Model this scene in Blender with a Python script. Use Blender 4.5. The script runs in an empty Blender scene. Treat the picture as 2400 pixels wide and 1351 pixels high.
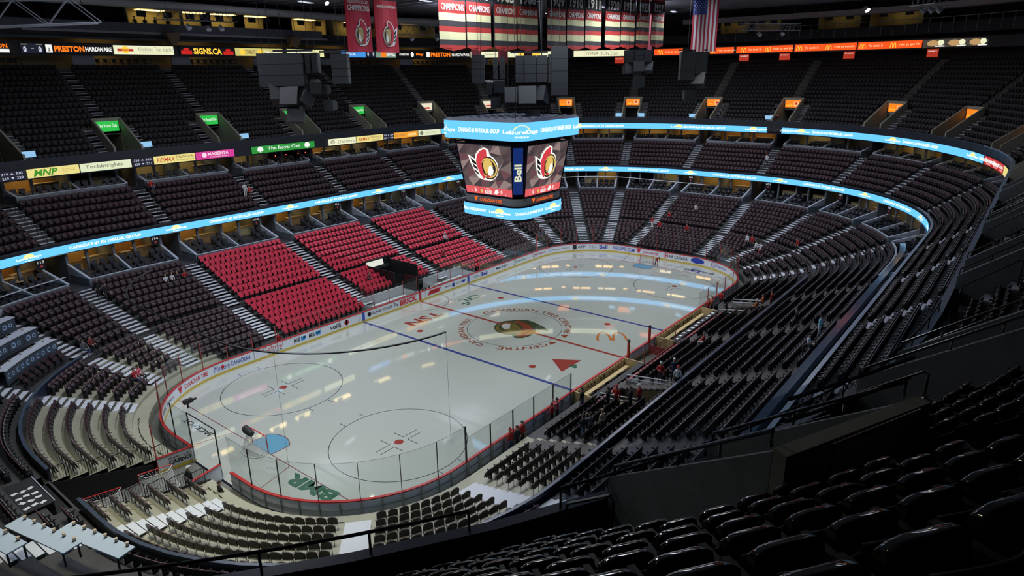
import bpy, math, random
import numpy as np
random.seed(7)
sc = bpy.context.scene
R = math.radians

# ------------------------------------------------------------------ camera
cam_d = bpy.data.cameras.new('camera'); cam = bpy.data.objects.new('camera', cam_d)
sc.collection.objects.link(cam); sc.camera = cam
CAM = (-46.492, -36.912, 23.310); FPX = 1544.26
cam.location = CAM
cam.rotation_euler = (R(72.003), R(0.739), R(-51.608))
cam_d.sensor_fit = 'HORIZONTAL'; cam_d.sensor_width = 36.0; cam_d.lens = FPX * 36.0 / 2400.0
cam_d.clip_start = 0.1; cam_d.clip_end = 600

# ------------------------------------------------------------------ world, exposure
w = bpy.data.worlds.new('world'); sc.world = w; w.use_nodes = True
w.node_tree.nodes['Background'].inputs[0].default_value = (0.010, 0.012, 0.020, 1)
w.node_tree.nodes['Background'].inputs[1].default_value = 1.0
vs = sc.view_settings
vs.view_transform = 'Standard'; vs.look = 'None'; vs.exposure = 0.0; vs.gamma = 1.0; vs.use_curve_mapping = False
try:
    sc.cycles.use_denoising = True
    sc.cycles.transparent_max_bounces = 24
    sc.cycles.max_bounces = 8
    sc.cycles.diffuse_bounces = 3
    sc.cycles.caustics_reflective = False; sc.cycles.caustics_refractive = False
    sc.cycles.sample_clamp_indirect = 4.0
except Exception: pass

# ------------------------------------------------------------------ large lights (arena lamps in the rafters, plus added uplights)
def area(name, loc, size, power, color, spread=150, rot=(0, 0, 0)):
    l = bpy.data.lights.new(name, 'AREA'); l.shape = 'DISK'; l.size = size; l.energy = power
    l.color = color; l.spread = R(spread)
    o = bpy.data.objects.new(name, l); sc.collection.objects.link(o); o.location = loc; o.rotation_euler = rot
    return o
ICE_L = 300; BOWL_L = 3000
for x in (-24, -8, 8, 24):
    for y in (-8, 8):
        c = (0.92, 1.0, 0.80) if abs(x) < 10 else (0.90, 0.97, 0.92)
        area('arena_light', (x, y, 31.2), 5.0, ICE_L, c, 62)
for x, y in ((-26, 0), (0, 6), (26, 0), (0, -6)):
    area('house_light', (x, y, 31.0), 8.0, BOWL_L, (0.80, 0.86, 1.0), 170)
for x, y, p in ((-20, 16.5, 1500), (2, 16.5, 1500), (24, 16.5, 1500), (44, 6, 1300), (40, -16, 900), (8, -24, 500)):
    area('house_light', (x, y, 31.0), 6.0, p, (0.84, 0.88, 1.0), 170)
area('house_light', (-36, -7, 30.5), 3.0, 560, (1.0, .98, .72), 66)
area('house_light', (-46, -16, 30.5), 2.0, 160, (1.0, .98, .62), 170)
for x, y, p in ((-18, 37, 420), (4, 39, 420), (28, 34, 420), (48, 14, 420), (50, -12, 420), (38, -26, 300)):
    area('added_roof_uplight', (x, y, 29.6), 1.2, p, (0.9, 0.92, 1.0), 170, (math.pi, 0, 0))  # unseen uplights, added to brighten the dark roof deck

# ------------------------------------------------------------------ object helpers
COL = sc.collection
def link(o, parent=None):
    COL.objects.link(o)
    if parent is not None: o.parent = parent
    return o
def tag(o, label=None, cat=None, group=None, kind=None):
    if label: o['label'] = label
    if cat: o['category'] = cat
    if group: o['group'] = group
    if kind: o['kind'] = kind
    return o
def empty(name, loc=(0, 0, 0), rz=0.0, parent=None):
    o = bpy.data.objects.new(name, None); o.empty_display_size = .2
    link(o, parent); o.location = loc; o.rotation_euler = (0, 0, rz); return o
def thing(name, label, cat, loc=(0, 0, 0), rz=0.0, group=None):
    return tag(empty(name, loc, rz), label, cat, group)
def struct(o, label=None):
    o['kind'] = 'structure'
    if label: o['label'] = label
    return o

MATS = {}
def mat(name, col, rough=.5, metal=0.0, emit=None, estr=1.0, noise=0.0, nscale=8.0, bump=0.0, spec=.5, sample=True):
    if name in MATS: return MATS[name]
    m = bpy.data.materials.new(name); m.use_nodes = True; nt = m.node_tree; b = nt.nodes['Principled BSDF']
    b.inputs['Base Color'].default_value = (*col, 1); b.inputs['Roughness'].default_value = rough
    b.inputs['Metallic'].default_value = metal; b.inputs['Specular IOR Level'].default_value = spec
    if emit is not None:
        b.inputs['Emission Color'].default_value = (*emit, 1); b.inputs['Emission Strength'].default_value = estr
        if not sample:
            try: m.cycles.emission_sampling = 'NONE'
            except Exception: pass
    if noise or bump:
        tc = nt.nodes.new('ShaderNodeTexCoord'); n = nt.nodes.new('ShaderNodeTexNoise')
        n.inputs['Scale'].default_value = nscale; n.inputs['Detail'].default_value = 3
        nt.links.new(tc.outputs['Object'], n.inputs['Vector'])
        if noise:
            mx = nt.nodes.new('ShaderNodeMix'); mx.data_type = 'RGBA'
            mx.inputs['A'].default_value = (*[c * (1 - noise) for c in col], 1)
            mx.inputs['B'].default_value = (*[min(1, c * (1 + noise)) for c in col], 1)
            nt.links.new(n.outputs['Fac'], mx.inputs['Factor']); nt.links.new(mx.outputs['Result'], b.inputs['Base Color'])
        if bump:
            bp = nt.nodes.new('ShaderNodeBump'); bp.inputs['Strength'].default_value = bump; bp.inputs['Distance'].default_value = .02
            nt.links.new(n.outputs['Fac'], bp.inputs['Height']); nt.links.new(bp.outputs['Normal'], b.inputs['Normal'])
    MATS[name] = m; return m
def glow(name, col, s=1.0, sample=False):
    return mat(name, (.02, .02, .02), .4, emit=col, estr=s, sample=sample)
def srgb(r, g, b):
    f = lambda c: (c / 255 / 12.92) if c <= 10 else ((c / 255 + .055) / 1.055) ** 2.4
    return (f(r), f(g), f(b))
def glass_mat(name, tint=(.93, .96, .95), refl=.10):
    m = bpy.data.materials.new(name); m.use_nodes = True; nt = m.node_tree
    for n in list(nt.nodes): nt.nodes.remove(n)
    out = nt.nodes.new('ShaderNodeOutputMaterial'); t = nt.nodes.new('ShaderNodeBsdfTransparent'); g = nt.nodes.new('ShaderNodeBsdfGlossy')
    lw = nt.nodes.new('ShaderNodeLayerWeight'); mx = nt.nodes.new('ShaderNodeMixShader'); mu = nt.nodes.new('ShaderNodeMath')
    mu.operation = 'MULTIPLY'; mu.inputs[1].default_value = refl * 3; lw.inputs['Blend'].default_value = .25
    t.inputs[0].default_value = (*tint, 1); g.inputs['Roughness'].default_value = .04
    nt.links.new(lw.outputs['Fresnel'], mu.inputs[0]); nt.links.new(mu.outputs[0], mx.inputs[0])
    nt.links.new(t.outputs[0], mx.inputs[1]); nt.links.new(g.outputs[0], mx.inputs[2]); nt.links.new(mx.outputs[0], out.inputs[0])
    MATS[name] = m; return m

class MB:
    """collects boxes, prisms and tubes; build() links them as one mesh object"""
    def __init__(s): s.v = []; s.f = []; s.m = []; s.mats = []
    def mi(s, m):
        if m not in s.mats: s.mats.append(m)
        return s.mats.index(m)
    def add(s, vs, fs, m):
        k = len(s.v); s.v += [tuple(map(float, p)) for p in vs]; i = s.mi(m)
        s.f += [tuple(k + j for j in f) for f in fs]; s.m += [i] * len(fs); return s
    def hexa(s, p, m):   # 8 points: bottom ring 0-3, top ring 4-7
        return s.add(p, [(3, 2, 1, 0), (4, 5, 6, 7), (0, 1, 5, 4), (1, 2, 6, 5), (2, 3, 7, 6), (3, 0, 4, 7)], m)
    def box(s, a, b, m):
        (x0, y0, z0), (x1, y1, z1) = a, b
        return s.hexa([(x0, y0, z0), (x1, y0, z0), (x1, y1, z0), (x0, y1, z0), (x0, y0, z1), (x1, y0, z1), (x1, y1, z1), (x0, y1, z1)], m)
    def tube(s, pts, rad, m, n=6, cap=True):
        pts = [np.array(p, float) for p in pts]; rings = []
        for i, p in enumerate(pts):
            t = pts[min(i + 1, len(pts) - 1)] - pts[max(i - 1, 0)]; t = t / (np.linalg.norm(t) + 1e-9)
            up = np.array((0, 0, 1.)) if abs(t[2]) < .9 else np.array((1., 0, 0))
            a = np.cross(t, up); a /= np.linalg.norm(a); b = np.cross(t, a)
            r = rad[i] if isinstance(rad, (list, tuple)) else rad
            rings.append([p + r * (math.cos(2 * math.pi * k / n) * a + math.sin(2 * math.pi * k / n) * b) for k in range(n)])
        vs = [q for rr in rings for q in rr]; fs = []
        for i in range(len(pts) - 1):
            for k in range(n): fs.append((i * n + k, i * n + (k + 1) % n, (i + 1) * n + (k + 1) % n, (i + 1) * n + k))
        if cap: fs += [tuple(range(n))[::-1], tuple((len(pts) - 1) * n + k for k in range(n))]
        return s.add(vs, fs, m)
    def prism(s, poly, f0, f1, m):   # poly: list of 2d points; f0,f1 map (x,y)->3d for the two caps
        n = len(poly); vs = [f0(*p) for p in poly] + [f1(*p) for p in poly]
        return s.add(vs, [tuple(range(n)), tuple(range(2 * n - 1, n - 1, -1))] + [(i, n + i, n + (i + 1) % n, (i + 1) % n) for i in range(n)], m)
    def mesh(s, name):
        me = bpy.data.meshes.new(name); me.from_pydata(s.v, [], s.f)
        for m in s.mats: me.materials.append(m)
        if len(s.mats) > 1: me.polygons.foreach_set('material_index', s.m)
        me.update(); return me
    def build(s, name, parent=None, smooth=False):
        me = s.mesh(name)
        if smooth: me.polygons.foreach_set('use_smooth', [True] * len(me.polygons))
        return link(bpy.data.objects.new(name, me), parent)
def inst(name, me, loc=(0, 0, 0), rz=0.0, parent=None):
    o = bpy.data.objects.new(name, me); link(o, parent); o.location = loc; o.rotation_euler = (0, 0, rz); return o
def np_mesh(name, V, F, MI, mats):
    """V (n,3); F list of equal-length index arrays; MI per-face material"""
    me = bpy.data.meshes.new(name); F = np.asarray(F); nf, k = F.shape
    me.vertices.add(len(V)); me.vertices.foreach_set('co', np.asarray(V, np.float32).ravel())
    me.loops.add(nf * k); me.loops.foreach_set('vertex_index', F.astype(np.int32).ravel())
    me.polygons.add(nf); me.polygons.foreach_set('loop_start', (np.arange(nf) * k).astype(np.int32))
    me.polygons.foreach_set('material_index', np.asarray(MI, np.int32))
    for m in mats: me.materials.append(m)
    me.update(); me.validate(); return me

# ------------------------------------------------------------------ the oval: station u (0..8, clockwise from the far side), offset d from the boards
L, W, RC = 30.48, 12.95, 8.53
AX, BY = L - RC, W - RC
def smooth(t): t = min(1, max(0, t)); return t * t * (3 - 2 * t)
def nearw(u):
    k = int(u % 8); t = u % 8 - k
    return (0, 0, 0, smooth(t), 1, 1 - smooth(t), 0, 0)[k]
def pos(u, d):
    u = u % 8; k = int(u); t = u - k; d = d - .0035 * d * d * nearw(u)
    if k == 0: return (-AX + 2 * AX * t, W + d)
    if k == 2: return (L + d, BY - 2 * BY * t)
    if k == 4: return (AX - 2 * AX * t, -W - d)
    if k == 6: return (-L - d, -BY + 2 * BY * t)
    cx, cy, a0 = {1: (AX, BY, 90), 3: (AX, -BY, 0), 5: (-AX, -BY, -90), 7: (-AX, BY, 180)}[k]
    th = R(a0 - 90 * t); return (cx + (RC + d) * math.cos(th), cy + (RC + d) * math.sin(th))
def nrm(u):
    u = u % 8; k = int(u); t = u - k
    return R({0: 90, 1: 90 - 90 * t, 2: 0, 3: -90 * t, 4: -90, 5: -90 - 90 * t, 6: 180, 7: 180 - 90 * t}[k])
_tab = {}
GU = np.linspace(0, 8, 3201)
def tab(d):
    d = round(d, 3)
    if d not in _tab:
        P_ = np.array([pos(min(u, 7.99999), d) for u in GU]); s = np.concatenate([[0], np.cumsum(np.hypot(*np.diff(P_, axis=0).T))]); _tab[d] = s
    return _tab[d]
def arc(u, d): return float(np.interp(u % 8 if u < 8 else (u if u == 8 else u % 8), GU, tab(d)))
def at(s, d):
    T = tab(d)[-1]; return float(np.interp(s % T, tab(d), GU))
def shift(u, s, d): return at(arc(u, d) + s, d)
def usamp(u0, u1, step=1 / 14):
    if u1 < u0: u1 += 8
    out = [u0]; k = math.floor(u0 * 1 + 1e-9)
    u = u0
    while u < u1 - 1e-9:
        seg = int(math.floor(u + 1e-9)); nxt = seg + 1
        if seg % 2 == 0: u = min(nxt, u1)
        else: u = min(u + step, nxt, u1)
        out.append(u)
    return out
def zsh(u, d):   # the near-side upper deck sits a touch lower
    return -.6 * nearw(u) if d > 23.9 else 0.0
def sweep(mb, prof, u0, u1, m, closed=False, step=1 / 14, zs=True):
    us = usamp(u0, u1, step); n = len(prof); vs = []
    for u in us:
        for d, z in prof:
            x, y = pos(u, d); vs.append((x, y, z + (zsh(u, d) if zs else 0)))
    fs = []
    for i in range(len(us) - 1):
        for j in range(n if closed else n - 1):
            j2 = (j + 1) % n; fs.append((i * n + j, i * n + j2, (i + 1) * n + j2, (i + 1) * n + j))
    if closed: fs += [tuple(range(n))[::-1], tuple((len(us) - 1) * n + j for j in range(n))]
    return mb.add(vs, fs, m)
def ux(x, side):   # station of a given x on the far (0) or near (4) straight
    return (x + AX) / (2 * AX) if side == 0 else 4 + (AX - x) / (2 * AX)

# projection for picking the things that show largest
cm = cam.rotation_euler.to_matrix()
CR = np.array(cm)
def project(p):
    c = CR.T @ (np.array(p) - np.array(CAM)); dep = -c[2]
    if dep < .2: return None
    return 1200 + FPX * c[0] / dep, 675.5 - FPX * c[1] / dep, dep
def inframe(p, mg=20):
    q = project(p); return q is not None and -mg < q[0] < 2400 + mg and -mg < q[1] < 1351 + mg

# ------------------------------------------------------------------ text
def words_of(n):
    o = 'zero one two three four five six seven eight nine ten eleven twelve thirteen fourteen fifteen sixteen seventeen eighteen nineteen'.split(); t = 'x x twenty thirty forty fifty'.split(); n = str(n)
    if len(n) == 4: return words_of(n[:2]) + ('-oh-' + o[int(n[2:])] if n[2] == '0' else '-' + words_of(n[2:]))
    if len(n) == 3: return o[int(n[0])] + '-' + ('oh-' + o[int(n[2])] if n[1] == '0' else words_of(n[1:]))
    v = int(n); return o[v] if v < 20 else t[v // 10] + ('-' + o[v % 10] if v % 10 else '')
_txt = {}
def text_geo(s, bold=0.0, shear=0.0):
    key = (s, bold, shear)
    if key in _txt: return _txt[key]
    c = bpy.data.curves.new('txt', 'FONT'); c.body = s; c.size = 1; c.offset = bold; c.shear = shear; c.resolution_u = 2
    c.align_x = 'CENTER'; c.align_y = 'CENTER'; c.fill_mode = 'FRONT' if hasattr(c, 'fill_mode') else c.fill_mode
    o = bpy.data.objects.new('txt', c); me = bpy.data.meshes.new_from_object(o)
    V = np.array([v.co[:2] for v in me.vertices]); F = [tuple(p.vertices) for p in me.polygons]
    bpy.data.objects.remove(o); bpy.data.curves.remove(c); bpy.data.meshes.remove(me)
    if len(V):
        V[:, 0] -= (V[:, 0].min() + V[:, 0].max()) / 2; V[:, 1] -= (V[:, 1].min() + V[:, 1].max()) / 2
    _txt[key] = (V, F); return V, F
def add_text(mb, s, w, h, fn, m, bold=0.012, shear=0.0, cx=0.0, cy=0.0, fit=True):
    """text scaled into a w x h box centred at (cx,cy) of the 2-d surface that fn maps to 3-d"""
    V, F = text_geo(s, bold, shear)
    if not len(V): return
    tw = np.ptp(V[:, 0]); th = np.ptp(V[:, 1])
    sx = w / tw; sy = h / th
    if not fit: sx = sy = min(sx, sy)
    mb.add([fn(cx + x * sx, cy + y * sy) for x, y in V], F, m)
def poly(mb, pts, fn, m): mb.add([fn(*p) for p in pts], [tuple(range(len(pts)))], m)
def disc(mb, cx, cy, rx, ry, fn, m, n=24): poly(mb, [(cx + rx * math.cos(2 * math.pi * i / n), cy + ry * math.sin(2 * math.pi * i / n)) for i in range(n)], fn, m)
def ring(mb, cx, cy, r0, r1, fn, m, n=48, a0=0, a1=360):
    vs = []
    for i in range(n + 1):
        a = R(a0 + (a1 - a0) * i / n); vs += [fn(cx + r0 * math.cos(a), cy + r0 * math.sin(a)), fn(cx + r1 * math.cos(a), cy + r1 * math.sin(a))]
    mb.add(vs, [(2 * i, 2 * i + 1, 2 * i + 3, 2 * i + 2) for i in range(n)], m)
def plane_fn(o, r_, u_, eps=0.0):
    o = np.array(o, float); r_ = np.array(r_, float); u_ = np.array(u_, float); n = np.cross(r_, u_)
    return lambda x, y: tuple(o + x * r_ + y * u_ + eps * n)
def oval_fn(u, d, z, eps=.02):   # flat print on a curved band, seen from the ice
    s0 = arc(u, d)
    def f(x, y):
        uu = at(s0 + x, d); px, py = pos(uu, d - eps); return (px, py, z + y + zsh(uu, d))
    return f

# ================================================================== ICE AND ITS PAINT
FT = .3048
def ice_mat(name, col):
    m = bpy.data.materials.new(name); m.use_nodes = True; nt = m.node_tree; b = nt.nodes['Principled BSDF']
    b.inputs['Base Color'].default_value = (*col, 1); b.inputs['IOR'].default_value = 1.31
    tc = nt.nodes.new('ShaderNodeTexCoord'); mp = nt.nodes.new('ShaderNodeMapping'); mp.inputs['Scale'].default_value = (.05, 2.2, 1)
    n = nt.nodes.new('ShaderNodeTexNoise'); n.inputs['Scale'].default_value = 1.0; n.inputs['Detail'].default_value = 4
    mr = nt.nodes.new('ShaderNodeMapRange'); mr.inputs['To Min'].default_value = .012; mr.inputs['To Max'].default_value = .05
    nt.links.new(tc.outputs['Object'], mp.inputs['Vector']); nt.links.new(mp.outputs[0], n.inputs['Vector'])
    nt.links.new(n.outputs['Fac'], mr.inputs['Value']); nt.links.new(mr.outputs[0], b.inputs['Roughness'])
    b.inputs['Specular IOR Level'].default_value = .5
    b.inputs['Coat Weight'].default_value = 1.0; b.inputs['Coat IOR'].default_value = 1.9; nt.links.new(mr.outputs[0], b.inputs['Coat Roughness'])
    return m
ICE = ice_mat('ice', (.44, .46, .425))
P_RED = ice_mat('paint_red', (.30, .05, .04)); P_LRED = ice_mat('paint_thin_red', (.20, .06, .06)); P_BLUE = ice_mat('paint_blue', (.045, .06, .24))
P_DARK = ice_mat('paint_dark', (.05, .055, .075)); P_CREASE = ice_mat('paint_crease', (.13, .33, .47)); P_GREEN = ice_mat('paint_green', (.045, .13, .08))
P_BLACK = ice_mat('paint_black', (.02, .02, .02)); P_ORANGE = ice_mat('paint_orange', (.50, .15, .04)); P_BROWN = ice_mat('paint_brown', (.26, .06, .03)); P_GOLD = ice_mat('paint_gold', (.20, .15, .04)); P_WHITE = ice_mat('paint_white', (.60, .60, .54)); P_OLIVE = ice_mat('paint_olive', (.055, .070, .035))
mb = MB(); pts = []
for k in (0, 1, 2, 3):
    cx, cy, a0 = ((AX, BY, 0), (-AX, BY, 90), (-AX, -BY, 180), (AX, -BY, 270))[k]
    pts += [(cx + RC * math.cos(R(a0 + 90 * i / 16)), cy + RC * math.sin(R(a0 + 90 * i / 16)), 0) for i in range(17)]
mb.add(pts, [tuple(range(len(pts)))], ICE); ice = struct(mb.build('ice_surface'), 'white hockey rink ice with painted lines')
G = lambda z=.006: (lambda x, y: (x, y, z))
def paint(name, fnc):
    m_ = MB(); fnc(m_); return m_.build(name, ice)
def rect(m_, x0, y0, x1, y1, mt, z=.005): poly(m_, [(x0, y0), (x1, y0), (x1, y1), (x0, y1)], G(z), mt)
def cut_y(x):   # half width of the ice at x
    return W if abs(x) <= AX else BY + math.sqrt(max(0, RC * RC - (abs(x) - AX) ** 2))
paint('centre_red_line', lambda m_: rect(m_, -.15, -W, .15, W, P_RED, .008))
for s in (-1, 1):
    paint('blue_line', lambda m_: rect(m_, s * 7.77 - .15, -W, s * 7.77 + .15, W, P_BLUE))
    gx = s * 89 * FT
    paint('goal_line', lambda m_: rect(m_, gx - .03, -cut_y(gx), gx + .03, cut_y(gx), P_LRED))
    def crease(m_):
        pp = [(gx, -1.22)]
        a = math.acos(1.22 / 1.83)
        pp += [(gx - s * 1.83 * math.sin(a + (math.pi - 2 * a) * i / 14), -1.83 * math.cos(a + (math.pi - 2 * a) * i / 14)) for i in range(15)] + [(gx, 1.22)]
        poly(m_, pp if s < 0 else pp, G(.007), P_CREASE)
        ring(m_, gx, 0, 1.80, 1.86, G(.009), P_LRED, 20, 180 - 138 if s > 0 else -42, 180 + 42 if s > 0 else 42) if False else None
        q = [(x_, y_) for x_, y_ in pp]
        for i in range(len(q) - 1):
            (xa, ya), (xb, yb) = q[i], q[i + 1]; dx, dy = xb - xa, yb - ya; ln = math.hypot(dx, dy); nx, ny = -dy / ln * .03, dx / ln * .03
            poly(m_, [(xa - nx, ya - ny), (xb - nx, yb - ny), (xb + nx, yb + ny), (xa + nx, ya + ny)], G(.009), P_LRED)
    paint('goal_crease', crease)
    def trap(m_):
        for t in (-1, 1):
            xa, ya, xb, yb = gx, t * 3.35, s * L, t * 4.27
            poly(m_, [(xa, ya - .03), (xb, yb - .03), (xb, yb + .03), (xa, ya + .03)], G(), P_LRED)
    paint('goalkeeper_trapezoid', trap)
    for t in (-1, 1):
        cx, cy = s * 69 * FT, t * 22 * FT
        def circ(m_):
            ring(m_, cx, cy, 4.545, 4.60, G(), P_DARK)
            for i in (-1, 1):
                for j in (-1, 1):
                    x0 = cx + i * .86; rect(m_, x0 - .025, cy + j * 4.57, x0 + .025, cy + j * 5.18, P_DARK)
                    a0, b0 = cx + i * .61, cy + j * .23
                    rect(m_, min(a0, a0 + i * 1.22), b0 - .025, max(a0, a0 + i * 1.22), b0 + .025, P_DARK)
                    rect(m_, a0 - .025, min(b0, b0 + j * .91), a0 + .025, max(b0, b0 + j * .91), P_DARK)
        paint('faceoff_circle', circ)
        paint('faceoff_dot', lambda m_: disc(m_, cx, cy, .31, .31, G(.008), P_RED))
        paint('faceoff_dot', lambda m_: disc(m_, s * 6.1, cy, .31, .31, G(.008), P_RED))
paint('referee_crease', lambda m_: ring(m_, 0, W, 3.02, 3.08, G(), P_LRED, 32, 180, 360))
def bend(r0, thm):
    return lambda x, y: ((r0 + y) * math.cos(thm - x / r0), (r0 + y) * math.sin(thm - x / r0), .007)
def centre(m_):
    ring(m_, 0, 0, 4.55, 4.60, G(.006), P_DARK, 64)
    add_text(m_, 'CANADIAN TIRE CENTRE', 13.2, .62, bend(5.15, R(3)), P_BROWN, .01)
    add_text(m_, 'CENTRE', 4.7, .62, bend(5.15, R(-133)), P_BROWN, .01)
    add_text(m_, 'CANADIAN TIRE', 7.6, .62, bend(5.15, R(142)), P_BROWN, .01)
    for th in (-78, -101):
        f = bend(5.15, R(th)); poly(m_, [f(-.4, .28)[:2], f(.4, .28)[:2], f(0, -.35)[:2]], G(.007), P_BROWN)
paint('centre_circle_lettering', centre)
# centurion emblem (logo of the home club), local x to the right / y up as the emblem is read
def emblem(m_, fn, c):
    """c: dict of materials: white, red, black, gold, skin"""
    poly(m_, [(-1.0, -.95), (-.72, -1.02), (-.5, -1.1), (.25, -1.1), (.62, -.92), (.95, -.55), (1.08, -.05), (1.0, .42), (.72, .82), (.35, 1.02), (.28, 1.5), (-.1, 1.62), (-.55, 1.45), (-.95, 1.05), (-1.12, .62), (-1.75, .95), (-1.62, .3), (-1.42, -.2), (-1.28, -.55)], lambda x, y: fn(x, y, 0), c['white'])
    disc(m_, .12, -.05, .88, .96, lambda x, y: fn(x, y, 1), c['black'], 28)
    ring(m_, .12, -.05, .70, .84, lambda x, y: fn(x, y, 2), c['gold'], 28)
    poly(m_, [(.1, 1.42), (-.12, 1.5), (-.5, 1.32), (-.85, .95), (-1.0, .45), (-.95, -.05), (-.78, -.55), (-.5, -.98), (-.35, -.95), (-.38, -.6), (-.5, -.1), (-.48, .35), (-.28, .72), (.08, .88)], lambda x, y: fn(x, y, 3), c['red'])
    for i in range(3):
        y0 = .35 - i * .42; x0 = -1.02 + i * .03
        poly(m_, [(x0, y0), (x0 - .5 + i * .06, y0 + .38 - i * .04), (x0 - .42 + i * .08, y0 - .02), (x0 + .02 + i * .06, y0 - .25)], lambda x, y: fn(x, y, 2), c['black'])
    poly(m_, [(-.3, .45), (.0, .68), (.35, .62), (.55, .35), (.6, .05), (.3, .1), (.2, -.1), (.05, -.4), (-.12, -.62), (-.3, -.3), (-.38, .1)], lambda x, y: fn(x, y, 4), c['gold'])
    poly(m_, [(.22, .1), (.5, .12), (.62, -.2), (.55, -.5), (.3, -.72), (.0, -.62), (.1, -.35)], lambda x, y: fn(x, y, 5), c['skin'])
    poly(m_, [(-.25, -.75), (.05, -.62), (.3, -.74), (.1, -.86)], lambda x, y: fn(x, y, 5), c['red'])
def emb_ice(m_):
    th = R(-38); ca, sa = math.cos(th), math.sin(th)    # read from the far side boards
    def fn(x, y, k):
        X, Y = -x * 1.75, -y * 1.75
        return (-.05 + (X * ca - Y * sa), .1 + (X * sa + Y * ca), .0065 + k * .0006)
    emblem(m_, fn, {'white': P_OLIVE, 'red': P_BROWN, 'black': P_OLIVE, 'gold': P_GOLD, 'skin': P_WHITE})
paint('centre_emblem', emb_ice)
def ice_text(s, p0, p1, h, mt, flip=False, bold=.015):
    (x0, y0), (x1, y1) = p0, p1; dx, dy = x1 - x0, y1 - y0; ln = math.hypot(dx, dy); c, s_ = dx / ln, dy / ln
    fn = lambda x, y: ((x0 + x1) / 2 + x * c - y * s_, (y0 + y1) / 2 + x * s_ + y * c, .007)
    paint('ice_lettering', lambda m_: add_text(m_, s, ln, h, fn, mt, bold))
ice_text('TSN', (-1.4, 8.75), (-5.6, 8.85), 1.45, P_RED, bold=.03)
ice_text('GFL', (5.3, 9.3), (2.7, 9.4), 1.1, P_GREEN)
ice_text('BMR', (-27.5, -8.3), (-27.9, -4.3), 1.05, P_GREEN, bold=.05)
ice_text('BET99', (28.2, -4.7), (28.0, -8.5), .95, P_BLACK, bold=.03)
ice_text('JACKPOT', (-28.2, 4.2), (-28.25, 7.9), .55, P_BLACK)
def tri(m_):
    poly(m_, [(-3.9, -7.15), (-5.5, -9.25), (-2.6, -9.3)], G(.007), P_RED)
    for a in (0, 120, 240): disc(m_, -4.0 + .2 * math.cos(R(a)), -9.45 + .2 * math.sin(R(a)), .18, .18, G(.009), P_GREEN, 8)
paint('ice_triangle_emblem', tri)
def leaf(m_):
    for a in (20, 140, 260): disc(m_, 2.5 + .3 * math.cos(R(a)), 8.5 + .3 * math.sin(R(a)), .26, .16, G(.007), P_GREEN, 10)
paint('ice_leaf_emblem', leaf)
def arches(m_):
    th = math.atan2(-9.84 + 7.47, 4.38 - 2.62); c, s_ = math.cos(th), math.sin(th)
    fn = lambda x, y: (3.6 + x * c - y * s_, -8.6 + x * s_ + y * c, .007)
    for cx in (-.72, .72):
        for i in range(16):
            a, b_ = R(180 - i * 11.25), R(180 - (i + 1) * 11.25)
            p = [(cx + .72 * math.cos(a), -1.0 + 2.1 * math.sin(a)), (cx + .72 * math.cos(b_), -1.0 + 2.1 * math.sin(b_)), (cx + .50 * math.cos(b_), -1.0 + 1.9 * math.sin(b_)), (cx + .50 * math.cos(a), -1.0 + 1.9 * math.sin(a))]
            poly(m_, p, fn, P_ORANGE)
paint('ice_arches_emblem', arches)
# concrete slab around the rink
CONC_D = mat('slab_concrete', (.13, .13, .115), .7, noise=.25, nscale=1.5)
mb = MB(); sweep(mb, [(.14, -.02), (17, -.02)], 0, 7.9999, CONC_D); fl = struct(mb.build('floor'), 'bare concrete floor around the rink')

# ================================================================== BOARDS AND GLASS
B_WHITE = mat('board_white', (.72, .75, .80), .35); B_KICK = mat('kick_yellow', (.62, .45, .06), .4); B_CAP = mat('cap_red', (.50, .03, .03), .35)
B_BACK = mat('board_back', (.72, .76, .86), .4); ALU = mat('aluminium', (.45, .46, .48), .35, .8); BLK = mat('black_metal', (.012, .012, .014), .4)
ST_RED = mat('stanchion_red', (.45, .06, .06), .4)
PLEXI = glass_mat('plexiglass', (.93, .95, .945), .05)
boards = tag(empty('rink_boards'), 'white dasher boards with red top rail and glass around the ice', 'rink boards')
PER = arc(8, 0.0); NPAN = 70
GATE = (6.345, 6.735)                                   # the open gate to the tunnel at the near end
def in_gate(u): return GATE[0] - .03 < u < GATE[1] + .03
bench = [(-9.7, 13.3)]
bu = [at(PER * i / NPAN, 0.0) for i in range(NPAN)] + [8.0]
def seg_box(mb, u0, u1, d0, d1, z0, z1, m, step=1 / 16): sweep(mb, [(d0, z0), (d1, z0), (d1, z1), (d0, z1)], u0, u1, m, True, step, zs=False)
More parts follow.
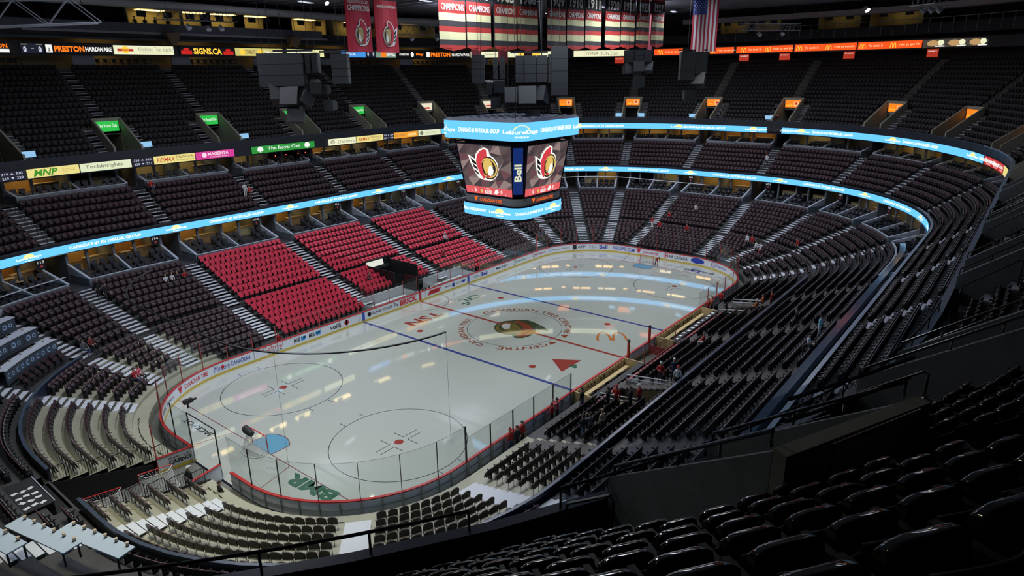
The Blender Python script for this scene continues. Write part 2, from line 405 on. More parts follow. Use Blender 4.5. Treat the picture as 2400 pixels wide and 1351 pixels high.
for i in range(NPAN):
    u0, u1 = bu[i], min(bu[i + 1], 7.9999); um = (u0 + u1) / 2
    if in_gate(um): continue
    m_ = MB(); seg_box(m_, u0 + .0005, u1 - .0005, 0, .04, .2, 1.02, B_WHITE); p = m_.build('board_panel', boards)
    m_ = MB(); seg_box(m_, u0, u1, -.012, .04, 0, .2, B_KICK); m_.build('kick_plate', boards)
    m_ = MB(); seg_box(m_, u0, u1, -.02, .16, 1.02, 1.09, B_CAP); m_.build('cap_rail', boards)
    x = pos(um, 0)[0]
    onbench = int(um) == 4 and -9.9 < x < 13.5
    if not onbench:
        m_ = MB(); seg_box(m_, u0, u1, .10, .115, .05, 1.0, B_BACK); m_.build('back_panel', boards)
        m_ = MB(); seg_box(m_, u0, u1, .115, .17, .50, .55, ALU); m_.build('back_rail', boards)
        for uu in (u0, um): m_ = MB(); seg_box(m_, uu - .0025, uu + .0025, .115, .20, 0, 1.02, ALU); m_.build('back_post', boards)
    side = int(um) in (0, 4)
    h = 1.5 if side and abs(x) < 21 else 2.35
    nosup = onbench
    penal = int(um) == 0 and -6.3 < x < 9
    if not nosup and not penal or (penal and False):
        m_ = MB(); seg_box(m_, u0 + .0015, u1 - .0015, .05, .062, 1.09, 1.09 + h, PLEXI); m_.build('glass_pane', boards)
    if not nosup and not penal:
        near = um > 4.25 and um < 7.15
        m_ = MB(); seg_box(m_, u0 - .0012 * (1 if int(um) % 2 else .6), u0 + .0012 * (1 if int(um) % 2 else .6), .03, .10, 1.09, 1.09 + h, BLK if near else ST_RED); m_.build('glass_stanchion', boards)
        if near or True:
            m_ = MB(); seg_box(m_, u0, u1, .05, .062, 1.09 + h, 1.10 + h, BLK if near else ALU); m_.build('glass_top_edge', boards)
# coloured uprights at the lines, far boards
for x, c in ((-7.77, 'blue'), (0, 'red'), (7.77, 'blue')):
    m_ = MB(); seg_box(m_, ux(x - .16, 0), ux(x + .16, 0), -.016, 0, .18, 1.03, mat('board_mark_' + c, (.02, .08, .45) if c == 'blue' else (.55, .02, .02), .4)); m_.build('line_mark', boards)
# advertisements printed on the far and end boards
INK = mat('ink_black', (.015, .015, .02), .5); INK_R = mat('ink_red', (.60, .02, .03), .5); INK_B = mat('ink_blue', (.02, .05, .40), .5); INK_LB = mat('ink_light_blue', (.05, .35, .75), .5); INK_G = mat('ink_grey', (.25, .28, .30), .5); INK_W = mat('ink_white', (.8, .8, .8), .5); INK_GR = mat('ink_green', (.05, .35, .08), .5)
def board_ad(u, items):
    """items: (kind, args, x offset along the board)"""
    m_ = MB(); f = oval_fn(u, 0.0, .62, .012)
    for it in items:
        k = it[0]
        if k == 't': _, s, cx, w_, h_, mt = it[:6]; add_text(m_, s, w_, h_, f, mt, it[6] if len(it) > 6 else .015, it[7] if len(it) > 7 else 0, cx, it[8] if len(it) > 8 else 0)
        elif k == 'tri': _, cx, r_, mt = it; poly(m_, [(cx - r_, r_ * .85), (cx + r_, r_ * .85), (cx, -r_ * .9)], f, mt)
        elif k == 'disc': _, cx, rx, ry, mt = it; disc(m_, cx, 0, rx, ry, f, mt, 20)
        elif k == 'ring': _, cx, r0, r1, mt = it; ring(m_, cx, 0, r0, r1, f, mt, 20)
        elif k == 'box': _, x0, y0, x1, y1, mt = it; poly(m_, [(x0, y0), (x1, y0), (x1, y1), (x0, y1)], f, mt)
        elif k == 'para': _, x0, y0, x1, y1, sk, mt = it; poly(m_, [(x0, y0), (x1, y0), (x1 + sk, y1), (x0 + sk, y1)], f, mt)
    m_.build('board_lettering', boards)
board_ad(7.618, [('tri', 0, .32, INK_R), ('t', 'CANADIAN TIRE', 1.85, 2.6, .36, INK_R, .02, .2)])
board_ad(7.49, [('t', 'Sobeys', 0, 1.3, .3, INK)])
board_ad(7.372, [('t', 'RIDEAU CAR', 0, 1.0, .3, INK, .03)])
board_ad(7.945, [('t', 'Molson', 0, 1.35, .5, INK_B, 0, .35), ('disc', .15, .14, .16, INK_R), ('t', 'CANADIAN', 1.75, 1.75, .38, INK_B)])
board_ad(.094, [('t', 'Gabriel', 0, 2.0, .48, INK_R, 0, 0, .12), ('t', 'PIZZA', .2, 1.4, .17, INK, .0, 0, -.27)])
for uu in (.156, .192): board_ad(uu, [('t', 'Milk', -.3, .7, .42, INK, .01, .2), ('box', .12, -.2, .66, .18, INK_LB), ('t', 'UP', .39, .46, .26, INK_W, .04)])
board_ad(.246, [('t', 'voilà', 0, 1.25, .46, INK, .02), ('disc', 1.3, .27, .27, INK_R), ('disc', 1.3, .12, .30, INK_GR)])
board_ad(.34, [('disc', 0, .24, .24, INK), ('disc', .02, .12, .10, INK_W), ('t', 'PLANET FITNESS', 1.72, 2.6, .28, INK, .01)])
board_ad(.421, [('t', 'The', 0, .62, .36, INK), ('t', 'BRICK', 1.75, 2.45, .62, INK_R, .05)])
board_ad(.548, [('para', -1.0, -.24, .75, .24, .35, INK_R), ('t', 'PARASUCO', .02, 1.45, .2, INK_W, .02, .2)])
board_ad(.618, [('t', 'Ford', -.9, .7, .2, INK), ('box', -.18, -.25, .22, .12, INK_B), ('ring', .02, .14, .19, INK_B), ('t', 'DEALERS', .95, 1.0, .14, INK_G), ('disc', 1.75, .3, .15, INK_B)])
board_ad(.71, [('t', 'Fibe', 0, .95, .42, INK_G, .0), ('box', .72, -.3, .74, .3, INK_G), ('t', 'Bell', 1.42, 1.05, .5, INK_B, .03)])
board_ad(.813, [('t', 'Molly', -.45, 1.0, .36, INK, .03, .3), ('t', '& Jane', .75, 1.2, .4, INK, .01, .4)])
board_ad(.898, [('ring', -1.1, .22, .27, INK_GR), ('t', 'Desjardins', .25, 2.0, .38, INK_GR, .005)])
board_ad(.992, [('ring', -1.0, .2, .25, INK), ('t', 'FairSquare', .35, 2.1, .38, INK_R)])
board_ad(1.25, [('ring', -1.25, .22, .26, INK_B), ('t', 'Pathways Alliance', .35, 2.6, .24, INK, .0)])
board_ad(1.487, [('box', -.95, -.3, -.4, .3, INK), ('box', -.86, -.2, -.5, .2, INK_W), ('t', 'APP', .3, 1.1, .36, INK, .01)])
board_ad(1.628, [('t', 'Fibe', 0, 1.0, .46, INK_G, 0), ('box', .74, -.3, .76, .3, INK_G), ('t', 'Bell', 1.42, 1.1, .56, INK_B, .03)])
board_ad(1.947, [('t', '5050SENS.COM', 0, 3.2, .5, INK_B, .015)])
board_ad(2.172, [('tri', 0, .35, INK_R), ('t', 'CANADIAN TIRE', 1.75, 2.3, .34, INK_R, .01, .2)])
board_ad(2.70, [('ring', -.75, .27, .34, INK_R), ('disc', -.75, .14, .15, INK_R), ('t', 'AIR CANADA', .95, 2.6, .42, INK, .01)])
board_ad(3.072, [('disc', 0, .95, .36, INK_B), ('t', 'calgary.com', 0, 1.4, .2, INK_W)])
board_ad(3.25, [('ring', 0, .30, .36, INK_B), ('t', 'Esso', 0, .5, .2, INK_R, .02), ('t', 'Supreme', 1.5, 1.9, .44, INK_B, .01)])

# ================================================================== GOALS
def goal_mesh():
    fr = MB(); red = mat('goal_red', (.55, .02, .02), .35); wh = mat('goal_white', (.7, .7, .7), .5)
    fr.tube([(0, -.92, 0), (0, -.92, 1.22), (0, .92, 1.22), (0, .92, 0)], .035, red, 8)
    base = MB(); base.tube([(0, -.92, .03), (.55, -1.05, .03), (1.0, -.7, .03), (1.12, 0, .03), (1.0, .7, .03), (.55, 1.05, .03), (0, .92, .03)], .03, wh, 6)
    base.tube([(0, -.92, 1.2), (.5, -.6, 1.15), (.56, 0, 1.15), (.5, .6, 1.15), (0, .92, 1.2)], .022, wh, 6)
    net = MB(); cord = mat('net_cord', (.62, .63, .62), .8)
    low = [(0, -.92), (.55, -1.05), (1.0, -.7), (1.12, 0), (1.0, .7), (.55, 1.05), (0, .92)]; top = [(0, -.92), (.3, -.72), (.5, -.5), (.56, 0), (.5, .5), (.3, .72), (0, .92)]
    def ip(c, t):
        k = t * (len(c) - 1); i = min(int(k), len(c) - 2); f = k - i; return (c[i][0] + (c[i + 1][0] - c[i][0]) * f, c[i][1] + (c[i + 1][1] - c[i][1]) * f)
    for i in range(29):
        t = i / 28; a, b_ = ip(low, t), ip(top, t); net.tube([(*a, .04), (*b_, 1.15)], .006, cord, 3, False)
    for j in range(9):
        z = .1 + j * .128; w_ = (z - .04) / 1.11
        net.tube([tuple(np.array((*ip(low, i / 14), 0)) * (1 - w_) + np.array((*ip(top, i / 14), 0)) * w_ + np.array((0, 0, z))) for i in range(15)], .006, cord, 3, False)
    for i in range(9):
        y = -.8 + i * .2; net.tube([(0, y, 1.21), (.5 - abs(y) * .3, y * .7, 1.15)], .006, cord, 3, False)
    sheet = MB(); tm = bpy.data.materials.new('net_mesh'); tm.use_nodes = True; bb = tm.node_tree.nodes['Principled BSDF']; bb.inputs['Base Color'].default_value = (.6, .6, .6, 1); bb.inputs['Alpha'].default_value = .22; MATS['net_mesh'] = tm
    vs = []
    for i in range(15): vs += [(*ip(low, i / 14), .04), (*ip(top, i / 14), 1.15)]
    sheet.add(vs, [(2 * i, 2 * i + 2, 2 * i + 3, 2 * i + 1) for i in range(14)], tm)
    return fr.mesh('goal_frame'), base.mesh('base_frame'), net.mesh('net_cords'), sheet.mesh('net')
GOAL = goal_mesh()
def goal(label, loc, rz, tilt=0.0):
    t = thing('hockey_goal', label, 'goal', loc, rz); t.rotation_euler = (tilt, 0, rz)
    for n_, me in zip(('goal_frame', 'base_frame', 'net_cords', 'net'), GOAL): inst(n_, me, parent=t)
    return t
goal('red framed hockey goal on the ice with a dark bundle on top', (-27.13, 0, .01), math.pi)
goal('red framed hockey goal at the crease where a person bends down', (27.13, 0, .01), 0)
goal('spare hockey goal stored in the gangway beside the open rink gate', (-33.3, .9, .05), R(-105))
goal('spare hockey goal stored deeper in the gangway by the black railing', (-36.2, .9, .05), R(-105))
bag = mat('bag_black', (.02, .02, .022), .7, noise=.4)
m_ = MB()
for k in range(5): m_.tube([(-27.6 + .02 * k, .75 - .25 * k * .6, 1.28 + .02 * k), (-27.6, .65 - .25 * k * .6, 1.5 - .03 * k), (-27.7, .5 - .25 * k * .6, 1.28)], [.16, .24, .16], bag, 8)
tag(m_.build('equipment_bag', smooth=True), 'dark bundle lying on top of the near goal net', 'bag')
# open gate: two swung board doors, tall frame and remote camera
m_g = thing('gate_door', 'open white board door lettered CASINO with yellow kick strip', 'gate', (0, 0, 0))
def flatbox(a, b, z0, z1, th, m, mb):
    a = np.array(a, float); b = np.array(b, float); d = b - a; n = np.array((-d[1], d[0])) / np.linalg.norm(d) * th / 2
    p = [a - n, b - n, b + n, a + n]; mb.hexa([(*q, z0) for q in p] + [(*q, z1) for q in p], m); return mb
flatbox((-30.55, 2.05), (-32.6, 2.35), .2, 1.05, .06, B_WHITE, MB()).build('door_panel', m_g)
flatbox((-30.55, 2.05), (-32.6, 2.35), .0, .2, .07, B_KICK, MB()).build('kick_plate', m_g)
flatbox((-30.55, 2.05), (-32.6, 2.35), 1.05, 1.11, .14, B_CAP, MB()).build('cap_rail', m_g)
m_ = MB(); fdoor = plane_fn((-31.55, 2.15, .62), (.99, -.145, 0), (0, 0, 1), .06)
add_text(m_, 'RIDEAU CARL', 1.3, .13, fdoor, INK, .03, 0, .2, .2); add_text(m_, 'CASINO', 1.3, .3, fdoor, INK, .04, 0, .2, -.08); m_.build('door_lettering', m_g)
m_g = thing('gate_door', 'open board door with red cap on the folding chair side of the gate', 'gate', (0, 0, 0))
flatbox((-30.5, -1.35), (-32.4, -1.75), .05, 1.05, .06, B_BACK, MB()).build('door_panel', m_g); flatbox((-30.5, -1.35), (-32.4, -1.75), 1.05, 1.11, .14, B_CAP, MB()).build('cap_rail', m_g)
m_g = thing('gate_glass_frame', 'tall black framed glass standing at the open rink gate', 'glass frame', (0, 0, 0))
for a, b_, nm in (((-30.5, 2.05), (-30.5, -1.35), 'lintel'),):
    MB().tube([(*a, 3.45), (*b_, 3.45)], .035, BLK).build(nm, m_g)
for xy in ((-30.5, 2.05), (-30.5, -1.35), (-32.6, 2.35)): MB().tube([(*xy, 0), (*xy, 3.45)], .04, ST_RED if xy[0] < -31 else BLK).build('post', m_g)
flatbox((-30.55, 2.05), (-32.6, 2.35), 1.1, 3.4, .012, PLEXI, MB()).build('glass_pane', m_g)
rc = thing('remote_camera', 'black remote camera clamped on the glass frame by the gate', 'camera', (-30.2, 2.4, 3.5))
MB().tube([(0, 0, 0), (.1, .1, .35)], .05, BLK).build('bracket', rc); MB().box((-.2, -.12, .35), (.35, .15, .6), BLK).tube([(.35, 0, .48), (.6, .02, .46)], .08, BLK, 8).build('camera_body', rc)
# ================================================================== PLAYERS BENCHES (near side) AND PENALTY BOXES (far side)
B_TAN = mat('bench_tan', (.62, .45, .22), .5, noise=.12, nscale=3); B_DARK = mat('bench_black', (.015, .015, .018), .5); FLR = mat('bench_floor', (.22, .20, .17), .7)
def bench_box(x0, x1, label):
    t = thing('players_bench', label, 'bench', (0, 0, 0)); y = -W
    MB().box((x0, y - .22, .15), (x1, y - .17, 1.0), B_TAN).build('inner_wall', t)
    MB().box((x0, y - 2.0, .12), (x1, y - .17, .16), FLR).build('bench_floor', t)
    MB().box((x0 + .2, y - .75, .5), (x1 - .2, y - .4, .56), B_TAN).build('seat_plank', t)
    n = int((x1 - x0) / 1.8)
    for i in range(n):
        xx = x0 + .5 + i * 1.8; MB().box((xx, y - .7, .16), (xx + .08, y - .45, .5), B_DARK).build('leg', t)
    MB().box((x0, y - 1.95, .16), (x1, y - 1.85, 1.05), B_DARK).build('rear_wall', t)
    MB().box((x0, y - 2.05, 1.0), (x1, y - 1.55, 1.06), B_DARK).build('rear_shelf', t)
    for xx in (x0, x1): MB().box((xx - .04, y - 2.0, .1), (xx + .04, y - .17, 1.1), B_TAN).build('end_wall', t)
    m_ = MB(); xx = x0 + .5
    random.seed(int(x0 * 10))
    while xx < x1 - .3:   # small kit hung along the wall
        if random.random() < .6: m_.box((xx, y - .27, .62), (xx + random.uniform(.08, .22), y - .22, .62 + random.uniform(.1, .25)), B_DARK)
        xx += .45
    m_.build('hung_kit', t)
    return t
bench_box(-9.6, -2.1, 'tan lined players bench beside the pink jacket spectator')
bench_box(3.6, 13.2, 'tan lined players bench with papers along its rear shelf')
pw = mat('paper_white', (.75, .76, .78), .6)
for i in range(11):
    o = MB().box((-.16, -.11, 0), (.16, .11, .012), pw).build('paper_sheet'); o.location = (4.3 + i * .8, -14.75 + random.uniform(-.08, .08), 1.06); o.rotation_euler[2] = random.uniform(-.6, .6)
    tag(o, 'white paper sheet lying on the bench rear shelf', 'paper', 'papers on the bench shelf')
for i, (xx, yy, hh) in enumerate(((-1.7, -13.25, 1.25), (2.0, -13.25, 1.35))):
    t = thing('padded_post', ('orange' if i == 0 else 'red') + ' padded post with small camera at the %s bench end' % ('nearer pink jacket' if i == 0 else 'paper strewn'), 'post', (xx, yy, 0))
    MB().tube([(0, 0, 0), (0, 0, 1.05)], .05, ALU).build('pole', t); MB().tube([(0, 0, 1.05), (0, 0, 1.05 + hh)], .12, mat('pad_red%d' % i, (.62, .07, .02) if i == 0 else (.5, .03, .03), .5), 8).build('padding', t)
    MB().box((-.08, -.08, 1.1 + hh), (.12, .1, 1.3 + hh), BLK).tube([(0, 0, 1.05 + hh), (0, 0, 1.4 + hh)], .02, BLK).build('small_camera', t)
t = thing('press_pit_fence', 'red rail glass fence of the gap between the two benches', 'fence')
for a, b_ in (((-2.1, -14.9), (3.6, -14.9)), ((-1.7, -13.3), (-1.7, -14.9)), ((2.0, -13.3), (2.0, -14.9))):
    flatbox(a, b_, .1, .9, .05, mat('pit_red', (.35, .05, .05), .5), MB()).build('low_wall', t); flatbox(a, b_, .9, 2.0, .012, PLEXI, MB()).build('glass_pane', t)
for xy in ((-2.1, -14.9), (.7, -14.9), (3.6, -14.9), (2.0, -13.3), (-1.7, -13.3)): MB().tube([(*xy, 0), (*xy, 2.0)], .035, ST_RED).build('post', t)
# rear glass run of the benches
t = thing('bench_rear_rail', 'low red rail and wall running behind both benches', 'rail')
MB().box((-9.7, -15.35, 0), (13.4, -15.2, .95), mat('rear_wall_grey', (.07, .07, .07), .6)).build('low_wall', t); MB().box((-9.7, -15.38, .95), (13.4, -15.17, 1.02), mat('rail_red', (.25, .04, .04), .5)).build('cap_rail', t)
# penalty boxes
pb = thing('penalty_box', 'glass penalty box with white bench and timekeeper table', 'penalty box')
PW = mat('penalty_white', (.65, .66, .68), .5)
for x0, x1 in ((-6.2, -.3), (2.8, 9.0)):
    MB().box((x0, W + 2.3, .1), (x1, W + 2.42, 1.5), PW).build('rear_panel', pb)
    MB().box((x0 + .2, W + 1.6, .5), (x1 - .2, W + 2.0, .56), PW).build('bench_plank', pb)
    MB().box((x0, W + .16, .1), (x1, W + 2.3, .14), FLR).build('box_floor', pb)
    for i in range(4):
        xx = x0 + (x1 - x0) * i / 3
        MB().tube([(xx, W + .1, 1.09), (xx, W + .1, 2.9)], .03, ST_RED).build('front_post', pb)
    MB().box((x0, W + .05, 1.09), (x1, W + .062, 2.9), PLEXI).build('front_glass', pb); MB().box((x0, W + 2.42, 1.5), (x1, W + 2.43, 2.9), PLEXI).build('rear_glass', pb)
    for xx in (x0, x1):
        MB().box((xx - .03, W + .16, .1), (xx + .03, W + 2.3, 1.1), PW).build('side_wall', pb); MB().box((xx - .006, W + .16, 1.1), (xx + .006, W + 2.3, 2.9), PLEXI).build('side_glass', pb)
MB().box((-.2, W + .6, .7), (2.7, W + 1.2, .76), PW).build('timekeeper_table', pb); MB().box((-.2, W + .62, .1), (2.7, W + .68, .7), B_DARK).build('table_front', pb)
for i in range(5): MB().box((0.1 + i * .5, W + .75, .76), (.3 + i * .5, W + .95, 1.0), B_DARK).build('timing_unit', pb)
MB().box((-.25, W + .05, 1.09), (2.75, W + .062, 2.9), PLEXI).build('front_glass', pb)
# ================================================================== THE BOWL
ORD = ['front', 'second', 'third', 'fourth', 'fifth', 'sixth', 'seventh', 'eighth', 'ninth', 'tenth', 'eleventh', 'twelfth', 'thirteenth', 'fourteenth', 'fifteenth', 'sixteenth']
ROWS_A = [(.88 + .96 * i, .70 + .26 * i) for i in range(7)]; TA = .96
ROWS_B = [(7.85 + .96 * i, 2.77 + .36 * i) for i in range(8)]
ROWS_2 = [(18.6 + .93 * i, 9.15 + .55 * i) for i in range(6)]; T2 = .93
ROWS_3 = [(24.75 + .8 * i, 15.70 + .56 * i) for i in range(16)]; T3 = .80
CA = lambda c: 1 + (90 - c) / 90
AISLE_F = [ux(x, 0) for x in (-16.8, -5.6, 5.6, 16.8)]
AISLE_E = [1.133, 1.328, 1.556, 1.75, 1.978, 3.035, 3.295, 3.505, 3.75]
AISLE_N = [ux(x, 4) for x in (15.2, 4.2, -6.6, -17.2)]
AIS_LOW = AISLE_F + AISLE_E + AISLE_N + [5.07, 5.46, 5.97, 6.70, 7.40, 7.66, 7.872]
AIS_2 = AISLE_F + AISLE_E + AISLE_N + [5.10, 5.35, 5.6, 5.85, 6.3, 6.7, 7.15, 7.4, 7.66, 7.872]
AIS_3 = AISLE_F + AISLE_E + AISLE_N + [5.14, 5.30, 5.56, 5.8, 6.3, 6.7, 7.2, 7.45, 7.66, 7.895]
C_DARK = mat('terrace_dark', (.055, .053, .055), .65, noise=.3, nscale=1.2); C_MID = mat('terrace_mid', (.050, .049, .050), .6, noise=.3, nscale=1.0)
C_TAN = mat('terrace_tan', (.36, .345, .26), .45, noise=.15, nscale=.8); C_UP = mat('terrace_upper', (.060, .055, .042), .7, noise=.35, nscale=1.0)
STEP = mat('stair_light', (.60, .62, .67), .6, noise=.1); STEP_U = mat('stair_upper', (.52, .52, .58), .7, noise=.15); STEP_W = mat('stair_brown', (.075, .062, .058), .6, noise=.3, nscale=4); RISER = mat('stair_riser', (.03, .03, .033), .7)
PARA = mat('parapet_dark', (.02, .022, .03), .45); CONC = mat('concrete_grey', (.20, .205, .205), .75, noise=.25, nscale=2.5, bump=.3); CONC_Y = mat('concrete_warm', (.26, .25, .19), .75, noise=.25, nscale=1.5, bump=.2)
def hu(w_, d, u):   # half width in metres -> station half range
    k = int(u % 8)
    return w_ / (2 * AX) if k in (0, 4) else (w_ / (2 * BY) if k in (2, 6) else w_ / (RC + d) / (math.pi / 2))
def ranges_minus(cuts):
    """whole oval minus a list of (u0,u1)"""
    cuts = sorted(cuts); out = []; cur = 0.0
    for a, b_ in cuts:
        if a > cur: out.append((cur, a))
        cur = max(cur, b_)
    if cur < 8: out.append((cur, 7.99999))
    return out
TUN = (6.30, 6.785)
VOM_F = (ux(-.9, 0), ux(2.4, 0))
TUN_N = [(ux(-6.4, 4), ux(-10, 4), 3, 6.2), (ux(15, 4), ux(11.5, 4), 2.9, 5.8)]
def row_cuts(tier, k):
    if tier == 'A':
        c = [TUN]
        if k < 2: c += [(ux(-6.4, 0), ux(9.2, 0)), (ux(13.5, 4), ux(-9.8, 4))]
        else: c += [VOM_F]
        if 2 <= k <= 5: c += [(a, b_) for a, b_, _, _ in TUN_N]
        return c
    if tier == 'B': return [TUN] if k < 1 else []
    if tier == '3' and k < 5: return [(v - hu(1.35, 27, v), v + hu(1.35, 27, v)) for v in AIS_3]
    return []
lower = struct(empty('lower_bowl'), 'stepped concrete terraces of the lower bowl'); mid = struct(empty('middle_bowl'), 'stepped concrete terraces of the middle tier'); upper = struct(empty('upper_bowl'), 'stepped concrete terraces of the upper tier')
def terrace(tier, rows, tread, parent, m):
    for k, (d, z) in enumerate(rows):
        z0 = rows[k - 1][1] - .15 if k else z - (.7 if tier == 'A' else .5)
        for a, b_ in ranges_minus(row_cuts(tier, k)):
            parts = [(a, b_, m)]
            if tier == 'A':   # the portable risers of the near end are tan
                parts = [(lo, hi, mm) for lo, hi, mm in ((a, min(b_, 4.87), m), (max(a, 4.87), b_, C_TAN)) if hi > lo]
            for lo, hi, mm in parts:
                mb = MB(); sweep(mb, [(d, z0), (d, z), (d + tread + .005, z), (d + tread + .005, z - .1)], lo, hi, mm); mb.build('terrace_step', parent)
terrace('A', ROWS_A, TA, lower, C_MID); terrace('B', ROWS_B, TA, lower, C_MID); terrace('2', ROWS_2, T2, mid, C_DARK); terrace('3', ROWS_3, T3, upper, C_UP)
# landing strip between the two lower blocks
mb = MB(); sweep(mb, [(7.6, 2.2), (7.6, 2.5), (7.86, 2.5)], 0, 7.9999, C_MID); mb.build('cross_aisle', lower)
# dark partition wall between portable and fixed blocks (near side and near end)
for lo, hi in ((3.95, 6.28), (6.76, 7.63)):
    mb = MB(); sweep(mb, [(7.50, 1.9), (7.62, 1.9), (7.62, 3.2), (7.50, 3.2)], lo, hi, mat('partition_blue', (.018, .024, .045), .3), True); mb.build('partition_wall', lower)
    mb = MB(); sweep(mb, [(7.47, 3.2), (7.65, 3.2), (7.65, 3.25), (7.47, 3.25)], lo, hi, mat('partition_cap', (.045, .06, .09), .3), True); mb.build('partition_cap', lower)

# ---------------- aisle stairs
def step_mesh(w_, dep, h, m): return MB().box((-w_ / 2, 0, -h), (w_ / 2, dep, -.02), RISER).box((-w_ / 2, -.012, -.03), (w_ / 2, dep - .13, 0), m).mesh('stair_step')
SM = {}
def stairs(name, u, rows, tread, rise, w_, m, parent_label, k0=0, k1=None, tier=''):
    t = struct(empty(name), parent_label)
    for k in range(k0, k1 if k1 is not None else len(rows)):
        d, z = rows[k]
        r_ = rise
        for j in (0, 1):
            key = (round(w_, 2), round(tread, 2), round(r_, 2), m.name)
            if key not in SM: SM[key] = step_mesh(w_, tread / 2, r_ / 2, m)
            dd = d + j * tread / 2; x, y = pos(u, dd)
            inst('stair_step', SM[key], (x, y, z + .02 + (0 if j == 0 else r_ / 2) + zsh(u, d)), nrm(u) - math.pi / 2, t)
    return t
for u in AIS_LOW:
    k = int(u); st_m = STEP if not (4 <= u < 4.95) else STEP_W
    if abs(u - 6.70) < .01: continue
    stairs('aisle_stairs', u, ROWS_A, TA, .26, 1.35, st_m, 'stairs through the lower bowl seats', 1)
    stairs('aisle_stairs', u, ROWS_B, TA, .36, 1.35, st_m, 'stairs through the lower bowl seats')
for u in AIS_2: stairs('aisle_stairs', u, ROWS_2, T2, .55, 1.2, STEP if u < 3.9 or u > 7 else STEP_U, 'stairs through the middle tier seats')
for u in AIS_3:
    stairs('aisle_stairs', u, ROWS_3, T3, .56, 1.2, STEP_U if not 1.5 < u < 3.9 else STEP_W, 'stairs up the upper tier', 5)  # far end steps browner: orange sign light put into their colour
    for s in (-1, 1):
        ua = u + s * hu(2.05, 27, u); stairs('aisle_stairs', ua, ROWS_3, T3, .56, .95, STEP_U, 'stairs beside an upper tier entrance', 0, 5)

# ---------------- seats
def tri_list(mb):
    F, M = [], []
    for f, m in zip(mb.f, mb.m):
        for i in range(1, len(f) - 1): F.append((f[0], f[i], f[i + 1])); M.append(m)
    return np.array(mb.v), np.array(F), np.array(M)
SEAT_BLK = mat('seat_black', (.007, .007, .008), .6, spec=.25); SEAT_MAR = mat('seat_maroon', (.040, .016, .021), .6, noise=.25, nscale=6); SEAT_SHELL = mat('seat_shell', (.010, .009, .010), .38)
SEAT_RED = mat('seat_red', (.72, .045, .085), .5, noise=.1, nscale=5); SEAT_LIP_HI = mat('seat_lip_highlight', (.10, .10, .11), .2, spec=.8); SEAT_LIPM_HI = mat('seat_lip_maroon_highlight', (.085, .030, .038), .4)  # lip colours raised: highlights on pan and back tops painted in
SEAT_UP = mat('seat_upper', (.013, .010, .012), .6)
ARM_LIT = mat('arm_green_lit', (.035, .035, .022), .45)  # black armrests with the greenish light put into their colour
def slab(mb, outline, y0, y1, th, mf, mr, ms, lip=None):
    """upright slab with outline in x,z; front at y (leaning from y0 at lowest to y1 at highest), thickness th"""
    zs = [p[1] for p in outline]; za, zb = min(zs), max(zs); yy = lambda z: y0 + (y1 - y0) * (z - za) / (zb - za)
    n = len(outline); V = [(x, yy(z), z) for x, z in outline] + [(x, yy(z) + th, z) for x, z in outline]
    mb.add(V, [tuple(range(n))], mf); k = len(mb.v) - len(V)
    i_r, i_s = mb.mi(mr), mb.mi(ms); i_l = mb.mi(lip) if lip else i_s
    mb.f.append(tuple(k + j for j in range(2 * n - 1, n - 1, -1))); mb.m.append(i_r)
    for i in range(n):
        j = (i + 1) % n; up = outline[i][1] > (za + zb) / 2 and outline[j][1] > (za + zb) / 2
        mb.f.append((k + i, k + n + i, k + n + j, k + j)); mb.m.append(i_l if up else i_s)
BACK_O = [(-.252, .40), (.252, .40), (.255, .80), (.215, .86), (-.215, .86), (-.255, .80)]
PAN_O = [(-.225, .33), (.225, .33), (.225, .60), (.14, .66), (-.14, .66), (-.225, .60)]
def seat_parts(front, lip, backlip):
    b_ = MB(); slab(b_, BACK_O, .56, .64, .05, front, SEAT_SHELL, SEAT_SHELL, backlip)
    p = MB(); slab(p, PAN_O, .40, .47, .06, front, SEAT_SHELL, SEAT_SHELL, lip)
    s = MB().box((-.275, .30, 0), (-.245, .62, .56), SEAT_SHELL).box((-.29, .26, .56), (-.23, .60, .61), SEAT_SHELL)
    return b_, p, s
def merged(parts):
    m_ = MB()
    for q in parts:
        k = len(m_.v); m_.v += q.v
        for f, i in zip(q.f, q.m): m_.f.append(tuple(k + j for j in f)); m_.m.append(m_.mi(q.mats[i]))
    return m_
KIND = {'maroon': seat_parts(SEAT_MAR, SEAT_LIP_HI, SEAT_LIPM_HI), 'red': seat_parts(SEAT_RED, SEAT_RED, SEAT_RED), 'upper': seat_parts(SEAT_UP, SEAT_LIP_HI, SEAT_BLK)}
SEATS = []   # (kind, u, d, z, tier, row)
def seat_row(tier, k, d, z, tread, aisles, mg, pitch, kindf, cuts):
    al = sorted(aisles)
    for i in range(len(al)):
        u0, u1 = al[i], al[(i + 1) % len(al)] + (8 if i == len(al) - 1 else 0)
        s0 = arc(u0, d); s1 = arc(u1 % 8, d) + (tab(d)[-1] if u1 >= 8 else 0)
        ln = s1 - s0 - 2 * mg; n = int(ln / pitch)
        if n < 1: continue
        p_ = ln / n
        for j in range(n):
            u = at(s0 + mg + (j + .5) * p_, d)
            if any(a - .004 <= u <= b_ + .004 for a, b_ in cuts): continue
            kd = kindf(u, k)
            if kd: SEATS.append((kd, u, d, z, tier, k))
def kind_low(u, k, tier='A'):
    if ux(-16.8, 0) < u < ux(16.8, 0): return 'red'
    if tier == 'A' and (5.0 < u < 7.40):
        return 'portable'
    if tier == 'B' and 7.41 < u < 7.655: return None      # press tables
    if tier == 'B' and 5.70 < u < 5.99 and k in (1, 2, 3, 4, 5): return None   # white tables
    return 'maroon'
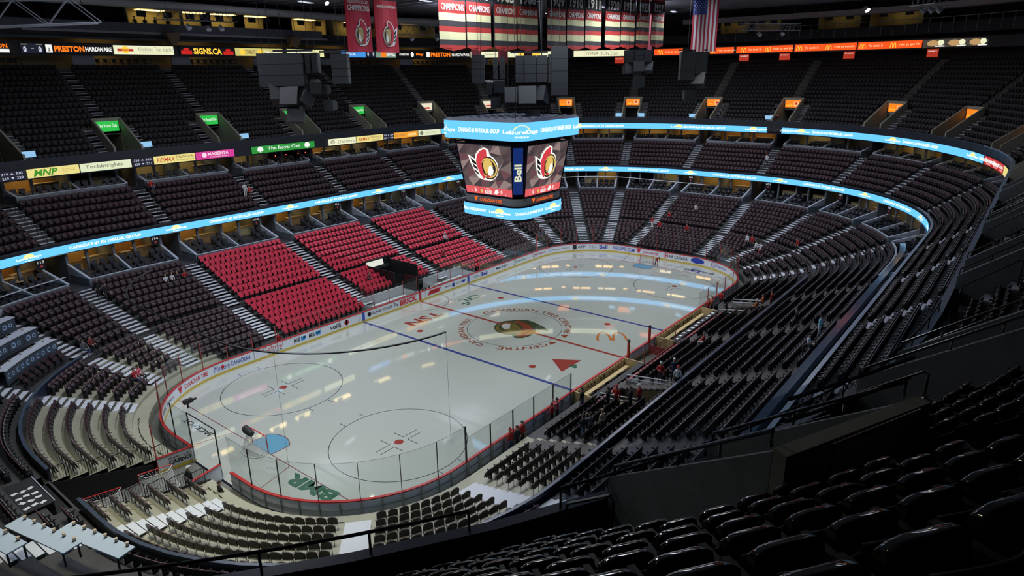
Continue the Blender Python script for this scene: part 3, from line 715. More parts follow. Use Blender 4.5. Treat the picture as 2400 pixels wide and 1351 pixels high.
for k, (d, z) in enumerate(ROWS_A):
    if k == 0: seat_row('A', 0, d, z, TA, AIS_LOW, .9, .56, lambda u, k: 'maroon' if not (5.0 < u < 7.64 or u > 4.55) and not ux(-16.8, 0) < u < ux(16.8, 0) else ('red' if ux(-16.8, 0) < u < ux(16.8, 0) else None), row_cuts('A', k))
    else: seat_row('A', k, d, z, TA, AIS_LOW, .9, .53, lambda u, k: kind_low(u, k), row_cuts('A', k))
for k, (d, z) in enumerate(ROWS_B): seat_row('B', k, d, z, TA, AIS_LOW, .9, .53, lambda u, k: kind_low(u, k, 'B'), row_cuts('B', k) + [(6.2, 6.8)] * (k < 2))
for k, (d, z) in enumerate(ROWS_2): seat_row('2', k, d, z, T2, AIS_2, .75, .53, lambda u, k: 'maroon', [])
for k, (d, z) in enumerate(ROWS_3): seat_row('3', k, d, z, T3, AIS_3, 2.65 if k < 5 else .75, .52, lambda u, k: 'upper', [])
PLACE = lambda s: (*pos(s[1], s[2]), s[3] + zsh(s[1], s[2]))
def stuff_mesh(name, kind, lst, label):
    V0, F0, M0 = tri_list(merged(KIND[kind])); mats = merged(KIND[kind]).mats
    n = len(lst); nv = len(V0); V = np.empty((n, nv, 3)); 
    P_ = np.array([PLACE(s) for s in lst]); A_ = np.array([nrm(s[1]) - math.pi / 2 for s in lst]); c, s_ = np.cos(A_)[:, None], np.sin(A_)[:, None]
    V[:, :, 0] = P_[:, 0:1] + c * V0[:, 0] - s_ * V0[:, 1]; V[:, :, 1] = P_[:, 1:2] + s_ * V0[:, 0] + c * V0[:, 1]; V[:, :, 2] = P_[:, 2:3] + V0[:, 2]
    F = (F0[None] + (np.arange(n) * nv)[:, None, None]).reshape(-1, 3)
    me = np_mesh(name, V.reshape(-1, 3), F, np.tile(M0, n), mats)
    o = link(bpy.data.objects.new(name, me)); tag(o, label, 'seats', kind='stuff'); return o
# detailed seat for the foreground of the upper deck
def loft(mb, sec, xs, m):
    """sec(x) -> closed loop of (y,z)"""
    n = len(sec(xs[0])); vs = [(x, y, z) for x in xs for y, z in sec(x)]
    fs = [(i * n + j, i * n + (j + 1) % n, (i + 1) * n + (j + 1) % n, (i + 1) * n + j) for i in range(len(xs) - 1) for j in range(n)]
    fs += [tuple(range(n))[::-1], tuple((len(xs) - 1) * n + j for j in range(n))]
    return mb.add(vs, fs, m)
def fg_seat():
    xs = [-.24 + .06 * i for i in range(9)]
    def bsec(x):
        t = (x / .24) ** 2; y = .66 - .07 * t; zt = .83 - .05 * t; return [(y - .10, .36), (y - .04, .60), (y, zt - .03), (y + .015, zt), (y + .035, zt), (y + .045, zt - .03), (y + .0, .60), (y - .05, .36)]
    def psec(x):
        t = (x / .21) ** 2; zt = .765 - .06 * t * t; y = .40 - .02 * t
        return [(y + .02, .36), (y - .02, .55), (y - .022, zt - .05), (y - .018, zt - .022), (y - .006, zt - .0170), (y + .008, zt - .0125), (y + .022, zt - .0085), (y + .036, zt - .005), (y + .044, zt - .02), (y + .075, .50), (y + .08, .36)]
    b_ = loft(MB(), bsec, xs, SEAT_BLK).mesh('backrest'); p = loft(MB(), psec, [x * .21 / .24 for x in xs], mat('seat_pan_gloss', (.012, .010, .012), .06, spec=1.0)).mesh('seat_pan')
    for me in (b_, p): me.polygons.foreach_set('use_smooth', [len(q.vertices) == 4 for q in me.polygons])
    a = MB().hexa([(-.29, .22, .56), (-.235, .22, .56), (-.235, .60, .60), (-.29, .60, .60), (-.29, .22, .60), (-.235, .22, .60), (-.235, .60, .64), (-.29, .60, .64)], ARM_LIT).mesh('armrest')
    s = MB().hexa([(-.275, .34, 0), (-.25, .34, 0), (-.25, .56, 0), (-.275, .56, 0), (-.275, .38, .57), (-.25, .38, .57), (-.25, .64, .60), (-.275, .64, .60)], SEAT_BLK).mesh('side_standard')
    return b_, p, a, s
FG = fg_seat()
LOW_M = {k: [q.mesh(n_) for q, n_ in zip(v, ('backrest', 'seat_pan', 'side_standard'))] for k, v in KIND.items()}
import collections
by = collections.defaultdict(list)
for s in SEATS: by[s[0]].append(s)
def camdist(s):
    p = PLACE(s); return math.dist((p[0], p[1], p[2] + .6), CAM)
def lab3(k): return 'black tip-up seat in the %s row of the steep upper deck' % ORD[k]
def pick(lst, n):
    vis = [s for s in lst if inframe((*PLACE(s)[:2], PLACE(s)[2] + .6), 30)]; vis.sort(key=camdist); ch = vis[:n]; ids = set(map(id, ch)); return ch, [s for s in lst if id(s) not in ids]
near_up = lambda s: True
ind, rest = pick(by['upper'], 300)
for s in ind:
    p = PLACE(s); t = thing('upper_deck_seat', lab3(s[5]), 'seat', p, nrm(s[1]) - math.pi / 2, 'upper deck seats')
    for n_, me in zip(('backrest', 'seat_pan', 'armrest', 'side_standard'), FG): inst(n_, me, parent=t)
# seats next nearest keep the detailed shape inside the uncountable rest
stuff_mesh('upper_deck_seating', 'upper', rest, 'distant rows of black seats around the upper deck')
ind, rest = pick(by['red'], 300)
for s in ind:
    t = thing('red_arena_seat', 'bright red tip-up seat in the %s row above the rink-side rows' % (ORD[s[5] + (7 if s[4] == 'B' else 0)]), 'seat', PLACE(s), nrm(s[1]) - math.pi / 2, 'red lower bowl seats')
    for n_, me in zip(('backrest', 'seat_pan', 'side_standard'), LOW_M['red']): inst(n_, me, parent=t)
stuff_mesh('red_seating', 'red', rest, 'further bright red seats across the red sections')
low_m = [s for s in by['maroon'] if s[4] != '2']; m2 = [s for s in by['maroon'] if s[4] == '2']
ind, rest = pick(by['maroon'], 300)
for s in ind:
    tn = {'A': 'lower bowl below the partition', 'B': 'lower bowl above the partition', '2': 'middle tier'}[s[4]]
    t = thing('maroon_arena_seat', 'maroon tip-up seat in the %s row of the %s' % (ORD[s[5]], tn), 'seat', PLACE(s), nrm(s[1]) - math.pi / 2, 'maroon seats')
    for n_, me in zip(('backrest', 'seat_pan', 'side_standard'), LOW_M['maroon']): inst(n_, me, parent=t)
stuff_mesh('maroon_seating', 'maroon', rest, 'dark maroon seats filling the lower bowl and middle tier')

# portable chairs on the tan risers of the near end, and black folding chairs at the boards
PADM = mat('pad_maroon', (.045, .018, .022), .6); FRM = mat('chair_black', (.014, .014, .016), .4)
def portable():
    b_ = MB(); n = 8; out = [(.24 * math.cos(R(180 * i / n)), .70 + .17 * math.sin(R(180 * i / n))) for i in range(n + 1)]; out = [(-.23, .40)] + out[::-1] + [(.23, .40)]
    slab(b_, out[::-1], .50, .58, .05, PADM, FRM, PADM)
    p = MB(); slab(p, [(-.22, .32), (.22, .32), (.21, .66), (-.21, .66)], .34, .44, .06, FRM, PADM, PADM)
    f = MB()
    for x in (-.24, .24): f.tube([(x, .52, 0), (x, .55, .7), (x, .30, .62)], .016, FRM, 4)
    f.tube([(-.24, .535, .36), (.24, .535, .36)], .016, FRM, 4)
    return b_.mesh('backrest'), p.mesh('seat_pad'), f.mesh('frame')
def folding():
    b_ = MB(); slab(b_, [(-.2, .52), (.2, .52), (.22, .66), (.16, .78), (-.16, .78), (-.22, .66)], .46, .52, .03, FRM, FRM, FRM)
    p = MB().hexa([(-.21, .05, .44), (.21, .05, .44), (.19, .44, .41), (-.19, .44, .41), (-.21, .05, .47), (.21, .05, .47), (.19, .44, .44), (-.19, .44, .44)], FRM)
    f = MB()
    for x in (-.22, .22): f.tube([(x, .5, .75), (x, .02, 0)], .014, FRM, 4).tube([(x, .05, .44), (x, .52, 0)], .014, FRM, 4)
    f.tube([(-.22, .1, .1), (.22, .1, .1)], .01, FRM, 4)
    return b_.mesh('backrest'), p.mesh('seat_pan'), f.mesh('folding_frame')
PORT, FOLD = portable(), folding()
pl = sorted(by['portable'], key=camdist)
for i, s in enumerate(pl):
    if i < 300:
        t = thing('portable_chair', 'round-backed maroon portable chair in the %s tan riser row round the open gate' % ORD[s[5] - 1], 'chair', PLACE(s), nrm(s[1]) - math.pi / 2, 'portable riser chairs')
        for n_, me in zip(('backrest', 'seat_pad', 'frame'), PORT): inst(n_, me, parent=t)
nf = 0
def fold_row(u0, u1, d, pitch, z, label):
    s0, s1 = arc(u0, d), arc(u1, d); n = int((s1 - s0) / pitch)
    for j in range(n):
        u = at(s0 + (j + .5) * pitch, d); t = thing('folding_chair', label, 'chair', (*pos(u, d), z), nrm(u) - math.pi / 2 + random.uniform(-.1, .1), 'folding chairs by the boards')
        for n_, me in zip(('backrest', 'seat_pan', 'folding_frame'), FOLD): inst(n_, me, parent=t)
fold_row(5.08, 5.42, .95, .62, .0, 'black folding chair facing the boards on the goal lettering side'); fold_row(5.50, 5.95, .95, .62, .0, 'black folding chair facing the boards between two riser stairs'); fold_row(6.02, 6.24, .95, .62, 0, 'black folding chair by the open gate near the seated person'); fold_row(6.80, 7.36, .95, .60, 0, 'black folding chair on the lettered door side of the gate')
# ================================================================== SUITES UNDER THE MIDDLE AND UPPER TIERS
SW = mat('suite_wall_grey', (.16, .175, .20), .6, noise=.12); SCAP = mat('suite_cap', (.48, .52, .58), .5); WOOD = mat('suite_wood', (.42, .24, .09), .5, noise=.2, nscale=2); CREAM = mat('suite_cream', (.55, .45, .22), .6); SDARK = mat('suite_dark', (.03, .03, .035), .6); SFLOOR = mat('suite_floor', (.05, .05, .055), .6); REDW = mat('suite_red', (.45, .05, .03), .6)
TABLE = mat('table_tan', (.55, .40, .20), .4); LEATH = mat('leather_black', (.020, .022, .027), .45)
def radial(mb, u, d0, d1, z0, z1a, z1b, th, m):
    """upright radial wall at station u from d0 to d1, top from z1a to z1b"""
    ph = nrm(u); t = (math.sin(ph) * th / 2, -math.cos(ph) * th / 2)
    p = []
    for d, s in ((d0, -1), (d0, 1), (d1, 1), (d1, -1)):
        x, y = pos(u, d); p.append((x + s * t[0], y + s * t[1]))
    zs = zsh(u, d1)
    mb.hexa([(*q, z0 + zs) for q in p] + [(*p[0], z1a + zs), (*p[1], z1a + zs), (*p[2], z1b + zs), (*p[3], z1b + zs)], m); return mb
def suite_chair():
    b_ = MB(); slab(b_, [(-.26, .42), (.26, .42), (.26, .92), (-.26, .92)], .50, .60, .09, LEATH, LEATH, LEATH)
    p = MB().box((-.24, .06, .30), (.24, .52, .46), LEATH)
    a = MB().box((-.32, .08, .1), (-.24, .58, .64), LEATH)
    return b_, p, a
SC = suite_chair(); KIND['suite'] = SC; SC_M = [q.mesh(n_) for q, n_ in zip(SC, ('backrest', 'seat_cushion', 'arm'))]
SUITE_SEATS = []; LAMPS = [glow('suite_lamp_%d' % i, c, s, True) for i, (c, s) in enumerate((((1, .72, .28), 3.2), ((1, .62, .22), 2.3), ((1, .8, .45), 1.6)))]
def suite_level(nm, aisles, d0, zf, dt, nst, droom, zc, urange, cap_lab, seed):
    """d0 front wall, zf terrace floor levels, droom back wall, zc ceiling"""
    rnd = random.Random(seed); root = struct(empty(nm), cap_lab); al = sorted(aisles); AW = .95
    for i in range(len(al)):
        u0, u1 = al[i], al[(i + 1) % len(al)] + (8 if i == len(al) - 1 else 0)
        if not any(a <= (u0 % 8) <= b_ for a, b_ in urange): continue
        a_, b_ = u0 + hu(AW, d0, u0), u1 - hu(AW, d0, u1 % 8)
        MBs = MB(); sweep(MBs, [(d0, zf[0] - .6), (d0, zf[0] + .75), (d0 + .14, zf[0] + .75), (d0 + .14, zf[0] - .6)], a_, b_, SW, True); MBs.build('front_parapet', root)
        MBs = MB(); sweep(MBs, [(d0 - .03, zf[0] + .75), (d0 + .17, zf[0] + .75), (d0 + .17, zf[0] + .80), (d0 - .03, zf[0] + .80)], a_, b_, SCAP, True); MBs.build('parapet_cap', root)
        for j in range(nst):
            da = d0 + .14 + j * dt; db = da + dt if j < nst - 1 else droom
            MBs = MB(); sweep(MBs, [(da, zf[j] - .5), (da, zf[j]), (db, zf[j])], a_, b_, SFLOOR); MBs.build('suite_floor', root)
        um = (u0 + u1) / 2
        zt = zf[0] + .82; ze = zf[-1] + .95; dmid = d0 + .14 + nst * dt
        for uu, th in ((a_, .16), (b_, .16), (um, .10)):
            radial(MB(), uu, d0, dmid, zf[0] - .5, zt, ze, th, SW).build('divider_wall', root)
            radial(MB(), uu, d0 - .02, dmid, zt, zt + .05, ze + .05, th + .06, SCAP).build('divider_cap', root) if th > .0 else None
            radial(MB(), uu, dmid, droom, zf[0] - .5, zc, zc, th + .1, SW).build('room_wall', root)
        MBs = MB(); sweep(MBs, [(dmid - .6, zc), (droom, zc)], a_, b_, SDARK); MBs.build('suite_ceiling', root)
        for h, (lo, hi) in enumerate(((a_, um), (um, b_))):
            style = rnd.random(); back = WOOD if style < .45 else (CREAM if style < .72 else (SDARK if style < .92 else REDW))
            MBs = MB(); sweep(MBs, [(droom - .02, zf[-1]), (droom - .02, zc)], lo, hi, back); MBs.build('back_wall', root)
            us_ = (lo + hi) / 2
            if style < .78:
                lm = LAMPS[0 if style < .3 else (1 if style < .6 else 2)]
                o = MB().box((-1.6, -.6, -.05), (1.6, .6, 0), lm).build('ceiling_lamp', root); o.location = (*pos(us_, droom - 1.6), zc - .02 + zsh(us_, droom)); o.rotation_euler[2] = nrm(us_) - math.pi / 2
            # column, counter
            du = (hi - lo)
            radial(MB(), lo + du * .42, dmid - .1, dmid + .15, zf[-1], zc, zc, .22, SW).build('column', root)
            if rnd.random() < .65:
                t = thing('bar_counter', '%s counter inside the %s behind %s' % ('wooden' if back is WOOD else 'pale', 'lower suite' if nm == 'lower_suites' else 'upper suite', 'black chairs'), 'counter', (*pos(lo + du * .7, dmid + .9), zf[-1] + zsh(us_, d0)), nrm(us_) - math.pi / 2, 'suite counters')
                MB().box((-1.1, 0, 0), (1.1, .5, .95), WOOD if back is WOOD else CREAM).build('counter_body', t); MB().box((-1.15, -.08, .95), (1.15, .55, 1.0), TABLE).build('counter_top', t)
            if rnd.random() < .45:
                t = thing('high_table', 'pale high table in the %s' % ('lower suite' if nm == 'lower_suites' else 'upper suite'), 'table', (*pos(lo + du * .25, dmid + .5), zf[-1] + zsh(us_, d0)), nrm(us_) - math.pi / 2, 'suite tables')
                MB().box((-.5, -.3, .92), (.5, .3, .96), TABLE).build('table_top', t); MB().tube([(0, 0, 0), (0, 0, .92)], .05, BLK).build('leg', t); MB().box((-.25, -.25, 0), (.25, .25, .03), BLK).build('base', t)
            gap = rnd.choice((.35, .5, .62))
            for j in range(nst):
                dd = d0 + .2 + j * dt; s0, s1 = arc(lo % 8, dd), arc(hi % 8, dd)
                if s1 < s0: s1 += tab(dd)[-1]
                n = int((s1 - s0 - .35) / .66)
                for q in range(n):
                    fr = (q + .5) / n
                    if j > 0 and abs(fr - gap) < .12: continue
                    SUITE_SEATS.append(('suite', at(s0 + .2 + fr * (s1 - s0 - .4), dd), dd, zf[j], nm, j))
    for u in al:   # the passage at each aisle
        if not any(a <= u <= b_ for a, b_ in urange): continue
        lo, hi = u - hu(AW, d0, u), u + hu(AW, d0, u)
        MBs = MB(); sweep(MBs, [(d0 - .3, zf[0] + .1), (droom, zf[0] + .1)], lo, hi, SFLOOR); MBs.build('passage_floor', root)
        MBs = MB(); sweep(MBs, [(droom - .3, zf[0]), (droom - .3, zc)], lo, hi, SDARK); MBs.build('passage_end', root)
        MBs = MB(); sweep(MBs, [(dmid - .6, zc), (droom, zc)], lo, hi, CREAM); MBs.build('passage_ceiling', root)
        if random.random() < .7:
            o = MB().box((-.3, -.3, -.04), (.3, .3, 0), LAMPS[1]).build('passage_lamp', root); o.location = (*pos(u, droom - 1.2), zc - .02 + zsh(u, droom))
    return root
VISR = [(0, 3.95), (7.3, 8)]
suite_level('lower_suites', AIS_LOW, 15.56, (5.45, 5.85, 6.25), 1.0, 3, 23.0, 8.36, VISR, 'row of open suites under the blue display band', 3)
suite_level('upper_suites', AIS_2, 24.22, (12.25, 12.65), .95, 2, 30.0, 14.55, VISR, 'row of open suites under the advertising band', 5)
SUITE_SEATS.sort(key=camdist)
vis = [s for s in SUITE_SEATS if inframe(PLACE(s))]; ids = set(id(s) for s in vis[:300])
for s in vis[:300]:
    t = thing('suite_chair', 'black leather armchair in the %s row of the %s' % (ORD[s[5]], 'suites above the lower bowl' if s[4] == 'lower_suites' else 'suites above the middle tier'), 'chair', PLACE(s), nrm(s[1]) - math.pi / 2, 'suite armchairs')
    for n_, me in zip(('backrest', 'seat_cushion', 'arm'), SC_M): inst(n_, me, parent=t)
stuff_mesh('suite_seating', 'suite', [s for s in SUITE_SEATS if id(s) not in ids], 'further black armchairs inside the suites')
# section number plates under the low band
SIGN_K = mat('sign_black', (.012, .012, .018), .5); SIGN_T = glow('sign_text', (.6, .6, .65), .7)
for i, (u, n_) in enumerate([(AISLE_F[0] - .27, '114')] + [(a - hu(1.5, 18, a), str(113 + j)) for j, a in enumerate([7.88] + AISLE_F + [1.133])] + [(a + hu(1.4, 18, a), str(s)) for a, s in zip(AISLE_E[4:], ('100', '101', '102', '103'))][:4]):
    if i == 0: continue
    t = thing('section_sign', 'small dark sign numbered %s beneath the blue display band' % words_of(n_), 'sign', (0, 0, 0))
    f = oval_fn(u % 8, 18.6, 7.85, 0); fe = oval_fn(u % 8, 18.6, 7.85, .03)
    m_ = MB(); m_.prism([(-.4, -.45), (.4, -.45), (.4, .45), (-.4, .45)], f, oval_fn(u % 8, 18.6, 7.85, -.06), SIGN_K); m_.build('plate', t)
    m_ = MB(); add_text(m_, n_, .6, .26, fe, SIGN_T, .03, 0, 0, .18); disc(m_, 0, -.2, .12, .13, fe, glow('sign_dot', (.5, .05, .05), .4), 10); m_.build('lettering', t)

# ================================================================== LED BANDS
SKY = srgb(88, 172, 230)
LED = glow('led_blue', SKY, 1.6, True); LED_W = glow('led_white', (1, 1, 1), 1.5); LED_Y = glow('led_yellow', (1.0, .72, .25), 1.4); LED_BACK = mat('led_housing', (.01, .012, .02), .4)
def logo(m_, f, cx, h):
    n = 14; pts_ = [(cx + .95 * h * 1.1 * math.cos(R(180 * i / n)) * .62, -.02 * h + .46 * h * math.sin(R(180 * i / n))) for i in range(n + 1)]
    poly(m_, pts_, f, LED_Y)
    add_text(m_, 'LeisureDays', 2.9 * h, .36 * h, f, LED_W, .02, 0, cx, -.06 * h)
    add_text(m_, 'RV GROUP', 1.0 * h, .13 * h, f, LED_W, .02, 0, cx, -.36 * h)
def band(label, u0, u1, d, z0, z1, logos, period, textw, per_panel=None):
    t = thing('led_ribbon_display', label, 'display'); zc = (z0 + z1) / 2; h = z1 - z0
    s0 = arc(u0, d); s1 = arc(u1 % 8, d)
    if s1 <= s0: s1 += tab(d)[-1]
    n = max(1, round((s1 - s0) / 3.35))
    for i in range(n):
        ua, ub = at(s0 + (s1 - s0) * i / n, d), at(s0 + (s1 - s0) * (i + 1) / n, d)
        if ub < ua: ub += 8
        m_ = MB(); sweep(m_, [(d, z0), (d, z1)], ua, ub, LED, step=1 / 40); sweep(m_, [(d, z1), (d + .14, z1), (d + .14, z0), (d, z0)], ua, ub, LED_BACK, step=1 / 40); m_.build('led_panel', t)
    for uc in logos:
        m_ = MB(); logo(m_, oval_fn(uc, d, zc), 0, h); m_.build('led_logo', t)
        m_ = MB(); add_text(m_, "CANADA'S #1 RV DEALER GROUP", textw, .42 * h, oval_fn(shift(uc, period / 2, d), d, zc), LED_W, .02, 0); m_.build('led_lettering', t)
    return t
d_ = 18.2; s_ref = arc(ux(-16.2, 0), d_)
lg = [at(s_ref + 13.38 * k, d_) for k in range(-2, 17)]
band('long blue display band with white lettering above the lower suites', 7.0, 6.98, d_, 8.40, 9.12, lg, 13.38, 6.4)
d_ = 24.05
band('blue display band above the middle tier behind the hanging scoreboard', 1.125, 3.002, d_, 14.62, 15.45, [at(arc(1.59, d_) - 0, d_), shift(1.878, 1.5, d_), 2.789], 6.7 if False else 8.2, 6.6)
band('blue display band above the middle tier past the camera platform', 3.044, 3.717, d_, 14.62, 15.45, [3.10, 3.371, 3.664], 9.1, 6.0)
band('blue display band along the near side of the middle tier', 4.05, 5.9, d_, 14.62, 15.45, [4.3, 4.6], 9, 6)
# parapets behind the bands
for nm_, d, z0, z1, dd in (('parapet_middle', 18.36, 8.3, 9.35, .2), ('parapet_upper', 24.2, 14.5, 16.25, .22)):
    mb = MB(); sweep(mb, [(d, z0), (d, z1), (d + dd, z1), (d + dd, z0)], 0, 7.9999, PARA, True, 1 / 20); struct(mb.build(nm_), 'dark parapet along the tier front')
    for lo, hi, mm in ((0, 3.7, mat('parapet_cap', (.05, .06, .09), .25)), (3.7, 5.12, mat('parapet_cap_led_lit', (.30, .36, .46), .25)), (5.12, 7.9999, mat('parapet_cap', (.05, .06, .09), .25))):  # near side caps paler: glow of the blue displays painted in
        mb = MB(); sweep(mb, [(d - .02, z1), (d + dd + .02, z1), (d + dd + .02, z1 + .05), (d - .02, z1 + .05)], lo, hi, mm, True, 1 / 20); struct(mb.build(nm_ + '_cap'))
# tops of the near side parapets: pale lit ledges
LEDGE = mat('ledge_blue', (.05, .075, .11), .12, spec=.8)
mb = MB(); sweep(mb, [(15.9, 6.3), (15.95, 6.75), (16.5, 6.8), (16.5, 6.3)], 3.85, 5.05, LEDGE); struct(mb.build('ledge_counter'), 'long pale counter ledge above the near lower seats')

# ================================================================== ADVERTISING SIGNS
def lit_sign(name, label, u0, u1, d, z0, z1, bg, items, thick=.12, s=1.0, frame=True):
    t = thing(name, label, 'sign'); zc = (z0 + z1) / 2
    if u1 < u0: u1 += 8
    m_ = MB(); sweep(m_, [(d, z0), (d, z1)], u0, u1, bg, step=1 / 40); m_.build('sign_face', t)
    m_ = MB(); sweep(m_, [(d, z1), (d + thick, z1 + .03), (d + thick, z0 - .03), (d, z0)], u0, u1, BLK, step=1 / 40); m_.build('sign_housing', t)
    um = at((arc(u0 % 8, d) + (arc(u1 % 8, d) + (tab(d)[-1] if u1 >= 8 and u0 < 8 else 0))) / 2, d); f = oval_fn(um, d, zc, .025); h = z1 - z0
    m_ = MB()
    for it in items:
        if it[0] == 't': _, s_, cx, w_, hh, mt = it[:6]; add_text(m_, s_, w_, hh * h, f, mt, it[6] if len(it) > 6 else .015, it[7] if len(it) > 7 else 0, cx, (it[8] if len(it) > 8 else 0) * h)
        elif it[0] == 'b': _, x0, y0, x1, y1, mt = it; poly(m_, [(x0, y0 * h), (x1, y0 * h), (x1, y1 * h), (x0, y1 * h)], f, mt)
        elif it[0] == 'd': _, cx, cy, rx, ry, mt = it; disc(m_, cx, cy * h, rx, ry * h, f, mt, 16)
        elif it[0] == 'tri': _, cx, cy, r_, sgn, mt = it; poly(m_, [(cx - r_, cy * h - sgn * r_ * .5), (cx + r_, cy * h - sgn * r_ * .5), (cx, cy * h + sgn * r_ * .6)], f, mt)
        elif it[0] == 'm':   # double arch
            _, cx, w_, hh, mt = it
            for c2 in (-.25, .25):
                for i in range(10):
                    a, b_ = R(180 - i * 18), R(180 - (i + 1) * 18); ro, ri = w_ * .25, w_ * .15
                    poly(m_, [(cx + c2 * w_ + ro * math.cos(a), (-.4 + hh * math.sin(a)) * h), (cx + c2 * w_ + ro * math.cos(b_), (-.4 + hh * math.sin(b_)) * h), (cx + c2 * w_ + ri * math.cos(b_), (-.4 + hh * .85 * math.sin(b_)) * h), (cx + c2 * w_ + ri * math.cos(a), (-.4 + hh * .85 * math.sin(a)) * h)], f, mt)
    if m_.v: m_.build('sign_lettering', t)
    return t
gl = lambda n_, r_, g, b_, s=1.0, sample=False: glow('g_' + n_, srgb(r_, g, b_), s, sample)
G_CREAM = gl('cream', 240, 240, 200, 1.0, True); G_YEL = gl('yellow', 240, 225, 140, .95, True); G_PALE = gl('pale', 228, 238, 200, .95, True); G_PINK = gl('pink', 215, 60, 150, .95, True); G_GRN = gl('green', 40, 150, 55, .95, True); G_ORG = gl('orange', 245, 165, 50, .95, True); G_NAVY = gl('navy', 30, 32, 48, .7); G_BLK = gl('black', 10, 9, 10, .6)
T_GRN = gl('tgreen', 60, 140, 30); T_GREY = gl('tgrey', 120, 125, 105); T_WHT = gl('twhite', 245, 245, 240); T_RED = gl('tred', 190, 50, 30); T_BRN = gl('tbrown', 130, 100, 60); T_ORG = gl('torange', 255, 120, 20, 1.2); T_YEL = gl('tyellow', 255, 205, 70, 1.1); T_PNK = gl('tpink', 250, 220, 235); T_SCORE = gl('tscore', 200, 205, 225); G_RED = gl('red', 200, 35, 30, 1.0, True); T_DRK = gl('tdark', 40, 40, 36, .5); G_MCD = gl('mcd', 238, 82, 22, 1.15, True); G_BLUE = gl('blue', 70, 150, 230, 1.0, True)
z0, z1 = 14.62, 15.45; dm = 24.05
def num_sign(u0, u1, a, b_, c, e): lit_sign('section_number_sign', 'dark section number board, upper pair %s and %s' % (words_of(a), words_of(b_)), u0, u1, dm, z0, z1, G_NAVY, [('t', a, -.6, .55, .26, T_SCORE, .01, 0, .24), ('t', b_, .6, .55, .26, T_SCORE, .01, 0, .24), ('t', c, -.6, .55, .26, T_SCORE, .01, 0, -.24), ('t', e, .6, .55, .26, T_SCORE, .01, 0, -.24), ('tri', 0, .24, .14, 1, T_SCORE), ('tri', 0, -.24, .14, -1, T_SCORE)])
num_sign(7.868, 7.912, '319', '320', '219', '220')
lit_sign('advertising_sign', 'yellow lit sign with big green letters MNP', 7.914, .002, dm, z0, z1, G_YEL, [('t', 'MNP', -.7, 2.1, .75, T_GRN, .03, .3), ('t', 'ACCOUNTING', 1.3, 1.1, .1, T_BRN, .0, 0, .15), ('t', 'CONSULTING', 1.3, 1.1, .1, T_BRN, .0, 0, -.02), ('t', 'TAX', 1.0, .4, .1, T_BRN, .0, 0, -.2)])
lit_sign('advertising_sign', 'pale lit sign reading TechInsights', .004, .113, dm, z0, z1, G_PALE, [('t', 'TechInsights', -.2, 3.5, .55, T_GREY, .01)])
num_sign(.115, .163, '320', '321', '220', '221')
lit_sign('advertising_sign', 'yellow lit sign with red slanted letters beside the pink sign', .165, .267, dm, z0, z1, G_YEL, [('t', 'RE/MAX', -.95, 2.0, .55, T_RED, .01, .3), ('t', 'Hallmark', 1.15, 1.9, .35, T_BRN, 0, 0, .2), ('t', 'Realty Group', 1.15, 1.9, .26, T_BRN, 0, 0, -.22)])
lit_sign('advertising_sign', 'pink lit sign reading MAGENTA', .269, .373, dm, z0, z1, G_PINK, [('d', -1.3, .05, .28, .34, T_PNK), ('t', 'MAGENTA', .35, 2.5, .42, T_PNK, .03, 0, .14), ('t', 'MORTGAGE INVEST', .45, 2.2, .16, T_PNK, .01, 0, -.28)])
lit_sign('advertising_sign', 'green lit sign reading The Royal Oak with two white trees', .424, .626, dm, z0, z1, G_GRN, [('t', 'The Royal Oak', 0, 4.6, .62, T_WHT, .01)] + [q for s in (-1, 1) for q in (('d', s * 3.3, .12, .36, .32, T_WHT), ('b', s * 3.3 - .08, -.42, s * 3.3 + .08, -.1, T_WHT), ('d', s * 3.3 - .2, -.06, .2, .2, T_WHT), ('d', s * 3.3 + .2, -.06, .2, .2, T_WHT))])
lit_sign('advertising_sign', 'pale lit sign reading Decisive', .676, .779, dm, z0, z1, G_CREAM, [('t', 'Decisive', .6, 2.8, .5, T_GREY, 0), ('d', -1.6, 0, .35, .3, T_GREY), ('d', -1.6, 0, .26, .2, G_CREAM), ('b', -1.85, -.03, -1.4, .03, T_GREY)])
lit_sign('advertising_sign', 'pale yellow lit sign with red letters beside the Decisive sign', .781, .890, dm, z0, z1, G_YEL, [('t', 'RE/MAX', -1.05, 1.9, .5, T_RED, .01, .3), ('t', 'Hallmark', 1.1, 1.9, .32, T_BRN, 0, 0, .2), ('t', 'Realty Group', 1.0, 1.6, .22, T_BRN, 0, 0, -.22)])
num_sign(.891, .934, '323', '324', '223', '224')
lit_sign('advertising_sign', 'orange lit sign on the upper tier front near the scoreboard', .936, 1.037, dm, z0, z1, G_ORG, [('t', 'GALLOWAY', -1.2, 2.1, .35, T_BRN, .0, .2), ('b', .4, -.25, 2.0, .2, gl('peach', 255, 205, 120))])
lit_sign('advertising_sign', 'pale lit sign with small round emblem near the scoreboard', 1.039, 1.122, dm, z0, z1, G_PALE, [('d', -1.5, 0, .34, .38, T_GREY), ('d', -1.5, 0, .22, .22, G_PALE), ('t', 'GH TOYOTA', .3, 2.0, .25, T_GREY, 0)])
for k in range(3):
    ua = 3.722 + k * .048
    lit_sign('advertising_sign', 'red lit panel with white script, one of three beside the blue band end', ua, ua + .047, dm, z0, z1, G_RED, [('t', 'Gabriel', 0, 1.9, .45, T_WHT, .02, .15, .1), ('t', 'PIZZA', .2, 1.2, .15, T_WHT, .0, 0, -.3)])['group'] = 'red panels'
lit_sign('advertising_sign', 'plain pale yellow lit panel beside the red panels', 3.868, 3.93, dm, z0, z1, G_YEL, [])
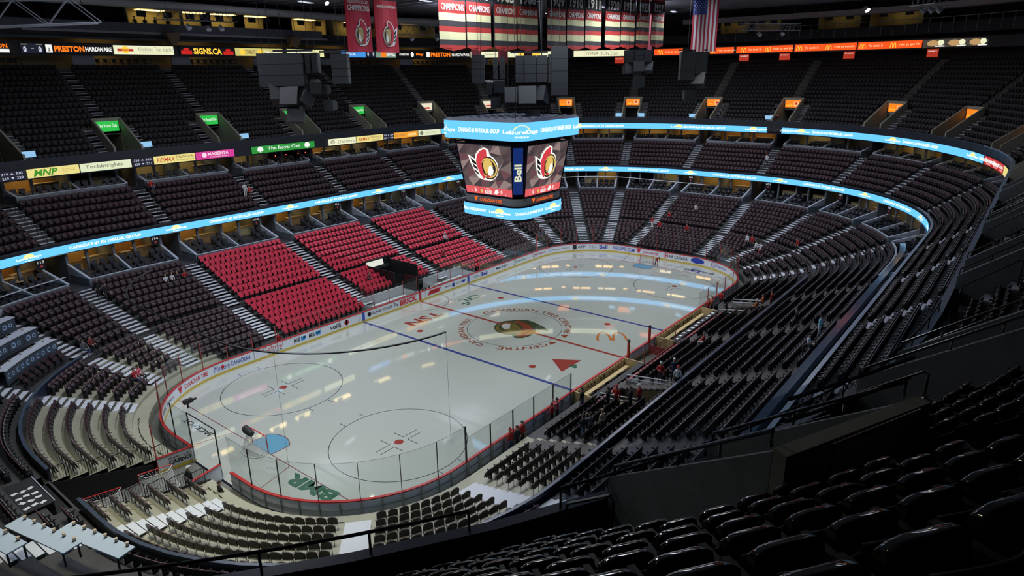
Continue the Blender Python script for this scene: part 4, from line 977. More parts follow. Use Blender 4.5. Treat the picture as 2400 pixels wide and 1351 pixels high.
# top band of signs at the rim of the upper deck
z0, z1 = 26.12, 27.12; dt_ = 37.2
lit_sign('advertising_sign', 'dark sign with orange word over a pale strip at the rim', 7.96, .017, dt_, z0, z1, G_BLK, [('t', 'DAVIDSON', -.2, 3.0, .45, T_ORG, .03, 0, .2), ('b', -1.7, -.45, 1.4, -.12, T_WHT)])
lit_sign('score_panel', 'dark rim panel showing score 0 - 0 beside the orange lettered hardware sign', .032, .080, dt_, z0, z1, G_NAVY, [('t', '0', -.7, .3, .6, T_SCORE, .04, 0, -.1), ('t', '-', 0, .3, .06, T_SCORE, .03), ('t', '0', .7, .3, .6, T_SCORE, .04, 0, -.1), ('b', -1, .35, -.4, .45, T_GREY), ('b', .4, .35, 1.0, .45, T_GREY)])
lit_sign('advertising_sign', 'black rim sign with large orange and white letters', .082, .238, dt_, z0, z1, G_BLK, [('t', 'PRESTON', -1.0, 3.0, .62, T_ORG, .04), ('t', 'HARDWARE', 2.0, 2.8, .48, T_WHT, .04), ('b', -3.3, -.4, -2.7, .4, T_WHT), ('b', -3.1, -.3, -2.9, .1, T_DRK)])
lit_sign('advertising_sign', 'cream rim sign in thin script with orange emblem', .242, .401, dt_, z0, z1, G_CREAM, [('t', 'Kitchens That Sizzle!', 1.3, 4.2, .45, T_GREY, -.005, .3, .12), ('t', 'www.laurysenkitchens.com', 1.3, 3.2, .16, T_GREY, -.005, 0, -.3), ('d', -2.2, 0, .4, .42, T_YEL), ('b', -3.1, -.15, -1.3, .12, T_RED)])
lit_sign('advertising_sign', 'dark rim sign with big yellow letters between red marks', .418, .585, dt_, z0, z1, G_BLK, [('t', 'SIGNS.CA', 0, 3.8, .75, T_YEL, .04), ('b', -3.5, -.4, -2.1, .05, G_RED), ('b', 2.1, -.4, 3.5, .05, G_RED), ('d', -2.8, .2, .4, .15, G_RED), ('d', 2.8, .2, .4, .15, G_RED)])
lit_sign('advertising_sign', 'cream rim sign with round yellow emblems', .588, .754, dt_, z0, z1, gl('cream2', 215, 205, 120, .9, True), [('d', -2.6, 0, .45, .4, T_YEL), ('t', 'COMBAT', -1.5, 1.6, .5, T_BRN, .01), ('d', .1, 0, .45, .4, T_YEL), ('t', 'CHALLENGE', 1.9, 2.6, .4, T_WHT, .02)])
lit_sign('advertising_sign', 'white rim sign beside the dark hanging speaker column', .768, .912, dt_, z0, z1, gl('cream3', 235, 235, 170, 1, True), [('t', 'MANOTICK', -.8, 3.4, .5, T_WHT, .02), ('t', 'PLUMBING', 1.6, 2.0, .4, T_GREY, .01)])
lit_sign('advertising_sign', 'blue rim sign behind the two red hanging banners', .985, 1.055, dt_, z0, z1, G_BLUE, [('t', 'VIOLIA', -.6, 2.0, .45, T_WHT, .02)])
lit_sign('score_panel', 'dark rim panel showing score 0 - 0 behind a red banner', 1.057, 1.080, dt_, z0, z1, G_NAVY, [('t', '0', -.5, .3, .6, T_SCORE, .04), ('t', '0', .5, .3, .6, T_SCORE, .04)])
lit_sign('advertising_sign', 'multicoloured rim sign under the red banner', 1.082, 1.135, dt_, z0, z1, gl('greyg', 130, 160, 140, .9, True), [('b', -.9, -.4, 0, .35, T_ORG), ('t', 'BEWELL', .9, 1.6, .5, T_WHT, .02)])
lit_sign('advertising_sign', 'dark rim sign with white and orange small words', 1.137, 1.208, dt_, z0, z1, G_BLK, [('t', 'LOWERTOWN', -1.2, 1.8, .35, T_WHT, .03), ('d', .3, 0, .3, .4, T_WHT), ('t', 'Bay', 1.7, 1.4, .5, T_ORG, .03)])
lit_sign('advertising_sign', 'black rim sign with orange and white letters under the year banners', 1.210, 1.325, dt_, z0, z1, G_BLK, [('t', 'PRESTON', -1.3, 3.6, .68, T_ORG, .04), ('t', 'HARDWARE', 2.4, 3.2, .5, T_WHT, .02), ('b', -3.9, -.4, -3.3, .4, T_WHT)])
lit_sign('advertising_sign', 'cream rim sign behind the centre speaker cluster', 1.327, 1.54, dt_, z0, z1, G_CREAM, [('t', 'laurysen', -4, 2.2, .45, T_GREY, 0, .3), ('b', 1, -.2, 5, .2, T_YEL)])
lit_sign('advertising_sign', 'cream rounded rim sign in thin grey capitals', 1.587, 1.722, dt_, z0, z1, G_CREAM, [('t', 'LIVENATION.com', 0, 6.0, .62, T_GREY, 0)])
mc = lambda x: [('m', x - 2.1, .9, .7, T_YEL), ('t', "I'm lovin' it", x - .2, 2.0, .36, gl('tcream', 255, 225, 170), .01)]
mf = lambda x: [('m', x - 2.2, .9, .7, T_YEL), ('t', "c'est ça que j'm", x + .1, 3.0, .40, gl('tcream', 255, 225, 170), .01)]
lit_sign('advertising_sign', 'orange rim sign beside the cream capitals sign', 1.784, 1.852, dt_, z0, z1, G_MCD, mf(.8))
lit_sign('advertising_sign', 'short orange rim sign beside the striped flag', 1.918, 1.972, dt_, z0, z1, G_MCD, mf(.6))
lit_sign('advertising_sign', 'orange rim sign over the aisle right of the striped flag', 1.978, 2.84, dt_, z0, z1, G_MCD, mc(-1.2) + mf(2.9))
lit_sign('advertising_sign', 'orange rim sign between two more orange rim signs', 2.875, 3.112, dt_, z0, z1, G_MCD, mc(-1.8) + mf(2.7))
lit_sign('advertising_sign', 'orange rim sign next to the dark food picture sign', 3.115, 3.244, dt_, z0, z1, G_MCD, mc(-1.8) + mf(2.7))
G_FOOD = gl('food', 75, 70, 62, .8, True)
lit_sign('advertising_sign', 'dark rim sign with three round food pictures', 3.246, 3.372, dt_, z0, z1, G_FOOD, [q for k in (-3, 0, 3) for q in (('d', k, 0, .85, .38, gl('bun', 190, 150, 100)), ('d', k + 1.1, .05, .5, .34, gl('egg', 240, 240, 200)), ('b', k + .4, -.45, k + 1.7, -.3, T_WHT))])
mb = MB(); sweep(mb, [(dt_ + .15, 25.95), (dt_ + .15, 27.3), (dt_ + .9, 27.3), (dt_ + .9, 25.95)], 0, 7.9999, PARA, True, 1 / 20); struct(mb.build('fascia_upper'), 'dark fascia carrying the rim signs')
# small hanging orange notices below the rim on the far end
for u in (1.70, 1.998, 2.72, 3.10, 3.27):
    t = thing('hanging_notice', 'small orange notice hanging under the rim sign', 'sign', (0, 0, 0), 0, 'orange notices'); f = oval_fn(u, 37.0, 25.4, 0)
    m_ = MB(); m_.prism([(-.8, -.5), (.8, -.5), (.8, .5), (-.8, .5)], f, oval_fn(u, 37.0, 25.4, -.08), glow('notice_red', srgb(205, 60, 35), .7)); m_.build('notice_board', t)
    m_ = MB(); add_text(m_, "I'm lovin' it", 1.2, .2, oval_fn(u, 37.0, 25.4, .03), T_WHT, .01, 0, 0, .25); m_.build('lettering', t)
    m_ = MB()
    for x in (-.6, .6): m_.tube([f(x, .5), f(x, .75)], .02, BLK, 4)
    m_.build('hanger', t)
# ================================================================== UPPER TIER ENTRANCES
VW = {True: CONC_Y, False: CONC}
G_SIGN = gl('vgreen', 40, 190, 70, 1.0, True); G_VORG = gl('vorange', 250, 130, 20, 1.1, True); G_VWHT = gl('vwhite', 235, 225, 200, 1.0, True)
def vomitory(u, kind):
    t = struct(empty('upper_entrance'), 'sunken stairwell entrance in the upper tier'); hw = 1.25; dF, dB = 24.45, 24.75 + 5 * .8
    zb = 15.0
    for s in (-1, 1):
        uu = u + s * hu(hw + .1, 27, u)
        radial(MB(), uu, dF, dB, zb, 16.75, 16.75 + .56 * 5 - .15, .2, CONC if 4.3 < u < 5.6 else CONC_Y).build('side_wall', t)
    lo, hi = u - hu(hw, 27, u), u + hu(hw, 27, u)
    MBs = MB(); sweep(MBs, [(dF, zb + .3), (dB + 3, zb + .3)], lo, hi, C_UP); MBs.build('entrance_floor', t)
    MBs = MB(); sweep(MBs, [(dB, 17.7), (dB, 19.45), (dB + .25, 19.45), (dB + .25, 17.7)], lo - hu(.2, 27, u), hi + hu(.2, 27, u), CONC_Y, True); MBs.build('lintel', t)
    MBs = MB(); sweep(MBs, [(dB + 2.5, zb), (dB + 2.5, 17.8)], lo, hi, SDARK); MBs.build('corridor_end', t)
    for s in (-1, 1): radial(MB(), u + s * hu(hw, 27, u), dB, dB + 2.5, zb, 17.8, 17.8, .1, CONC_Y).build('corridor_wall', t)
    # guard rail over the lintel
    m_ = MB()
    for z in (19.75, 20.05): m_.tube([(*pos(uu, dB - .05), z + zsh(u, 27)) for uu in usamp(lo, hi, .01)], .025, BLK, 5)
    m_.build('guard_rail', t)
    if kind:
        lab, face = {'g': ('green lit sign over an upper tier entrance', G_SIGN), 'o': ('orange lit sign over an upper tier entrance', G_VORG), 'w': ('white lit sign with red swoosh over an upper tier entrance', G_VWHT)}[kind]
        q = thing('entrance_sign', lab, 'sign', (0, 0, 0), 0, 'entrance signs ' + kind); zz = 18.55 + zsh(u, 27); f = oval_fn(u, dB - .06, 18.55, 0); fe = oval_fn(u, dB - .06, 18.55, .03)
        m_ = MB(); m_.prism([(-1.1, -.5), (1.1, -.5), (1.1, .55), (-1.1, .55)], f, oval_fn(u, dB - .06, 18.55, -.05), face); m_.build('sign_face', q)
        m_ = MB()
        if kind == 'g': add_text(m_, 'The Royal Oak', 1.9, .42, fe, T_WHT, .01, 0, 0, .05)
        elif kind == 'o':
            for c2 in (-.2, .2): ring(m_, -.5 + c2, -.3, .12, .2, lambda x, y: fe(x, y * 1.0 + .0), T_YEL, 10, 0, 180)
            poly(m_, [(.15, -.35), (.9, -.35), (.9, .35), (.15, .35)], fe, gl('vpic', 255, 190, 120)); disc(m_, .5, .05, .2, .18, lambda x, y: oval_fn(u, dB - .06, 18.55, .04)(x, y), G_RED, 10)
        else: poly(m_, [(-.7, -.3), (.8, -.3), (.5, -.05), (-.6, -.1)], fe, G_RED)
        m_.build('lettering', q)
for u in AIS_3:
    k = None
    if u in AISLE_F: k = 'g'
    elif u in AISLE_E[:2]: k = 'w'
    elif u in AISLE_E[2:]: k = 'o'
    vomitory(u, k)
# small white-blue notice plates at the foot of the entrances
NOTE = gl('note', 150, 205, 245, .9)
for u, s in [(a, s) for a in [7.895] + AISLE_F[:2] for s in (1,)] + [(AISLE_E[3], -1), (AISLE_E[3], 1), (AISLE_E[4], -1), (AISLE_E[5], -1)]:
    uu = (u + s * hu(1.9, 27, u)) % 8; t = thing('notice_plate', 'small pale blue notice plate at the foot of an upper tier entrance stair', 'notice', (0, 0, 0), 0, 'notice plates'); f = oval_fn(uu, 24.6, 16.75, 0)
    m_ = MB(); m_.prism([(-.55, -.28), (.55, -.28), (.55, .28), (-.55, .28)], f, oval_fn(uu, 24.6, 16.75, -.05), NOTE); m_.build('plate', t)
    m_ = MB(); m_.tube([f(0, -.28), f(0, -.6)], .03, BLK, 4); m_.build('bracket', t)
# ================================================================== RIM CONCOURSE, PRESS LEVEL, ROOF
RIM = mat('rim_wall_warm_lit', (.40, .34, .20), .7); RIMD = mat('rim_wall_unlit', (.03, .028, .030), .7); GREYB = mat('rim_block', (.22, .23, .28), .7)  # one rim wall in two tones: lamplit stretch painted warm, unlit rest dark
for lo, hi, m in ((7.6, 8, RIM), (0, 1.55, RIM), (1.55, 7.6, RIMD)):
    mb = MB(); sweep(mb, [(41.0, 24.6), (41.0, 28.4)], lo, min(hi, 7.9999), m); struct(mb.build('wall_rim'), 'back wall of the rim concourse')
mb = MB(); sweep(mb, [(37.55, 23.9), (37.55, 24.62), (41.0, 24.62)], 0, 7.9999, C_UP); struct(mb.build('rim_floor'))
for a in [7.895] + AISLE_F + AISLE_E[:2]:
    for s in (1,):
        ua = (a + hu(1.1, 38, a)) % 8; mb = MB(); sweep(mb, [(37.7, 24.6), (37.9, 24.6), (37.9, 26.0), (37.7, 26.0)], ua, ua + hu(2.3, 38, ua), GREYB, True); struct(mb.build('rim_block_wall'), 'grey wall block at the rim')
    o = MB().box((-2, -.2, -.05), (2, .2, 0), LAMPS[1]).build('rim_lamp'); o.location = (*pos((a + hu(5, 38, a)) % 8, 39.5), 26.9); o.rotation_euler[2] = nrm(a) - math.pi / 2; tag(o, 'warm strip lamp over the rim concourse', 'lamp', 'rim lamps')
    t = thing('rim_railing', 'black rail with stools at the rim between two grey blocks', 'railing', (0, 0, 0), 0, 'rim railings'); ua = (a + hu(3.6, 38, a)) % 8; ub = ua + hu(6.2, 38, ua)
    for z in (25.15, 25.6): 
        m_ = MB(); m_.tube([(*pos(x, 37.75), z) for x in usamp(ua, ub, .03)], .03, BLK, 4); m_.build('rail', t)
    n = 9
    for i in range(n + 1):
        x, y = pos(ua + (ub - ua) * i / n, 37.75); MB().tube([(x, y, 24.6), (x, y, 25.6)], .03, BLK, 4).build('post', t)
    for i in range(7):
        x, y = pos(ua + (ub - ua) * (i + .5) / 7, 38.5); q = thing('bar_stool', 'dark bar stool behind the rim rail', 'stool', (x, y, 24.62), 0, 'rim stools')
        MB().tube([(0, 0, .62), (0, 0, .68)], .22, B_DARK, 10).build('seat', q); MB().tube([(0, 0, 0), (0, 0, .62)], .03, BLK, 5).build('leg', q); MB().box((-.2, .16, .68), (.2, .22, 1.0), B_DARK).build('backrest', q)
DRAPE = mat('drape_grey', (.13, .135, .16), .8, noise=.3, nscale=.8, bump=.4); STRIP = mat('strip_pale', (.36, .35, .38), .6); PRESSD = mat('press_dark', (.02, .02, .024), .6); PINK = mat('soffit_pale', (.40, .36, .38), .6)
mb = MB(); sweep(mb, [(38.3, 27.9), (38.3, 28.75), (43.5, 28.75)], 0, 7.9999, PRESSD); struct(mb.build('press_floor'), 'floor of the press level')
for lo, hi, m, zt in ((7.5, 7.9999, DRAPE, 29.75), (0, .93, DRAPE, 29.75), (.93, 7.5, PRESSD, 29.3)):
    mb = MB(); sweep(mb, [(38.25, 28.75), (38.25, zt), (38.4, zt), (38.4, 28.75)], lo, hi, m, True); struct(mb.build('press_parapet'), 'parapet of the press level')
mb = MB(); sweep(mb, [(38.2, 28.5), (38.2, 28.76), (38.3, 28.76)], .05, .95, STRIP); struct(mb.build('trim_1'))
m_ = MB()
for i in range(64):
    ua = i / 64 * 8
    x, y = pos(ua, 38.1)
t = struct(empty('press_rail'), 'dark rail under the press level')
for z in (27.75,):
    m_ = MB(); sweep(m_, [(37.9, z), (38.0, z), (38.0, z + .25), (37.9, z + .25)], 7.7, 1.3, mat('rail_teal', (.05, .07, .08), .5), True); m_.build('rail_beam', t)
# far end: posts with glass panels
t = thing('far_balustrade', 'long balustrade of pale posts on the far end press level', 'railing')
i = 0
s0, s1 = arc(1.9, 38.2), arc(3.55, 38.2)
while s0 + i * 1.7 < s1:
    u = at(s0 + i * 1.7, 38.2); x, y = pos(u, 38.2); MB().box((x - .04, y - .04, 28.0), (x + .04, y + .04, 29.9), mat('post_pale', (.25, .25, .27), .5)).build('post', t); i += 1
m_ = MB(); sweep(m_, [(38.15, 29.9), (38.25, 29.9), (38.25, 29.98), (38.15, 29.98)], 1.9, 3.55, mat('post_pale', (.25, .25, .27), .5), True); m_.build('top_rail', t)
# press rooms
ROOMW = mat('press_room_cream', (.62, .50, .22), .6); rnd = random.Random(11)
t = struct(empty('press_rooms'), 'lit press rooms high above the rim')
mb = MB(); sweep(mb, [(43.5, 28.7), (43.5, 33.4)], 0, 7.9999, PRESSD); struct(mb.build('wall_outer'), 'outer wall of the arena')
def press_room(ua, ub, lit):
    m_ = MB(); sweep(m_, [(41.8, 28.75), (41.8, 32.0)], ua, ub, ROOMW if lit else PRESSD); m_.build('room_back', t)  # unlit rooms get dark walls, the missing light put into the colour
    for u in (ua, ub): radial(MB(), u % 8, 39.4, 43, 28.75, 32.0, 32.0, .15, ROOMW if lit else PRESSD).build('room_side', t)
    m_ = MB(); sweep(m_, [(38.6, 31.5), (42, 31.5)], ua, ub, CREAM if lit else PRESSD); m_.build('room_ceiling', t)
    if lit:
        um = (ua + ub) / 2; o = MB().box((-1.6, -.6, -.05), (1.6, .6, 0), glow('press_lamp_%.2f' % lit, (1, .76, .30), 3.0 * lit, True)).build('room_lamp', t); o.location = (*pos(um % 8, 40.4), 31.45); o.rotation_euler[2] = nrm(um) - math.pi / 2
        for k in (-.25, .25):
            uq = um + k * (ub - ua); q = thing('press_monitor', 'black monitor hanging in a lit press room', 'monitor', (*pos(uq % 8, 39.2), 30.9), nrm(uq) - math.pi / 2, 'press monitors'); MB().box((-.55, -.05, -.35), (.55, .05, .35), B_DARK).build('screen', q); MB().tube([(0, 0, .35), (0, 0, .7)], .03, BLK, 4).build('bracket', q)
for k, (x0, x1, lit) in enumerate(((-21.5, -17, 0), (-17, -12.8, 0), (-12.8, -8.5, .0), (-8.2, -1.8, 1.0), (-1.5, 2.2, .7), (2.2, 7, 1.0), (7, 11.5, .8), (11.5, 14.5, 0), (14.5, 20.5, 1.0))): press_room(ux(x0, 0) if x0 > -21.9 else 7.99, ux(x1, 0), lit)
for a, b_, lit in ((1.0, 1.12, .6), (1.13, 1.25, .4), (1.93, 1.99, .10), (2.05, 2.5, .06), (3.02, 3.10, .09), (3.12, 3.22, .16)): press_room(a, b_, lit)
# round pale duct under the roof edge
m_ = MB(); us = usamp(7.6, 8.0, .03)[:-1] + usamp(0, 1.35, .04)
m_.tube([(*pos(u, 36.6), 31.75) for u in us], .5, mat('duct_pale', (.45, .46, .48), .5), 10); tag(m_.build('air_duct', smooth=True), 'fat pale air duct running under the roof edge above press rooms', 'duct')
mb = MB(); sweep(mb, [(36.6, 30.95), (36.6, 31.7), (38.6, 31.7), (38.6, 30.95)], 1.85, 3.6, PINK, True); struct(mb.build('trim_2'), 'pale soffit over the far end')
# roof deck with purlins
DECK = mat('roof_deck', (.42, .42, .47), .7, noise=.1); PUR = mat('roof_purlin', (.16, .16, .19), .6)
mb = MB(); mb.add([(*pos(u, 44), 33.4) for u in usamp(0, 7.9999, 1 / 10)], [tuple(range(len(usamp(0, 7.9999, 1 / 10))))], DECK); struct(mb.build('ceiling'), 'ribbed grey roof deck')
roof = struct(empty('roof_frame'), 'purlins and trusses under the roof deck')
PM = MB().box((-.12, -62, -.35), (.12, 62, 0), PUR).mesh('purlin')
for i in range(-15, 24): inst('purlin', PM, (i * 3.0, 0, 33.4), 0, roof)
TM = mat('truss_grey', (.16, .17, .19), .5)
def truss_mesh(n, w_, h, m=TM, rad=.045):
    mb = MB(); ln = n * w_
    for y, z in ((-h / 2, 0), (h / 2, 0), (-h / 2, h), (h / 2, h)): mb.tube([(0, y, z), (ln, y, z)], rad, m, 5)
    for i in range(n):
        x0, x1 = i * w_, (i + 1) * w_; a, b_ = (0, h) if i % 2 == 0 else (h, 0)
        for y in (-h / 2, h / 2): mb.tube([(x0, y, a), (x1, y, b_)], rad * .7, m, 4, False)
        mb.tube([(x0, -h / 2, 0), (x1, h / 2, 0)], rad * .6, m, 4, False)
    return mb.mesh('lattice')
def truss(label, p0, p1, h=1.1):
    p0, p1 = np.array(p0, float), np.array(p1, float); d = p1 - p0; ln = float(np.linalg.norm(d)); n = max(3, int(ln / (h * .9)))
    t = thing('lighting_truss', label, 'truss', tuple(p0), math.atan2(d[1], d[0])); o = inst('lattice', truss_mesh(n, ln / n, h), parent=t); o.rotation_euler = (0, -math.asin(d[2] / ln), 0)
    for k in (0.1, .9):
        q = p0 + d * k; m_ = MB(); m_.tube([(ln * k, 0, h), (ln * k, 0, 33.3 - q[2])], .02, BLK, 4); m_.build('hanging_cable', t)
    return t
truss('grey lattice truss end reaching in front of the dark press rooms', (-36, 11.5, 26.0), (-28.2, 9.6, 26.6), 1.4)
truss('grey lattice truss with round lamps before the lit press rooms', (-15.0, 30.0, 28.6), (-6.0, 32.5, 28.9), .9)
truss('grey lattice truss with lamps between the red and the year banners', (14, 33, 28.4), (26, 31, 28.6), 1.2)
truss('grey lattice truss hung high above the far right seats', (24, -28, 28.6), (34, -24.5, 29.2), 1.3)
truss('thin lattice truss below the soffit beside the striped flag', (42, -4, 28.2), (52, -8, 28.4), .8)
LAMPB = mat('lamp_body', (.30, .31, .34), .3, .6)
def spotlamp(loc, label, rz=0.0, glowing=None):
    t = thing('stage_lamp', label, 'lamp', loc, rz, 'hanging lamps'); m_ = MB().tube([(0, 0, 0), (.1, 0, -.25)], .03, BLK, 5); m_.build('yoke', t)
    MB().tube([(.0, 0, -.25), (.35, 0, -.55)], [.2, .26], LAMPB, 10).build('lamp_head', t)
    MB().tube([(.35, 0, -.55), (.36, 0, -.56)], .24, glowing or mat('lamp_glass', (.6, .65, .75), .1), 10).build('lens', t)
for i, p in enumerate(((-12, 30.8, 28.5), (-9.5, 31.5, 28.5), (-8.0, 31.9, 28.6), (16, 32.6, 28.3), (19, 32.2, 28.4), (23, 31.5, 28.5), (26, -27.3, 28.6), (29, -26.3, 28.8), (32, -25.2, 29), (45, -5.2, 28.2), (49, -6.8, 28.3))): spotlamp(p, 'round stage lamp hung from a lattice truss', random.uniform(-2, -1))
HOT = glow('hot_lamp', (1, .93, .6), 60, True)
spotlamp((0.5, 25.5, 31.2), 'glaring yellow lamp under the roof above the air duct', -1.5, HOT); spotlamp((31, -20.4, 29.4), 'glaring yellow lamp over the far end near the food sign', -2, HOT)
for i, (x, y) in enumerate(((30, 20), (44, 18), (52, 4), (55, -10), (20, 30), (38, -22), (60, 14), (10, 42), (48, 30))):
    t = thing('roof_light_panel', 'pale rectangular light panel under the roof deck', 'lamp', (x, y, 32.6), .3, 'roof light panels'); MB().box((-1.2, -.35, -.06), (1.2, .35, 0), glow('panel_dim', (.75, .8, .95), .9, True)).build('diffuser', t); MB().box((-1.25, -.4, 0), (1.25, .4, .1), TM).build('housing', t)
    m_ = MB()
    for s in (-1, 1): m_.tube([(s, 0, .1), (s, 0, .75)], .02, BLK, 4)
    m_.build('hanger', t)
# steel brackets (tan) under the press level
for x in (-4.5, 13.0):
    m_ = MB(); m_.hexa([(x, 49.9, 27.4), (x + .6, 49.9, 27.4), (x + .6, 51.2, 27.4), (x, 51.2, 27.4), (x - .6, 49.6, 28.7), (x + 1.2, 49.6, 28.7), (x + 1.2, 51.2, 28.7), (x - .6, 51.2, 28.7)], mat('bracket_tan', (.22, .15, .09), .6)); tag(m_.build('steel_bracket'), 'tan wedge bracket under the press level', 'bracket', 'tan brackets')
# ================================================================== SCOREBOARD
sb = thing('scoreboard', 'big four-sided scoreboard with blue display rings hanging over centre ice', 'scoreboard', (0, 0, 0))
SB_D = mat('scoreboard_dark', (.005, .007, .018), .6, spec=.2); SB_G = mat('scoreboard_grey', (.20, .20, .21), .5); SB_BLUE = glow('scoreboard_blue', srgb(18, 48, 120), .8, True)
def ring_path(h, c, n=8):
    """closed path of a rounded square, starting in the middle of the corner (-h,-h) and running towards +x"""
    pts_ = []
    for k, (cx, cy, a0) in enumerate(((h - c, -h + c, -90), (h - c, h - c, 0), (-h + c, h - c, 90), (-h + c, -h + c, 180))):
        pts_ += [(cx + c * math.cos(R(a0 + 90 * i / n)), cy + c * math.sin(R(a0 + 90 * i / n))) for i in range(n + 1)]
    m0 = (-h + c + c * math.cos(R(225)), -h + c + c * math.sin(R(225)))
    # rotate so the path starts at the middle of the last corner
    k = len(pts_) - 1 - n // 2
    return pts_[k:] + pts_[:k]
def path_fn(path, z0, out=0.0):
    P_ = np.array(path + [path[0]]); s = np.concatenate([[0], np.cumsum(np.hypot(*np.diff(P_, axis=0).T))]); T = s[-1]
    def f(x, y):
        x = x % T; px, py = np.interp(x, s, P_[:, 0]), np.interp(x, s, P_[:, 1]); r_ = math.hypot(px, py); return (px * (1 + out / r_), py * (1 + out / r_), z0 + y)
    return f, T
def ring_band(name, h, c, z0, z1, m, parent, h1=None):
    a, b_ = ring_path(h, c), ring_path(h1 if h1 is not None else h, c); n = len(a); mb = MB()
    mb.add([(*p, z0) for p in a] + [(*p, z1) for p in b_], [(i, (i + 1) % n, n + (i + 1) % n, n + i) for i in range(n)], m); return mb.build(name, parent)
def ring_cap(name, h, c, z, m, parent):
    a = ring_path(h, c); mb = MB(); mb.add([(*p, z) for p in a], [tuple(range(len(a)))], m); return mb.build(name, parent)
ring_band('upper_led_ring', 4.62, 1.5, 18.2, 19.66, LED, sb); ring_cap('upper_ring_top', 4.55, 1.5, 19.68, SB_D, sb); ring_cap('upper_ring_soffit', 4.55, 1.5, 18.18, SB_D, sb)
ring_band('upper_ring_lip', 4.66, 1.5, 19.66, 19.9, SB_D, sb, 4.3)
ring_band('core_body', 2.3, 1.0, 12.7, 18.2, SB_D, sb, 2.9); ring_band('grey_band', 3.35, 1.2, 12.62, 13.25, SB_G, sb)
ring_band('dark_band', 3.42, 1.2, 12.5, 12.64, SB_D, sb); ring_band('lower_led_ring', 3.5, 1.3, 11.5, 12.5, LED, sb); ring_cap('lower_ring_soffit', 3.5, 1.3, 11.49, SB_D, sb); ring_cap('lower_ring_top', 3.5, 1.3, 12.51, SB_D, sb)
m_ = MB()
for i in range(-4, 5):
    for j in (0, 1): m_.tube([(i * .95, -4.3, 19.75), (i * .95, 4.3, 19.75)] if j == 0 else [(-4.3, i * .95, 19.78), (4.3, i * .95, 19.78)], .05, mat('grid_blue', (.015, .02, .04), .6), 4)
m_.build('top_grid', sb)
def led_ring_text(h, c, z0, z1, off, name):
    f, T = path_fn(ring_path(h, c), (z0 + z1) / 2, .03); hh = z1 - z0; u = T / 4
    for k in range(4):
        m_ = MB(); logo(m_, f, k * u + off, hh * .8); m_.build(name + '_logo', sb)
        m_ = MB(); add_text(m_, "CANADA'S #1 RV DEALER GROUP", u * .52, hh * .28, f, LED_W, .02, 0, k * u + u / 2 + off); m_.build(name + '_lettering', sb)
led_ring_text(4.62, 1.5, 18.2, 19.66, .12, 'upper_ring'); led_ring_text(3.5, 1.3, 11.5, 12.5, -1.9, 'lower_ring')
